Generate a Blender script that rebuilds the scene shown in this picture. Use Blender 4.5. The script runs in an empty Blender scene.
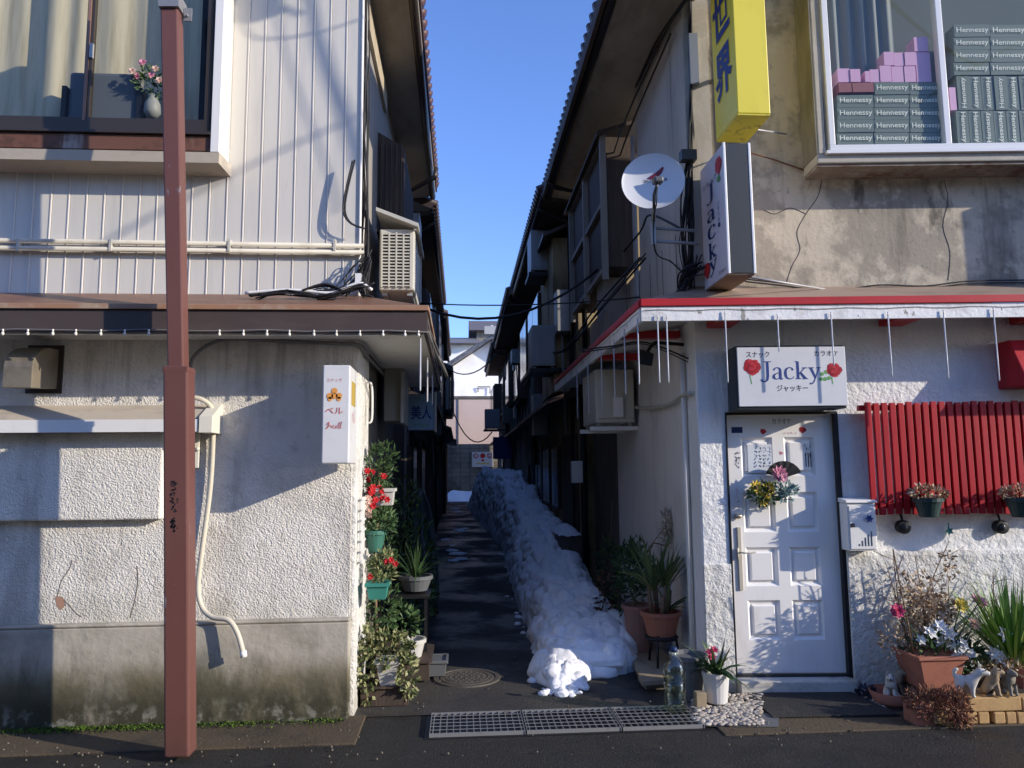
import bpy, bmesh, math, random
from mathutils import Vector, Matrix, noise
random.seed(7)
PI = math.pi
S = bpy.context.scene
COL = bpy.context.collection

# ------------------------------------------------------------------ camera model
F = 740.0; H = 1.60
YAW = math.atan(52/740.); PIT = math.atan(85.5/740.); ROLL = math.radians(0.55)
fw = Vector((math.sin(YAW)*math.cos(PIT), math.cos(YAW)*math.cos(PIT), math.sin(PIT)))
r0 = Vector((math.cos(YAW), -math.sin(YAW), 0)); u0 = r0.cross(fw)
c_, s_ = math.cos(ROLL), math.sin(ROLL)
rt = r0*c_ - u0*s_; up = r0*s_ + u0*c_
EYE = Vector((0, 0, H))
def ray(px, py): return fw*F + rt*(px-512) + up*(384-py)
def onY(px, py, Y): d = ray(px, py); return EYE + d*(Y/d.y)
def onX(px, py, X): d = ray(px, py); return EYE + d*(X/d.x)
def onZ(px, py, Z=0.0): d = ray(px, py); return EYE + d*((Z-H)/d.z)
cam = bpy.data.objects.new('camera', bpy.data.cameras.new('camera'))
COL.objects.link(cam); S.camera = cam
m3 = Matrix((rt, up, -fw)).transposed()
cam.matrix_world = Matrix.Translation(EYE) @ m3.to_4x4()
cam.data.sensor_width = 36; cam.data.lens = F/1024*36
cam.data.clip_start = .05; cam.data.clip_end = 3000

# ------------------------------------------------------------------ frames on the facades
class Frame:
    def __init__(s, o, u, v, w):
        s.o, s.u, s.v, s.w = Vector(o), Vector(u).normalized(), Vector(v).normalized(), Vector(w).normalized()
        s.m = Matrix.Translation(s.o) @ Matrix((s.u, s.v, s.w)).transposed().to_4x4()
    def at(s, px, py, w=0.0):
        d = ray(px, py); o = s.o + s.w*w
        t = (o-EYE).dot(s.w)/d.dot(s.w); p = EYE + d*t - s.o
        return p.dot(s.u), p.dot(s.v)
    def pt(s, u, v, w=0.0): return s.o + s.u*u + s.v*v + s.w*w
    def px(s, px, py, w=0.0): return s.pt(*s.at(px, py, w), w)
    def rect(s, x0, x1, y0, y1, w=0.0):       # pixel rectangle on this plane -> u0,u1,v0,v1
        a = [s.at(x, y, w) for x, y in ((x0, y0), (x1, y0), (x0, y1), (x1, y1))]
        return ((a[0][0]+a[2][0])/2, (a[1][0]+a[3][0])/2, (a[2][1]+a[3][1])/2, (a[0][1]+a[1][1])/2)
YL = 5.10; XL = -0.735; XR = 1.77; YR = 5.42
FL = Frame((0, YL, 0), (1, 0, 0), (0, 0, 1), (0, -1, 0))
ar = math.radians(4.5)
FR = Frame((XR, YR, 0), (math.cos(ar), -math.sin(ar), 0), (0, 0, 1), (-math.sin(ar), -math.cos(ar), 0))
FSL = Frame((XL, 0, 0), (0, 1, 0), (0, 0, 1), (1, 0, 0))
FSR = Frame((XR, 0, 0), (0, -1, 0), (0, 0, 1), (-1, 0, 0))
def FY(Y): return Frame((0, Y, 0), (1, 0, 0), (0, 0, 1), (0, -1, 0))

# ------------------------------------------------------------------ materials
MATS = {}
def mat(name, base, rough=.8, metal=0, layers=(), bump=None, rvar=None, spec=.4, alpha=None, trans=0, emit=None, isl=None, sss=0, bump2=None):
    """layers: (colour, noise scale, (sx,sy,sz), lo, hi, strength[, axis, a0, a1])"""
    if name in MATS: return MATS[name]
    m = bpy.data.materials.new(name); m.use_nodes = True; nt = m.node_tree; N = nt.nodes; L = nt.links
    b = N['Principled BSDF']; b.inputs['Roughness'].default_value = rough; b.inputs['Metallic'].default_value = metal
    b.inputs['Specular IOR Level'].default_value = spec
    geo = N.new('ShaderNodeNewGeometry'); pos = geo.outputs['Position']
    sep = N.new('ShaderNodeSeparateXYZ'); L.new(pos, sep.inputs[0])
    def nz(scale, st, detail=4, rgh=.6, off=0):
        mp = N.new('ShaderNodeMapping'); mp.inputs['Scale'].default_value = st; mp.inputs['Location'].default_value = (off, off*.7, off*1.3)
        L.new(pos, mp.inputs[0]); n = N.new('ShaderNodeTexNoise'); n.inputs['Scale'].default_value = scale
        n.inputs['Detail'].default_value = detail; n.inputs['Roughness'].default_value = rgh; L.new(mp.outputs[0], n.inputs['Vector']); return n.outputs['Fac']
    def mr(sock, a, b_, smooth=True):
        n = N.new('ShaderNodeMapRange'); n.interpolation_type = 'SMOOTHSTEP' if smooth else 'LINEAR'
        n.inputs['From Min'].default_value = a; n.inputs['From Max'].default_value = b_; L.new(sock, n.inputs['Value']); return n.outputs['Result']
    def mul(a, b_):
        n = N.new('ShaderNodeMath'); n.operation = 'MULTIPLY'; L.new(a, n.inputs[0])
        if isinstance(b_, (int, float)): n.inputs[1].default_value = b_
        else: L.new(b_, n.inputs[1])
        return n.outputs[0]
    rgb = N.new('ShaderNodeRGB'); rgb.outputs[0].default_value = (*base, 1); col = rgb.outputs[0]
    if isl:
        rp = N.new('ShaderNodeValToRGB'); L.new(geo.outputs['Random Per Island'], rp.inputs[0]); els = rp.color_ramp.elements
        for i, cc in enumerate(isl):
            e = els[i] if i < 2 else els.new(.5)
            e.color = (*cc, 1)
        for i, e in enumerate(list(els)): e.position = i/(len(isl)-1)
        cols = list(isl)
        for i, e in enumerate(els): e.color = (*cols[i], 1)
        col = rp.outputs[0]
    for i, l in enumerate(layers):
        c, sc, st, lo, hi, k = l[:6]
        f = mr(nz(sc, st, 5, .65, i*3.7+1), lo, hi)
        if len(l) > 6: f = mul(f, mr(sep.outputs[l[6]], l[7], l[8]))
        f = mul(f, float(k))
        mx = N.new('ShaderNodeMix'); mx.data_type = 'RGBA'; L.new(f, mx.inputs['Factor']); L.new(col, mx.inputs['A']); mx.inputs['B'].default_value = (*c, 1)
        col = mx.outputs['Result']
    L.new(col, b.inputs['Base Color'])
    if rvar:
        f = mr(nz(rvar[0], (1, 1, 1), 4, .6, 9), rvar[1], rvar[2]); mm = N.new('ShaderNodeMapRange'); L.new(f, mm.inputs['Value'])
        mm.inputs['To Min'].default_value = rvar[3]; mm.inputs['To Max'].default_value = rvar[4]; L.new(mm.outputs[0], b.inputs['Roughness'])
    prev = None
    for bb in (bump, bump2):
        if not bb: continue
        kind, sc, st, strength, dist = bb
        if kind == 'n': h = nz(sc, st, 6, .6)
        else:
            mp = N.new('ShaderNodeMapping'); mp.inputs['Scale'].default_value = st; L.new(pos, mp.inputs[0])
            v = N.new('ShaderNodeTexVoronoi'); v.feature = 'SMOOTH_F1' if kind == 'v' else 'F1'; v.inputs['Scale'].default_value = sc; L.new(mp.outputs[0], v.inputs['Vector'])
            h = mul(v.outputs['Distance'], -1.0)
        bn = N.new('ShaderNodeBump'); bn.inputs['Strength'].default_value = strength; bn.inputs['Distance'].default_value = dist; L.new(h, bn.inputs['Height'])
        if prev: L.new(prev, bn.inputs['Normal'])
        prev = bn.outputs[0]
    if prev: L.new(prev, b.inputs['Normal'])
    if emit: b.inputs['Emission Color'].default_value = (*emit[0], 1); b.inputs['Emission Strength'].default_value = emit[1]
    if trans: b.inputs['Transmission Weight'].default_value = trans; b.inputs['IOR'].default_value = 1.2
    if sss: b.inputs['Subsurface Weight'].default_value = sss; b.inputs['Subsurface Radius'].default_value = (.03, .04, .05); b.inputs['Subsurface Scale'].default_value = 1
    MATS[name] = m
    return m
def glass_mat(name, tint, gloss, rough=.02, ior=1.5):
    if name in MATS: return MATS[name]
    m = bpy.data.materials.new(name); m.use_nodes = True; nt = m.node_tree; N = nt.nodes; L = nt.links
    N.remove(N['Principled BSDF']); out = N['Material Output']
    t = N.new('ShaderNodeBsdfTransparent'); t.inputs[0].default_value = (*tint, 1)
    g = N.new('ShaderNodeBsdfGlossy'); g.inputs['Roughness'].default_value = rough
    lw = N.new('ShaderNodeLayerWeight'); pw = N.new('ShaderNodeMath'); pw.operation = 'POWER'; pw.inputs[1].default_value = 5; L.new(lw.outputs['Facing'], pw.inputs[0])
    ad = N.new('ShaderNodeMath'); ad.operation = 'MULTIPLY_ADD'; ad.inputs[1].default_value = .6; ad.inputs[2].default_value = gloss+(ior-1)*.09; L.new(pw.outputs[0], ad.inputs[0])
    mx = N.new('ShaderNodeMixShader'); L.new(ad.outputs[0], mx.inputs[0]); L.new(t.outputs[0], mx.inputs[1]); L.new(g.outputs[0], mx.inputs[2]); L.new(mx.outputs[0], out.inputs[0])
    MATS[name] = m; return m
one = (1, 1, 1); vs = (1, 1, .12)

stucco = mat('rough_stucco', (.78, .735, .66), .92, bump=('v', 100, one, .75, .008), bump2=('n', 34, one, .5, .014), layers=(
    ((.50, .46, .40), 2.4, one, .46, .66, .5), ((.30, .27, .23), 2.0, (1.3, 1.3, .22), .54, .68, .45), ((.42, .38, .32), 11, one, .56, .66, .35), ((.30, .27, .23), 3.2, (3, 3, .16), .48, .66, .55, 2, 1.75, 2.5),
    ((.40, .24, .16), 7, one, .70, .74, .8, 2, 1.25, .8), ((.30, .29, .22), 5, (1, 1, .5), .3, .7, .55, 2, .9, .66)))
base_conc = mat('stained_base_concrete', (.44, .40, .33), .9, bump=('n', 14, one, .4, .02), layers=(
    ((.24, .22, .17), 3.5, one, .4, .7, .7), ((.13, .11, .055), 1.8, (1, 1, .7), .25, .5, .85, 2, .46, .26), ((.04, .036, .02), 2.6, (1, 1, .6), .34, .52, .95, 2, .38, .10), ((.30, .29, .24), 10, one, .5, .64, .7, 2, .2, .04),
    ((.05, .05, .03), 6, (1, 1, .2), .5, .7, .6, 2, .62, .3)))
siding_m = mat('grey_metal_siding', (.66, .62, .55), .5, layers=(((.48, .46, .42), 2, (3, 3, .3), .45, .75, .5), ((.45, .38, .3), 12, (2, 2, .4), .66, .8, .25)), bump=('n', 60, (1, 1, .05), .05, .002))
siding_rib = mat('pale_siding_rib', (.74, .69, .62), .5)
white_trim = mat('white_trim', (.82, .80, .76), .5, layers=(((.5, .48, .44), 6, (1, 1, .3), .5, .8, .4),))
cream_trim = mat('cream_bay_board', (.78, .74, .62), .6, layers=(((.6, .56, .45), 6, (1, 1, .2), .5, .8, .4),))
rust_brown = mat('brown_awning_metal', (.20, .105, .065), .45, layers=(((.30, .17, .10), 4, one, .45, .7, .7), ((.08, .05, .04), 9, (.4, 1, 1), .6, .8, .7)))
dark_brown = mat('dark_brown_fascia', (.075, .055, .048), .42, layers=(((.12, .09, .075), 3, (.5, 1, 2), .45, .75, .6),))
copper = mat('faded_copper_edge', (.36, .20, .12), .45, layers=(((.45, .36, .26), 4, (.6, 1, 1), .45, .6, .8),))
soffit_w = mat('white_soffit_board', (.68, .66, .62), .8, layers=(((.35, .32, .28), 4, one, .5, .8, .6),))
soffit_c = mat('stained_eave_concrete', (.42, .37, .30), .9, layers=(((.22, .18, .14), 2.5, (1, .4, 1), .4, .7, .8), ((.32, .27, .2), 8, one, .6, .75, .6)), bump=('n', 18, one, .3, .01))
bronze = mat('dark_bronze_sash', (.07, .055, .045), .35, metal=.4)
rustplate = mat('rusty_sill_plate', (.16, .07, .045), .7, layers=(((.4, .33, .28), 5, (1, 1, .1), .56, .64, .8), ((.07, .035, .02), 9, one, .5, .7, .8)))
sill_conc = mat('weathered_sill', (.50, .43, .34), .85, layers=(((.34, .30, .25), 5, (.5, 1, 1), .5, .7, .8), ((.26, .14, .08), 6, one, .66, .76, .7)), bump=('n', 25, one, .2, .01))
curtain_m = mat('beige_curtain', (.70, .63, .47), .9, layers=(((.40, .34, .22), 4, (4, 4, .3), .4, .7, .6),))
room_dark = mat('dark_room', (.06, .055, .05), .9)
glass = glass_mat('window_glass', (.86, .86, .82), .0, .02, 1.25)
glass_r = glass_mat('right_window_glass', (.92, .95, .93), .015, .02, 1.2)
dusty = mat('dusty_smoke_glass', (.035, .04, .045), .12)
red_pole = mat('red_oxide_paint', (.150, .062, .050), .5, layers=(((.165, .072, .06), 3, (1, 1, .3), .45, .7, .6), ((.25, .25, .28), 9, (1, 1, .35), .66, .72, .7), ((.11, .035, .03), 14, one, .68, .73, .9), ((.10, .05, .04), 4, one, .3, .7, .7, 2, .35, .0)), bump=('n', 60, one, .15, .003))
white_rough = mat('white_painted_render', (.88, .865, .83), .85, bump=('n', 22, one, .9, .018), bump2=('v', 55, one, .35, .006), layers=(((.55, .52, .47), 2.4, (1, 1, .5), .48, .75, .5), ((.42, .38, .30), 6, (1, 1, .3), .45, .75, .6, 2, .5, .02), ((.52, .50, .46), 9, (1, 1, .1), .58, .75, .35)))
white_rough_low = mat('white_render_lower', (.80, .78, .73), .88, bump=('n', 15, one, 1.0, .04), bump2=('n', 48, one, .7, .012), layers=(((.50, .46, .38), 3.4, (1, 1, .6), .42, .7, .55), ((.30, .26, .18), 6, (1, 1, .4), .35, .7, .75, 2, .35, .0)))
side_paint = mat('grey_white_side_paint', (.82, .80, .77), .8, bump=('n', 12, one, .2, .01), layers=(((.52, .49, .44), 2, (1, 1, .4), .45, .72, .6), ((.22, .2, .17), 5, (1, 1, .12), .58, .75, .5), ((.4, .38, .33), 6, one, .3, .7, .5, 2, .3, 0)))
upper_conc = mat('stained_upper_render', (.56, .485, .37), .9, bump=('n', 30, one, .35, .012), bump2=('n', 5, one, .2, .03), layers=(
    ((.31, .27, .21), 1.9, one, .42, .54, .85), ((.17, .15, .12), 2.6, (1.4, 1.4, .16), .47, .68, .8), ((.62, .55, .42), 4, one, .55, .66, .7), ((.10, .09, .07), 2.9, (1.3, 1.3, .5), .56, .68, .85), ((.20, .19, .17), 22, (1, 1, .7), .62, .68, .6), ((.28, .15, .09), 4, (2, 2, .12), .66, .74, .5)))
side_mortar = mat('grey_side_mortar', (.52, .485, .43), .92, bump=('n', 14, one, .3, .012), layers=(((.27, .25, .22), 1.6, (1, 1, .3), .42, .68, .7), ((.16, .15, .13), 5, (2, 2, .10), .58, .7, .6), ((.50, .47, .42), 3, one, .56, .7, .5)))
bay_conc = mat('pale_bay_render', (.46, .42, .35), .88, bump=('n', 35, one, .3, .008), layers=(((.34, .30, .22), 3, (1, 1, .3), .46, .7, .7), ((.60, .54, .46), 8, one, .5, .7, .5)))
bay_under = mat('rusty_bay_underside', (.27, .22, .17), .9, layers=(((.18, .08, .05), 5, one, .5, .62, .8), ((.42, .37, .3), 6, one, .5, .68, .7)))
alum = mat('white_aluminium', (.76, .76, .76), .35)
red_paint = mat('red_edge_paint', (.50, .022, .028), .45, layers=(((.28, .02, .02), 8, (.4, 1, 1), .5, .75, .6), ((.10, .06, .03), 14, one, .70, .76, .7)))
red_wood = mat('red_painted_slat', (.46, .010, .018), .5, layers=(((.28, .008, .012), 6, (6, 6, .5), .45, .7, .7), ((.50, .28, .25), 14, (1, 1, .35), .69, .73, .6), ((.12, .008, .01), 3, (1, 1, .5), .55, .75, .5), ((.46, .03, .035), 9, (1, 1, .2), .6, .75, .5)), bump=('n', 40, (1, 1, .1), .2, .004))
white_peel = mat('peeling_white_fascia', (.90, .88, .84), .7, bump=('n', 30, one, .5, .01), layers=(((.20, .18, .15), 14, (1, 1, .6), .62, .67, .8), ((.5, .48, .44), 4, one, .5, .7, .6)))
awn_top = mat('brown_awning_top', (.33, .245, .18), .6, layers=(((.2, .14, .10), 5, (.4, 1, 1), .45, .7, .6),))
door_m = mat('white_door_paint', (.90, .87, .83), .45, layers=(((.62, .58, .53), 5, (1, 1, .4), .5, .8, .4), ((.55, .5, .44), 9, (1, 1, .2), .45, .8, .5, 2, .4, .1)), bump=('n', 90, (1, 1, .08), .08, .003))
black_m = mat('black_trim', (.012, .012, .014), .5)
dark_grey = mat('dark_grey_panel', (.035, .04, .043), .45)
sign_w = mat('white_acrylic', (.74, .735, .73), .35, layers=(((.50, .46, .40), 7, (2, 2, .25), .60, .78, .35), ((.62, .62, .64), 2, (1, 1, 2), .4, .7, .5),))
sign_face = mat('pale_sign_face', (.66, .60, .62), .4)
sign_y = mat('yellow_acrylic', (.72, .60, .06), .4, emit=((.78, .66, .06), .05), layers=(((.60, .48, .03), 3, (1, 1, .4), .45, .7, .7), ((.30, .24, .05), 7, (2, 2, .2), .62, .76, .5)))  # weak emission stands in for sunlight glowing through the acrylic
sign_yd = mat('yellow_sign_bottom', (.55, .46, .04), .4, emit=((.6, .5, .04), .08), layers=(((.15, .12, .03), 9, one, .52, .66, .9),))  # emission here too replaces light passing through the sign
ink_blue = mat('blue_ink', (.025, .055, .22), .5)
ink_dblue = mat('deep_blue_ink', (.01, .03, .11), .5)
ink_black = mat('black_ink', (.02, .02, .025), .5)
ink_red = mat('red_ink', (.55, .03, .03), .5)
ink_pink = mat('pink_ink', (.65, .25, .27), .5)
ink_red2 = mat('faded_red_ink', (.62, .13, .11), .5)
ink_orange = mat('orange_ink', (.80, .34, .08), .5)
ink_green = mat('green_ink', (.14, .38, .10), .5)
rose_m = mat('rose_print', (.48, .012, .025), .5, isl=((.50, .014, .025), (.30, .008, .016), (.62, .04, .06)))
leaf_print = mat('leaf_print', (.10, .28, .07), .5)
brass = mat('worn_brass', (.55, .46, .34), .35, metal=.7)
steel = mat('galvanised_steel', (.27, .27, .27), .5, metal=.3, layers=(((.18, .14, .11), 12, one, .55, .72, .6),))
steel_paint = mat('grey_steel_bracket', (.42, .42, .42), .5, metal=.3)
cable_m = mat('black_cable', (.018, .017, .018), .6)
cable_g = mat('grey_cable', (.18, .175, .17), .6)
pipe_m = mat('beige_pipe', (.52, .49, .42), .5, layers=(((.35, .31, .25), 6, one, .5, .75, .5),))
ac_m = mat('ivory_ac_casing', (.58, .56, .48), .45, layers=(((.42, .39, .32), 5, (1, 1, .4), .5, .75, .5),))
ac_grey = mat('grey_ac_casing', (.30, .31, .31), .5, layers=(((.18, .18, .17), 5, (1, 1, .4), .45, .75, .7),))
dish_m = mat('dish_grey_white', (.62, .62, .63), .4)
old_wood = mat('old_dark_wood', (.065, .046, .035), .8, layers=(((.13, .09, .065), 6, (4, 4, .3), .5, .7, .7),), bump=('n', 30, (3, 3, .1), .4, .008))
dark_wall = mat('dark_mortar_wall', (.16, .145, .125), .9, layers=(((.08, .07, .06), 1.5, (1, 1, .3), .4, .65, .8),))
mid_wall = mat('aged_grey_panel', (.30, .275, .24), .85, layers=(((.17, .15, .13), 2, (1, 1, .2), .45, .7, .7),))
ochre_wall = mat('ochre_panel_wall', (.36, .28, .15), .85, layers=(((.10, .075, .045), 1.8, (1, 1, .4), .45, .66, .85), ((.36, .29, .16), 4, (2, 2, .2), .55, .7, .5)))
rooftile = mat('dark_roof_tile', (.06, .045, .045), .5, layers=(((.11, .06, .05), 5, one, .5, .7, .6),))
rooftile_r = mat('red_brown_roof_tile', (.11, .05, .042), .5, layers=(((.05, .03, .03), 5, one, .5, .7, .6),))
asphalt = mat('wet_asphalt', (.034, .032, .029), .7, rvar=(1.6, .38, .62, .38, .85), bump=('n', 130, one, .9, .012), bump2=('v', 90, one, .5, .008), spec=.25, layers=(((.05, .045, .038), 2.2, one, .5, .72, .6), ((.02, .02, .02), 1.3, one, .5, .65, .7), ((.12, .105, .085), 60, one, .60, .66, .55)))
alley_m = mat('alley_asphalt', (.060, .054, .046), .8, rvar=(1.1, .40, .6, .35, .9), bump=('n', 110, one, .9, .012), bump2=('v', 80, one, .5, .008), layers=(((.07, .066, .058), 2.0, one, .5, .7, .6), ((.018, .018, .018), 1.5, one, .5, .65, .7), ((.13, .12, .10), 55, one, .61, .66, .6)))
apron_m = mat('brown_kerb_concrete', (.095, .07, .042), .85, bump=('n', 60, one, .7, .01), layers=(((.045, .038, .028), 2.5, one, .45, .7, .8), ((.13, .11, .08), 20, one, .6, .7, .6)))
moss_m = mat('green_moss', (.10, .20, .015), .95, isl=((.02, .035, .006), (.05, .09, .01), (.10, .17, .018)))
snow_m = mat('old_snow', (.92, .92, .93), .75, sss=.15, bump=('n', 28, one, .35, .02), layers=(((.58, .62, .68), 6, one, .52, .72, .3), ((.25, .23, .2), 38, one, .66, .73, .6), ((.55, .53, .50), 2.1, one, .52, .70, .35)))
terra = mat('terracotta', (.36, .135, .085), .8, layers=(((.24, .09, .06), 5, one, .45, .7, .7), ((.45, .28, .2), 9, one, .6, .75, .5)), bump=('n', 40, one, .2, .004))
terra_pink = mat('pale_terracotta_plastic', (.36, .19, .15), .7, layers=(((.24, .13, .10), 4, (1, 1, .3), .45, .7, .6),))
soil = mat('potting_soil', (.045, .03, .02), 1.0, bump=('n', 70, one, .8, .02))
green_pot = mat('green_plastic_pot', (.045, .16, .12), .5)
teal_pot = mat('teal_plastic_pot', (.05, .25, .20), .5)
dk_pot = mat('dark_green_pot', (.02, .045, .042), .5)
grey_pot = mat('grey_plastic_pot', (.13, .135, .14), .6)
white_pot = mat('white_ceramic_pot', (.62, .61, .60), .45)
planter_w = mat('white_plastic_planter', (.55, .53, .49), .6)
brick_m = mat('tan_edging_brick', (.47, .30, .13), .85, bump=('n', 40, one, .5, .006), layers=(((.33, .19, .09), 7, one, .45, .7, .6), ((.55, .40, .22), 15, one, .6, .72, .5)))
pebble_m = mat('white_pebbles', (.55, .5, .45), .8, isl=((.30, .26, .22), (.50, .46, .4), (.38, .31, .25)))
mat_rub = mat('black_rubber_mat', (.028, .027, .026), .8, bump=('v', 120, one, .6, .006), layers=(((.06, .055, .05), 8, one, .5, .7, .6),))
board_m = mat('weathered_board', (.34, .27, .18), .8, layers=(((.2, .15, .1), 5, (3, 1, 1), .45, .7, .7),), bump=('n', 20, (6, 1, 1), .3, .005))
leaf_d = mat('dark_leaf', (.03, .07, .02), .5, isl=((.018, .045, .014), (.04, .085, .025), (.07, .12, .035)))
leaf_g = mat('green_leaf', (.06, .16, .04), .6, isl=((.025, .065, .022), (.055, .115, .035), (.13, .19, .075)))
leaf_yuc = mat('yucca_leaf', (.06, .10, .03), .45, isl=((.05, .09, .03), (.11, .16, .05), (.20, .23, .10)))
leaf_ivy = mat('variegated_ivy', (.15, .2, .07), .7, isl=((.05, .08, .02), (.16, .18, .065), (.34, .32, .16)))
grass_b = mat('tall_green_blade', (.08, .2, .03), .5, isl=((.04, .12, .015), (.14, .28, .04), (.34, .44, .12)))
dry_m = mat('dry_leaf', (.33, .22, .12), .9, isl=((.24, .14, .08), (.50, .37, .23), (.68, .56, .42)))
dry_red = mat('dried_red_succulent', (.20, .07, .04), .9, isl=((.13, .045, .03), (.28, .12, .07), (.36, .22, .12)))
twig_m = mat('dry_twig', (.20, .13, .08), .9)
fl_red = mat('red_petal', (.55, .01, .015), .6, isl=((.40, .006, .01), (.65, .02, .03)))
fl_pink = mat('pink_petal', (.72, .28, .36), .6, isl=((.60, .18, .28), (.80, .42, .5)))
fl_dpink = mat('deep_pink_petal', (.55, .03, .10), .6, isl=((.45, .02, .07), (.68, .08, .2)))
fl_white = mat('white_petal', (.78, .77, .72), .6, isl=((.66, .64, .58), (.82, .81, .78)))
fl_yel = mat('yellow_petal', (.75, .55, .06), .6, isl=((.62, .42, .04), (.82, .66, .12)))
fl_salmon = mat('pale_pink_petal', (.75, .52, .42), .6, isl=((.66, .40, .32), (.82, .62, .5)))
succ_m = mat('blue_grey_succulent', (.17, .28, .27), .6, isl=((.08, .16, .17), (.22, .34, .33), (.36, .44, .42)))
fig_w = mat('white_figurine', (.62, .58, .52), .7, layers=(((.33, .3, .26), 30, one, .5, .7, .6),))
fig_t = mat('tan_figurine', (.36, .27, .17), .7, layers=(((.2, .14, .08), 30, one, .5, .66, .7),))
fig_g = mat('grey_figurine', (.24, .22, .17), .7, layers=(((.12, .11, .08), 30, one, .5, .66, .7),))
bottle_m = glass_mat('clear_bottle', (.90, .95, .92), .05, .05)
water_m = mat('bottle_water', (.30, .33, .27), .1)
hen_m = mat('dark_green_carton', (.15, .18, .155), .6)
hen_ink = mat('pale_gold_ink', (.80, .78, .66), .5)
pink_box = mat('pink_carton', (.70, .38, .56), .6, isl=((.62, .32, .50), (.78, .46, .64)))
red_box = mat('dull_red_carton', (.30, .10, .10), .6)
far_white = mat('far_white_wall', (.92, .91, .88), .8, layers=(((.66, .64, .6), .6, one, .45, .7, .5),))
far_pink = mat('far_pinkish_wall', (.62, .48, .42), .85, layers=(((.46, .35, .30), .8, (1, 1, .3), .45, .7, .6),))
far_block = mat('far_block_wall', (.25, .22, .175), .9, layers=(((.09, .08, .06), 1.2, one, .42, .65, .8), ((.22, .2, .16), 2.5, one, .55, .7, .5)))
tube_m = mat('frosted_light_tube', (.52, .53, .56), .3)
bulb_m = mat('frosted_bulb', (.8, .76, .66), .3)
blue_sign = mat('pale_blue_sign', (.28, .42, .55), .4)
tarp_m = mat('dark_vinyl_cover', (.035, .045, .05), .3)
plywood = mat('rust_iron', (.20, .09, .05), .8)

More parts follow.
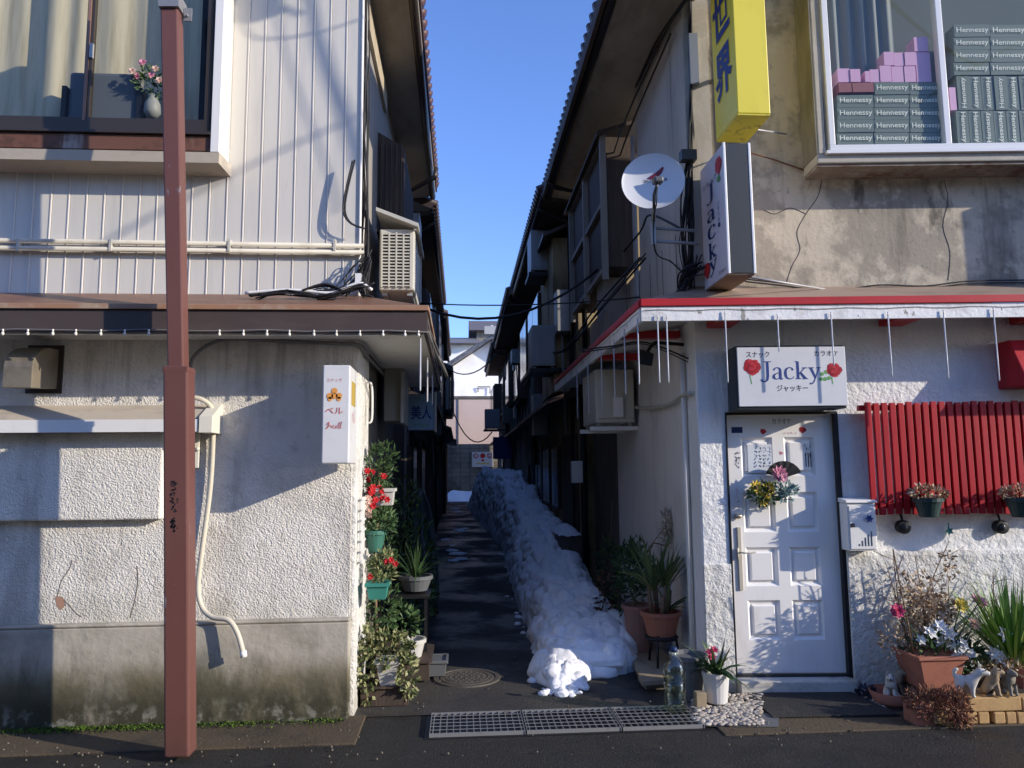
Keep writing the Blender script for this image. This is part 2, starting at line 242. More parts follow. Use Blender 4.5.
# ------------------------------------------------------------------ mesh builder
class MB:
    def __init__(s, fr=None):
        s.v = []; s.f = []; s.sm = []; s.fr = fr
    def T(s, p):
        p = Vector(p)
        return s.fr.pt(*p) if s.fr else p
    def add(s, vs, fs, smooth=False, raw=False):
        n = len(s.v); s.v += [Vector(p) if raw else s.T(p) for p in vs]
        s.f += [tuple(i+n for i in f) for f in fs]; s.sm += [smooth]*len(fs); return s
    def box(s, x0, x1, y0, y1, z0, z1):
        vs = [(x, y, z) for z in (z0, z1) for y in (y0, y1) for x in (x0, x1)]
        return s.add(vs, [(0, 2, 3, 1), (4, 5, 7, 6), (0, 1, 5, 4), (2, 6, 7, 3), (0, 4, 6, 2), (1, 3, 7, 5)])
    def hexa(s, a, b, raw=True):                # two quads, matching order
        return s.add(list(a)+list(b), [(3, 2, 1, 0), (4, 5, 6, 7)]+[(i, (i+1) % 4, 4+(i+1) % 4, 4+i) for i in range(4)], raw=raw)
    def quad(s, *p, raw=False): return s.add(p, [tuple(range(len(p)))], raw=raw)
    def prism(s, prof, a0, a1, axis=0):         # closed 2D profile extruded along one axis
        n = len(prof); vs = []
        for a in (a0, a1):
            for p in prof:
                q = list(p); q.insert(axis, a); vs.append(q)
        return s.add(vs, [tuple(range(n))[::-1], tuple(range(n, 2*n))]+[(i, (i+1) % n, n+(i+1) % n, n+i) for i in range(n)])
    def bar(s, a, b, w, h=None, upv=(0, 0, 1)):
        a = s.T(a); b = s.T(b); h = h or w; d = (b-a).normalized(); upv = Vector(upv)
        if abs(d.dot(upv)) > .95: upv = Vector((0, 1, 0))
        x = d.cross(upv).normalized()*w/2; y = x.cross(d).normalized()*h/2
        return s.hexa([a-x-y, a+x-y, a+x+y, a-x+y], [b-x-y, b+x-y, b+x+y, b-x+y])
    def tube(s, pts, r, n=7, smooth=True, sub=0, raw=False):
        P = [Vector(p) if raw else s.T(p) for p in pts]
        R = r if isinstance(r, (list, tuple)) else [r]*len(P)
        if sub and len(P) > 2:
            Q = []; RR = []
            for i in range(len(P)-1):
                p0, p1, p2, p3 = P[max(i-1, 0)], P[i], P[i+1], P[min(i+2, len(P)-1)]
                for k in range(sub):
                    t = k/sub
                    Q.append(.5*((2*p1)+(p2-p0)*t+(2*p0-5*p1+4*p2-p3)*t*t+(3*p1-p0-3*p2+p3)*t**3)); RR.append(R[i]*(1-t)+R[i+1]*t)
            Q.append(P[-1]); RR.append(R[-1]); P, R = Q, RR
        vs = []; x = None
        for i, p in enumerate(P):
            d = (P[min(i+1, len(P)-1)]-P[max(i-1, 0)])
            d = d.normalized() if d.length > 1e-7 else Vector((0, 0, 1))
            if x is None:
                x = d.cross(Vector((0, 0, 1)) if abs(d.z) < .9 else Vector((1, 0, 0))).normalized()
            else:
                x = (x-d*x.dot(d)).normalized()
            y = d.cross(x)
            vs += [p+(x*math.cos(2*PI*k/n)+y*math.sin(2*PI*k/n))*R[i] for k in range(n)]
        fs = [(i*n+k, i*n+(k+1) % n, (i+1)*n+(k+1) % n, (i+1)*n+k) for i in range(len(P)-1) for k in range(n)]
        fs += [tuple(range(n))[::-1], tuple((len(P)-1)*n+k for k in range(n))]
        return s.add(vs, fs, smooth, raw=True)
    def lathe(s, prof, o=(0, 0, 0), n=20, smooth=True, sq=None, ax=None):   # prof: (r, z); ax optional matrix
        vs = []
        for r, z in prof:
            for k in range(n):
                a = 2*PI*k/n; q = Vector((r*math.cos(a), r*math.sin(a), z))
                if ax: q = ax @ q
                vs.append(Vector(o)+q)
        fs = [(i*n+k, i*n+(k+1) % n, (i+1)*n+(k+1) % n, (i+1)*n+k) for i in range(len(prof)-1) for k in range(n)]
        if prof[0][0] > 1e-6: fs.append(tuple(range(n))[::-1])
        if prof[-1][0] > 1e-6: fs.append(tuple((len(prof)-1)*n+k for k in range(n)))
        return s.add(vs, fs, smooth)
    def ball(s, c, r, seg=10, ring=7, sc=(1, 1, 1), jit=0):
        vs = []; fs = []
        for i in range(ring+1):
            a = PI*i/ring
            for k in range(seg):
                b = 2*PI*k/seg; j = 1+random.uniform(-jit, jit)
                vs.append((c[0]+r*sc[0]*j*math.sin(a)*math.cos(b), c[1]+r*sc[1]*j*math.sin(a)*math.sin(b), c[2]+r*sc[2]*j*math.cos(a)))
        fs = [(i*seg+k, (i+1)*seg+k, (i+1)*seg+(k+1) % seg, i*seg+(k+1) % seg) for i in range(ring) for k in range(seg)]
        return s.add(vs, fs, True)
    def grid(s, f, nu, nv, smooth=True):
        vs = [f(i/nu, j/nv) for j in range(nv+1) for i in range(nu+1)]
        fs = [(j*(nu+1)+i, j*(nu+1)+i+1, (j+1)*(nu+1)+i+1, (j+1)*(nu+1)+i) for j in range(nv) for i in range(nu)]
        return s.add(vs, fs, smooth)
    def build(s, name, m, parent=None, bevel=0, label=None, base=None):
        me = bpy.data.meshes.new(name); r = parent
        while r is not None and r.parent is not None: r = r.parent
        if r is not None: o = Vector(r.location)
        elif base is not None: o = Vector(base)
        else:
            xs = [v.x for v in s.v]; ys = [v.y for v in s.v]; zs = [v.z for v in s.v]
            o = Vector(((min(xs)+max(xs))/2, (min(ys)+max(ys))/2, min(zs)))
        me.from_pydata([tuple(v-o) for v in s.v], [], s.f)
        for p, q in zip(me.polygons, s.sm): p.use_smooth = q
        me.validate(); me.materials.append(m); me.update()
        bm = bmesh.new(); bm.from_mesh(me); bmesh.ops.remove_doubles(bm, verts=bm.verts, dist=1e-6); bmesh.ops.recalc_face_normals(bm, faces=bm.faces); bm.to_mesh(me); bm.free()
        ob = bpy.data.objects.new(name, me); COL.objects.link(ob)
        if parent is not None: ob.parent = parent
        else: ob.location = o
        if bevel:
            md = ob.modifiers.new('bevel', 'BEVEL'); md.width = bevel; md.segments = 2; md.limit_method = 'ANGLE'; md.angle_limit = math.radians(40)
        if label: ob['label'] = label
        return ob
def tag(o, label, cat, group=None, kind=None):
    o['label'] = label; o['category'] = cat
    if group: o['group'] = group
    if kind: o['kind'] = kind
    return o
def thing(name, label, cat, loc, group=None):
    o = bpy.data.objects.new(name, None); o.empty_display_size = .1; COL.objects.link(o); o.location = loc
    return tag(o, label, cat, group)
def struct(o): o['kind'] = 'structure'; return o
def dup(root, loc, label, rotz=0, group=None):
    r = root.copy(); COL.objects.link(r); r.location = loc; r.rotation_euler = (0, 0, rotz); r['label'] = label
    if group: r['group'] = group
    for ch in list(root.children):
        c = ch.copy(); COL.objects.link(c); c.parent = r
        for g in ch.children:
            d = g.copy(); COL.objects.link(d); d.parent = c
    return r

# ------------------------------------------------------------------ lettering
def text_mesh(s, shear=0, bold=0):
    cu = bpy.data.curves.new('t', 'FONT'); cu.body = s; cu.size = 1; cu.shear = shear; cu.offset = bold; cu.resolution_u = 3
    o = bpy.data.objects.new('t', cu); COL.objects.link(o); bpy.context.view_layer.update()
    dg = bpy.context.evaluated_depsgraph_get(); me = o.evaluated_get(dg).to_mesh()
    vs = [v.co.copy() for v in me.vertices]; fs = [tuple(p.vertices) for p in me.polygons]
    o.evaluated_get(dg).to_mesh_clear(); bpy.data.objects.remove(o); bpy.data.curves.remove(cu)
    return vs, fs
def put_flat(mb, vs, fs, u0, u1, v0, v1, w, keep=False, rot=0):
    xs = [v[0] for v in vs]; ys = [v[1] for v in vs]
    if not xs: return
    ax, bx, ay, by = min(xs), max(xs), min(ys), max(ys); out = []
    for v in vs:
        a = (v[0]-ax)/(bx-ax or 1); b = (v[1]-ay)/(by-ay or 1)
        if rot == 90: a, b = b, 1-a
        if rot == -90: a, b = 1-b, a
        out.append((u0+(u1-u0)*a, v0+(v1-v0)*b, w))
    mb.add(out, fs)
def text(mb, s, u0, u1, v0, v1, w, shear=0, bold=0, rot=0):
    vs, fs = text_mesh(s, shear, bold); put_flat(mb, vs, fs, u0, u1, v0, v1, w, rot=rot)
def ribbon(pts, sub=6):
    """pts (x, y, half-width) -> flat mesh lists, smooth spline"""
    P = [Vector(p) for p in pts]; Q = []
    if len(P) > 2:
        for i in range(len(P)-1):
            p0, p1, p2, p3 = P[max(i-1, 0)], P[i], P[i+1], P[min(i+2, len(P)-1)]
            for k in range(sub):
                t = k/sub; Q.append(.5*((2*p1)+(p2-p0)*t+(2*p0-5*p1+4*p2-p3)*t*t+(3*p1-p0-3*p2+p3)*t**3))
        Q.append(P[-1])
    else: Q = P
    vs = []; fs = []
    for i, q in enumerate(Q):
        d = Q[min(i+1, len(Q)-1)]-Q[max(i-1, 0)]; d = Vector((d.x, d.y)).normalized(); n = Vector((-d.y, d.x))*q.z
        vs += [(q.x+n.x, q.y+n.y), (q.x-n.x, q.y-n.y)]
    fs = [(2*i, 2*i+1, 2*i+3, 2*i+2) for i in range(len(Q)-1)]
    return vs, fs
T_, K_ = .018, .052       # thin and thick half-widths of the serif face
SERIF = {
 'J': (.46, [[(.30, .72, K_), (.30, .12, K_)], [(.15, .72, T_), (.45, .72, T_)], [(.30, .14, K_), (.27, -.02, .04), (.17, -.09, .022), (.07, -.06, .03), (.045, .0, .05)]]),
 'a': (.46, [[(.07, .37, .04), (.13, .45, .022), (.22, .47, .022), (.31, .42, K_*.8), (.325, .30, K_), (.325, .06, K_), (.37, .01, .03), (.43, .03, .012)], [(.32, .27, T_), (.17, .23, .02), (.08, .16, .04), (.075, .07, K_), (.15, .01, .022), (.24, .02, .018), (.32, .09, T_)]]),
 'c': (.42, [[(.36, .36, .045), (.31, .45, .022), (.21, .47, .02), (.10, .40, .04), (.065, .24, K_), (.10, .08, .042), (.21, .01, .022), (.32, .03, .018), (.39, .11, .012)]]),
 'k': (.52, [[(.13, .72, K_), (.13, .01, K_)], [(.03, .715, T_), (.13, .715, T_)], [(.03, .015, T_), (.24, .015, T_)], [(.16, .20, T_), (.40, .455, T_)], [(.30, .455, T_), (.49, .455, T_)], [(.22, .27, K_*.7), (.41, .02, K_)], [(.31, .015, T_), (.51, .015, T_)]]),
 'y': (.50, [[(.11, .455, K_), (.28, .04, K_*.8)], [(.02, .455, T_), (.23, .455, T_)], [(.33, .455, T_), (.50, .455, T_)], [(.43, .455, T_), (.27, .02, T_), (.20, -.13, .022), (.12, -.20, .022), (.06, -.17, .045)]]),
}
def serif_word(mb, s, u0, u1, v0, v1, w, fr_=None, stack=False):
    """each word is laid into the rectangle, cap height .72 and descender -.22"""
    tot = sum(SERIF[c][0] for c in s)
    x = 0
    for c in s:
        wd, st = SERIF[c]
        for k, stroke in enumerate(st):
            vs, fs = ribbon(stroke); out = []
            for a, b in vs:
                out.append((u0+(u1-u0)*(x+a)/tot, v0+(v1-v0)*(b+.22)/.96, w+.0002*k))
            mb.add(out, fs)
        x += wd
def kata_strip(mb, s, u, v1, size, w, gap=1.1, flip=False):
    for i, ch in enumerate(s):
        vs, fs = text_mesh(ch)
        put_flat(mb, vs, fs, u-size/2, u+size/2, v1-(i*gap+1)*size, v1-i*gap*size, w)
def rose(mb, fr, u, v, r, w, n=26):
    for i in range(n):
        k = (1-i/n)**.7; a = i*2.4; rr = r*k*.62; x = u+math.cos(a)*r*k*.55; y = v+math.sin(a)*r*k*.55
        mb.add([(x+rr*math.cos(t)*random.uniform(.8, 1.1), y+rr*math.sin(t)*random.uniform(.8, 1.1), w+i*.00015) for t in [2*PI*j/8 for j in range(8)]], [tuple(range(8))])

# ------------------------------------------------------------------ foliage helpers
def leaf_quad(mb, c, d, n, ln, wd, bend=.15):
    d = d.normalized(); x = d.cross(n)
    if x.length < 1e-4: x = Vector((1, 0, 0))
    x = x.normalized()*wd/2; nn = x.cross(d).normalized()
    p = [c, c+d*ln*.45+x+nn*ln*bend*.5, c+d*ln+nn*0-nn*ln*bend*.3, c+d*ln*.45-x+nn*ln*bend*.5]
    mb.add(p, [(0, 1, 2), (0, 2, 3)], raw=True)
def rv():
    while True:
        v = Vector((random.uniform(-1, 1), random.uniform(-1, 1), random.uniform(-1, 1)))
        if .05 < v.length < 1: return v
def clump(mb, c, rad, n, ln, wd, upb=.3, shell=.4):
    c = Vector(c)
    for _ in range(n):
        q = rv(); q = q.normalized()*(shell+(1-shell)*q.length)
        p = c+Vector((q.x*rad[0], q.y*rad[1], q.z*rad[2])); d = (q+rv()*.9+Vector((0, 0, upb)))
        leaf_quad(mb, p, d, rv(), ln*random.uniform(.6, 1.3), wd*random.uniform(.6, 1.3))
def blades(mb, c, n, ln, wd, spread, r0_=.03, droop=.5, seg=5):
    c = Vector(c)
    for _ in range(n):
        a = random.uniform(0, 2*PI); out = Vector((math.cos(a), math.sin(a), 0)); sp = random.uniform(.1, 1)*spread; L_ = ln*random.uniform(.6, 1.1)
        side = Vector((-out.y, out.x, 0))*wd/2; side = (side+Vector((0, 0, random.uniform(-.3, .3)*wd))); p = c+out*random.uniform(0, r0_); ang = PI/2-sp
        vs = []
        for k in range(seg+1):
            t = k/seg; w_ = (1-t**2.2)*(.5+.5*min(1, t*4)); vs += [p-side*w_, p+side*w_]
            p = p+(out*math.cos(ang)+Vector((0, 0, math.sin(ang))))*L_/seg; ang -= droop*random.uniform(.5, 1.2)/seg*sp*2.2
        mb.add(vs, [(2*k, 2*k+1, 2*k+3, 2*k+2) for k in range(seg)], raw=True)
def flower(mb, c, facing, r, n=7, layers=2, wd=.75):
    facing = Vector(facing).normalized(); a = facing.cross(Vector((0, 0, 1)) if abs(facing.z) < .9 else Vector((1, 0, 0))).normalized(); b = facing.cross(a); c = Vector(c)
    for l in range(layers):
        rr = r*(1-.3*l); tilt = .25+.45*l
        for k in range(n):
            t = 2*PI*(k+l*.5)/n; d = (a*math.cos(t)+b*math.sin(t))+facing*tilt; leaf_quad(mb, c+facing*.003*l, d, facing, rr, rr*wd, .2)
def gz(y): return 0 if y < 8 else (y-8)*.45/27
exec_order = []
# ================================================================== LIGHT AND SKY
SUN = Vector((.83, -.40, .322)).normalized()
w = bpy.data.worlds.new('World'); S.world = w; w.use_nodes = True
bg = w.node_tree.nodes['Background']; sky = w.node_tree.nodes.new('ShaderNodeTexSky'); sky.sky_type = 'NISHITA'; sky.sun_disc = False
sky.sun_elevation = math.asin(SUN.z); sky.sun_rotation = math.atan2(SUN.x, SUN.y); sky.air_density = 1.0; sky.dust_density = .3; sky.ozone_density = 2.5
mxs = w.node_tree.nodes.new('ShaderNodeMix'); mxs.data_type = 'RGBA'; mxs.blend_type = 'MULTIPLY'; mxs.inputs['Factor'].default_value = 1; mxs.inputs['B'].default_value = (1.28, 1.48, 2.16, 1)
w.node_tree.links.new(sky.outputs[0], mxs.inputs['A']); w.node_tree.links.new(mxs.outputs['Result'], bg.inputs[0]); bg.inputs[1].default_value = .15
sl = bpy.data.lights.new('sun', 'SUN'); sl.energy = 5.0; sl.angle = math.radians(.5); sl.color = (1, .91, .77)
so = bpy.data.objects.new('sun', sl); COL.objects.link(so); so.rotation_euler = (-SUN).to_track_quat('-Z', 'Y').to_euler(); so.location = (10, -5, 8)
S.view_settings.view_transform = 'Standard'; S.view_settings.look = 'None'; S.view_settings.exposure = 0

# ================================================================== GROUND
m = MB(); m.quad((-200, -200, 0), (200, -200, 0), (200, 300, 0), (-200, 300, 0)); struct(m.build('road', asphalt, base=(0, 0, 0)))
m = MB()
def alley_f(a, b):
    x = -.9+2.8*a; y = 5.1+30*b*b
    return (x, y, .006+gz(y)+.004*noise.noise(Vector((x*2, y*2, 0))))
m.grid(alley_f, 10, 60); struct(m.build('alley_path', alley_m, base=(.5, 5.1, 0)))
# brown gutter apron along the left wall
m = MB(); m.box(-7, -.62, 4.62, 5.12, -.02, .012); struct(m.build('kerb_strip', apron_m, bevel=.006))
m = MB(); m.box(1.58, 7.5, 4.55, 4.86, -.02, .008); struct(m.build('gutter_strip', apron_m, bevel=.004))
m = MB()
for i in range(3600):
    x = random.choice((random.uniform(-3.1, -1.75), random.uniform(-1.75, -.75), random.gauss(-2.3, .35))); y = 5.035-abs(random.gauss(0, .045)); k = max(0, noise.noise(Vector((x*2.2, 0, 3)))+.42)
    if random.random() > k*1.5: continue
    p = Vector((x, y, .012+random.uniform(0, .012))); leaf_quad(m, p, Vector((random.uniform(-.9, .9), random.uniform(-.9, .9), .6)), rv(), random.uniform(.008, .018), .011)
tag(m.build('moss', moss_m), 'bright green moss growing along the foot of the left concrete base', 'moss', kind='stuff')
# drain grates
gx0 = -.19
gW = [(-.19, .39), (.40, .98), (.99, 1.50)]
gl = ['left section of the steel drain grating across the alley mouth', 'middle section of the steel drain grating, in front of the snow', 'right section of the steel drain grating, beside the water bottle']
m = MB(); m.quad((-.22, 4.66, .003), (1.54, 4.66, .003), (1.54, 5.09, .003), (-.22, 5.09, .003)); struct(m.build('drain_shade_sheet', black_m))  # flat black sheet stands for the shade down in the drain
for (x0, x1), lb in zip(gW, gl):
    t = thing('drain_grate', lb, 'drain grate', ((x0+x1)/2, 4.87, 0), 'steel gratings over the drain')
    b = MB(); n = int((x1-x0)/.040)
    for k in range(n):
        x = x0+.02+(x1-x0-.04)*k/(n-1); b.box(x-.0022, x+.0022, 4.692, 5.063, .006, .0225)
    b.build('crossbars', steel, t)
    b = MB()
    for k in range(1, 6):
        y = 4.69+.375*k/6; b.box(x0+.004, x1-.004, y-.003, y+.003, .0235, .026)
    b.build('bearing_bars', steel, t)
    b = MB(); b.box(x0, x1, 4.684, 4.69, .004, .027); b.box(x0, x1, 5.065, 5.073, .004, .027); b.box(x0, x0+.004, 4.68, 5.07, .005, .0265); b.box(x1-.004, x1, 4.68, 5.07, .005, .0265); b.build('frame', steel, t)
# manhole
mc = onZ(467, 679)
m = MB(); m.lathe([(.0, .016), (.16, .016), (.165, .019), (.17, .016), (.205, .016), (.21, .010), (.218, .010), (.222, .016), (.255, .016), (.262, .006)], (mc.x, mc.y, 0), 40, False)
for r_ in (.05, .09, .13):
    for k in range(int(r_*150)):
        a = 2*PI*k/int(r_*150); m.lathe([(.010, .015), (.007, .021), (0, .021)], (mc.x+r_*math.cos(a), mc.y+r_*math.sin(a), 0), 6, False)
tag(m.build('manhole_cover', mat('worn_iron_cover', (.105, .09, .07), .6, metal=.1, bump=('n', 60, one, .5, .006), layers=(((.05, .04, .03), 9, one, .5, .7, .7),))), 'round worn iron manhole cover in the alley asphalt', 'manhole cover')
# scattered gravel / asphalt debris
m = MB()
for i in range(260):
    x = random.uniform(-3, 3.4); y = random.uniform(4.3, 7.6) if -.6 < x < 1.5 else random.uniform(4.25, 4.95)
    m.ball((x, y, .012), random.uniform(.003, .008), 5, 3, jit=.2)
tag(m.build('grit', mat('grit', (.16, .14, .11), .9)), 'tiny stones scattered on the dark asphalt', 'gravel', kind='stuff')

m = MB(); crk = random.Random(5)
for (x0, y0, ang, ln) in ((-.1, 5.35, .3, 1.3), (1.2, 5.2, 2.6, .9), (.3, 6.6, 1.4, 2.4), (-.3, 5.7, 1.2, 1.6)):
    p_ = Vector((x0, y0, .0065)); pts = [p_.copy()]
    for _ in range(int(ln/.07)): ang += crk.uniform(-.35, .35)*.8; p_ = p_+Vector((math.cos(ang), math.sin(ang), 0))*.07; pts.append(p_.copy())
    m.tube([q_-Vector((0, 0, .0035)) for q_ in pts if q_.y < 7.8], .0042, 4, raw=True)
struct(m.build('pavement_crack', black_m))
# ================================================================== SNOW
def lerp_tab(tab, y):
    if y <= tab[0][0]: return tab[0][1]
    for (a, va), (b, vb) in zip(tab, tab[1:]):
        if y <= b:
            t = (y-a)/(b-a); return va+(vb-va)*t
    return tab[-1][1]
def edge(pts): return [(onZ(x, y).y, onZ(x, y).x) for x, y in pts]
SL = [(5.36, onZ(560, 692).x)]+edge([(543, 684), (541, 672), (534, 655), (528, 632), (518, 605), (510, 580), (504, 556), (494, 545), (484, 533), (474, 525), (467, 514)])+[(22, .12), (27, .02)]
SR = [(5.36, onZ(568, 692).x)]+edge([(580, 688), (586, 676)])+[(5.80, onZ(606, 667).x), (6.0, onZ(626, 662).x), (6.4, 1.46), (7.4, 1.52), (8, 1.56), (10, 1.64), (12, 1.70), (27, 1.74)]
SH = [(5.36, .05), (5.6, .12), (5.85, .15), (6.1, .24), (6.6, .32), (7.5, .40), (8.5, .48), (9.6, .58), (10.5, .78), (12, .88), (14, .98), (16, 1.30), (18, 1.45), (21, 1.55), (25, 1.3), (27, .5)]
def lump(p):
    d, _ = noise.voronoi(p); return max(0, 1-d[0]*d[0]*1.5)
def base_f(a, b):
    y = 5.36+21.5*b**1.8; k = min(1, (y-5.36)/.22); k = math.sqrt(max(0, 1-(1-k)**2))
    xl = lerp_tab(SL, y); xr = lerp_tab(SR, y)
    x = xl+(xr-xl)*a; h = lerp_tab(SH, y)*(.1+.9*k)
    e = min(1, (1-abs(2*a-1))*1.7); e = math.sin(e*PI/2)**.9
    return Vector((x, y, gz(y)+h*e*(.86+.25*noise.noise(Vector((x*1.3, y*1.1, 4))))-.02)), e
def puff(p, k=1):
    return k*(.10*lump(p*4.3)+.055*lump(p*8.7+Vector((3, 1, 2)))+.016*lump(p*19)+.012*noise.noise(p*27)+.05*noise.noise(p*1.6)-.06)
def snow_f(a, b):
    p, e = base_f(a, b); pa, _ = base_f(min(1, a+.02), b); pb, _ = base_f(a, min(1, b+.004)); pa0, _ = base_f(max(0, a-.02), b); pb0, _ = base_f(a, max(0, b-.004))
    n = (pa-pa0).cross(pb-pb0)
    n = n.normalized() if n.length > 1e-9 else Vector((0, 0, 1))
    if n.z < 0: n = -n
    kk = .35+.65*min(1, e*1.6); q = p+n*puff(p, kk); q.z = max(q.z, gz(q.y)-.02)
    return q
def chunk(cx_, cy_, cz_, rx, ry, rz, sd_):
    def f(a, b):
        th = 2*PI*a; ph = PI*b; d = Vector((math.sin(ph)*math.cos(th), math.sin(ph)*math.sin(th), math.cos(ph))); p = Vector((cx_+d.x*rx, cy_+d.y*ry, cz_+d.z*rz)); r_ = (.030*lump(p*7+Vector((sd_, 0, 0)))+.010*lump(p*13)-.012+.045*noise.noise(p*5)+.018*noise.noise(p*13)+.008*noise.noise(p*31)); p += d*r_; p.z = max(p.z, .0); return p
    m.grid(f, 64, 44)
m = MB(); m.grid(snow_f, 110, 620)
for k, (cx_, cy_, rx, ry, rz) in enumerate(((.82, 6.0, .22, .26, .20), (1.05, 6.08, .22, .24, .19), (1.26, 6.18, .20, .24, .20), (.80, 6.25, .16, .28, .2), (1.38, 6.4, .16, .26, .24), (.95, 6.3, .26, .3, .28), (1.2, 6.5, .26, .3, .32), (1.44, 6.9, .14, .3, .28))): chunk(cx_, cy_, .0, rx, ry, rz, 20+k)
for i in range(60):
    y = 5.45+9*random.random()**2; sd = random.random() < .6; x = (lerp_tab(SL, y)-abs(random.gauss(0, .05))) if sd else lerp_tab(SR, y)+abs(random.gauss(0, .04))
    if x > 1.68: continue
    m.ball((x, y, gz(y)+.012), random.uniform(.008, .042), 8, 5, (1.2, 1, .7), .18)
tag(m.build('snow_pile', snow_m, base=(.9, 5.4, 0)), 'long lumpy bank of cleared snow running down the alley', 'snow pile')
m = MB()
qs = onZ(560, 684); chunk(qs.x-.02, qs.y+.09, .0, .14, .18, .12, 1); chunk(qs.x+.08, qs.y+.14, .0, .14, .20, .13, 4); chunk(qs.x-.04, qs.y+.26, .0, .15, .18, .17, 9); chunk(qs.x+.05, qs.y-.03, -.01, .10, .09, .055, 7)
tag(m.build('snow_chunk', snow_m), 'small sunlit heap of icy snow broken off the front end of the snow bank', 'snow')
m = MB()
def fs(a, b):
    x = -1.2+2.6*a; y = 29.6+1.8*b; return (x, y, gz(y)+max(-.01, .42*math.sin(min(1, b*1.3)*PI/2)*(.75+.6*noise.noise(Vector((x*2.2, y, 2))))))
m.grid(fs, 50, 14); tag(m.build('snow_bank', snow_m), 'low bank of snow lying against the far block wall at the alley end', 'snow bank')
m = MB()
for (px, py, rx, ry) in ((578, 549, .16, .5), (600, 556, .10, .4)):
    c = onZ(px, py+10)
for i in range(14):
    y = random.uniform(12, 26); x = random.uniform(-.35, .15)
    m.ball((x, y, gz(y)+.005), random.uniform(.08, .22), 10, 4, (1, 1.6, .10), .2)
tag(m.build('snow_patches', snow_m), 'thin patches of trodden snow on the far left of the alley path', 'snow', kind='stuff')

# ================================================================== LEFT BUILDING
LB = thing('plaster_building', 'two storey snack bar building on the left, grey metal siding over rough white plaster', 'building', (XL, YL, 0))
WX = -9.0                                                   # far left end, outside the frame
zb = FL.at(200, 622)[1]; za = FL.at(200, 300)[1]
# lower wall with a real corner
m = MB(FL); m.box(WX, XL, zb-.02, 2.95, -.20, 0); m.build('lower_wall', stucco, LB)
m = MB(FL); m.box(WX, XL+.01, -.05, zb-.01, -.2, .055); m.box(WX, XL+.012, zb-.01, zb+.012, -.2, .06); m.build('foundation', base_conc, LB, bevel=.012)
# lower side wall, thick white painted render
m = MB(FSL)
m.box(YL+.012, YL+.62, -.05, 2.62, -.2, .035)
m.build('corner_render', white_rough_low, LB, bevel=.02)
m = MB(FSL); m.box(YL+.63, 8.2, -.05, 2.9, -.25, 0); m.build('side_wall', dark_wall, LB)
m = MB(FSL); m.box(8.2, 10.1, -.05, 2.9, -.3, -.02); m.build('side_shopfront', old_wood, LB)
# projecting infill below small canopy
u0_, u1_, v0_, v1_ = FL.rect(-40, 166, 432, 520); m = MB(FL); m.box(WX, u1_, v0_, v1_, -.02, .07); m.build('infill_panel', stucco, LB, bevel=.012)
a = FL.at(205, 405); b = FL.at(208, 418, .18); c = FL.at(208, 431, .18)
m = MB(FL); uu = FL.at(208, 425, .18)[0]
m.prism([(a[1], 0), (b[1], .18), (c[1], .18), (c[1], 0)], WX, uu-.05, 0)
cp = m.build('window_canopy', sill_conc, LB)
m = MB(FL); m.box(WX, uu-.06, c[1]-.004, b[1]-.008, .182, .192); m.build('front_board', white_trim, cp)
m = MB(FL); m.prism([(a[1]+.01, 0), (b[1]+.01, .20), (c[1]-.01, .20), (c[1]-.01, 0)], uu-.05, uu+.03, 0); m.build('end_cap', cream_trim, cp)
# vent hood
u1_ = FL.at(59, 365)[0]; u0_ = FL.at(2, 380, .30)[0]; v1_ = FL.at(50, 350)[1]; v0_ = FL.at(20, 388, .30)[1]; vb_ = FL.at(55, 389)[1]
vh = MB(FL); prof = [(vb_, 0), (v0_, .30), (v0_+.135, .30)]+[(v1_-(v1_-v0_-.135)*(1-math.sin(t*PI/16)), .06+.24*math.cos(t*PI/16)) for t in range(1, 8)]+[(v1_, 0)]
vh.prism(prof, u0_, u1_, 0); vo = vh.build('vent_hood', mat('dull_vent_metal', (.28, .24, .18), .4, metal=.3, layers=(((.16, .13, .1), 7, one, .45, .7, .6),)), LB, bevel=.006)
m = MB(FL); m.box(u0_-.02, u1_+.03, vb_-.03, v1_+.03, 0, .012); m.build('flange', bronze, vo)
# awning running round the corner
YA = 4.66; XA = FY(YA).at(427, 320)[0]; z0 = FY(YA).at(300, 333)[1]; z1 = FY(YA).at(300, 311)[1]; z2 = FY(YA).at(300, 305)[1]; zt = FL.at(250, 294)[1]
YE = 8.0
m = MB()
m.add([(WX, YL, zt), (XL, YL, zt), (XL, YE, zt), (XA-.01, YE, z2+.002), (XA-.01, YA+.01, z2+.002), (WX, YA+.01, z2+.002)], [(0, 1, 4, 5), (1, 2, 3, 4)])
aw = m.build('awning', rust_brown, LB)
m = MB(); m.box(WX, XA, YA, YA+.02, z0, z1); m.box(XA-.02, XA, YA+.02, YE, z0, z1); m.build('fascia', dark_brown, aw)
m = MB(); m.box(WX, XA+.012, YA-.018, YA+.03, z1+.004, z2); m.box(XA-.03, XA+.014, YA+.03, YE, z1+.004, z2); m.build('edge_flashing', copper, aw, bevel=.004)
m = MB(); m.box(WX, XA-.022, YA+.022, YL-.002, z0+.03, z0+.042); m.box(XL+.04, XA-.022, YL, YE, z0+.03, z0+.042); m.build('soffit', soffit_w, aw)
m = MB(); m.box(WX, XA-.03, YA+.025, YA+.05, z0-.008, z0+.03); m.build('soffit_trim', white_trim, aw)
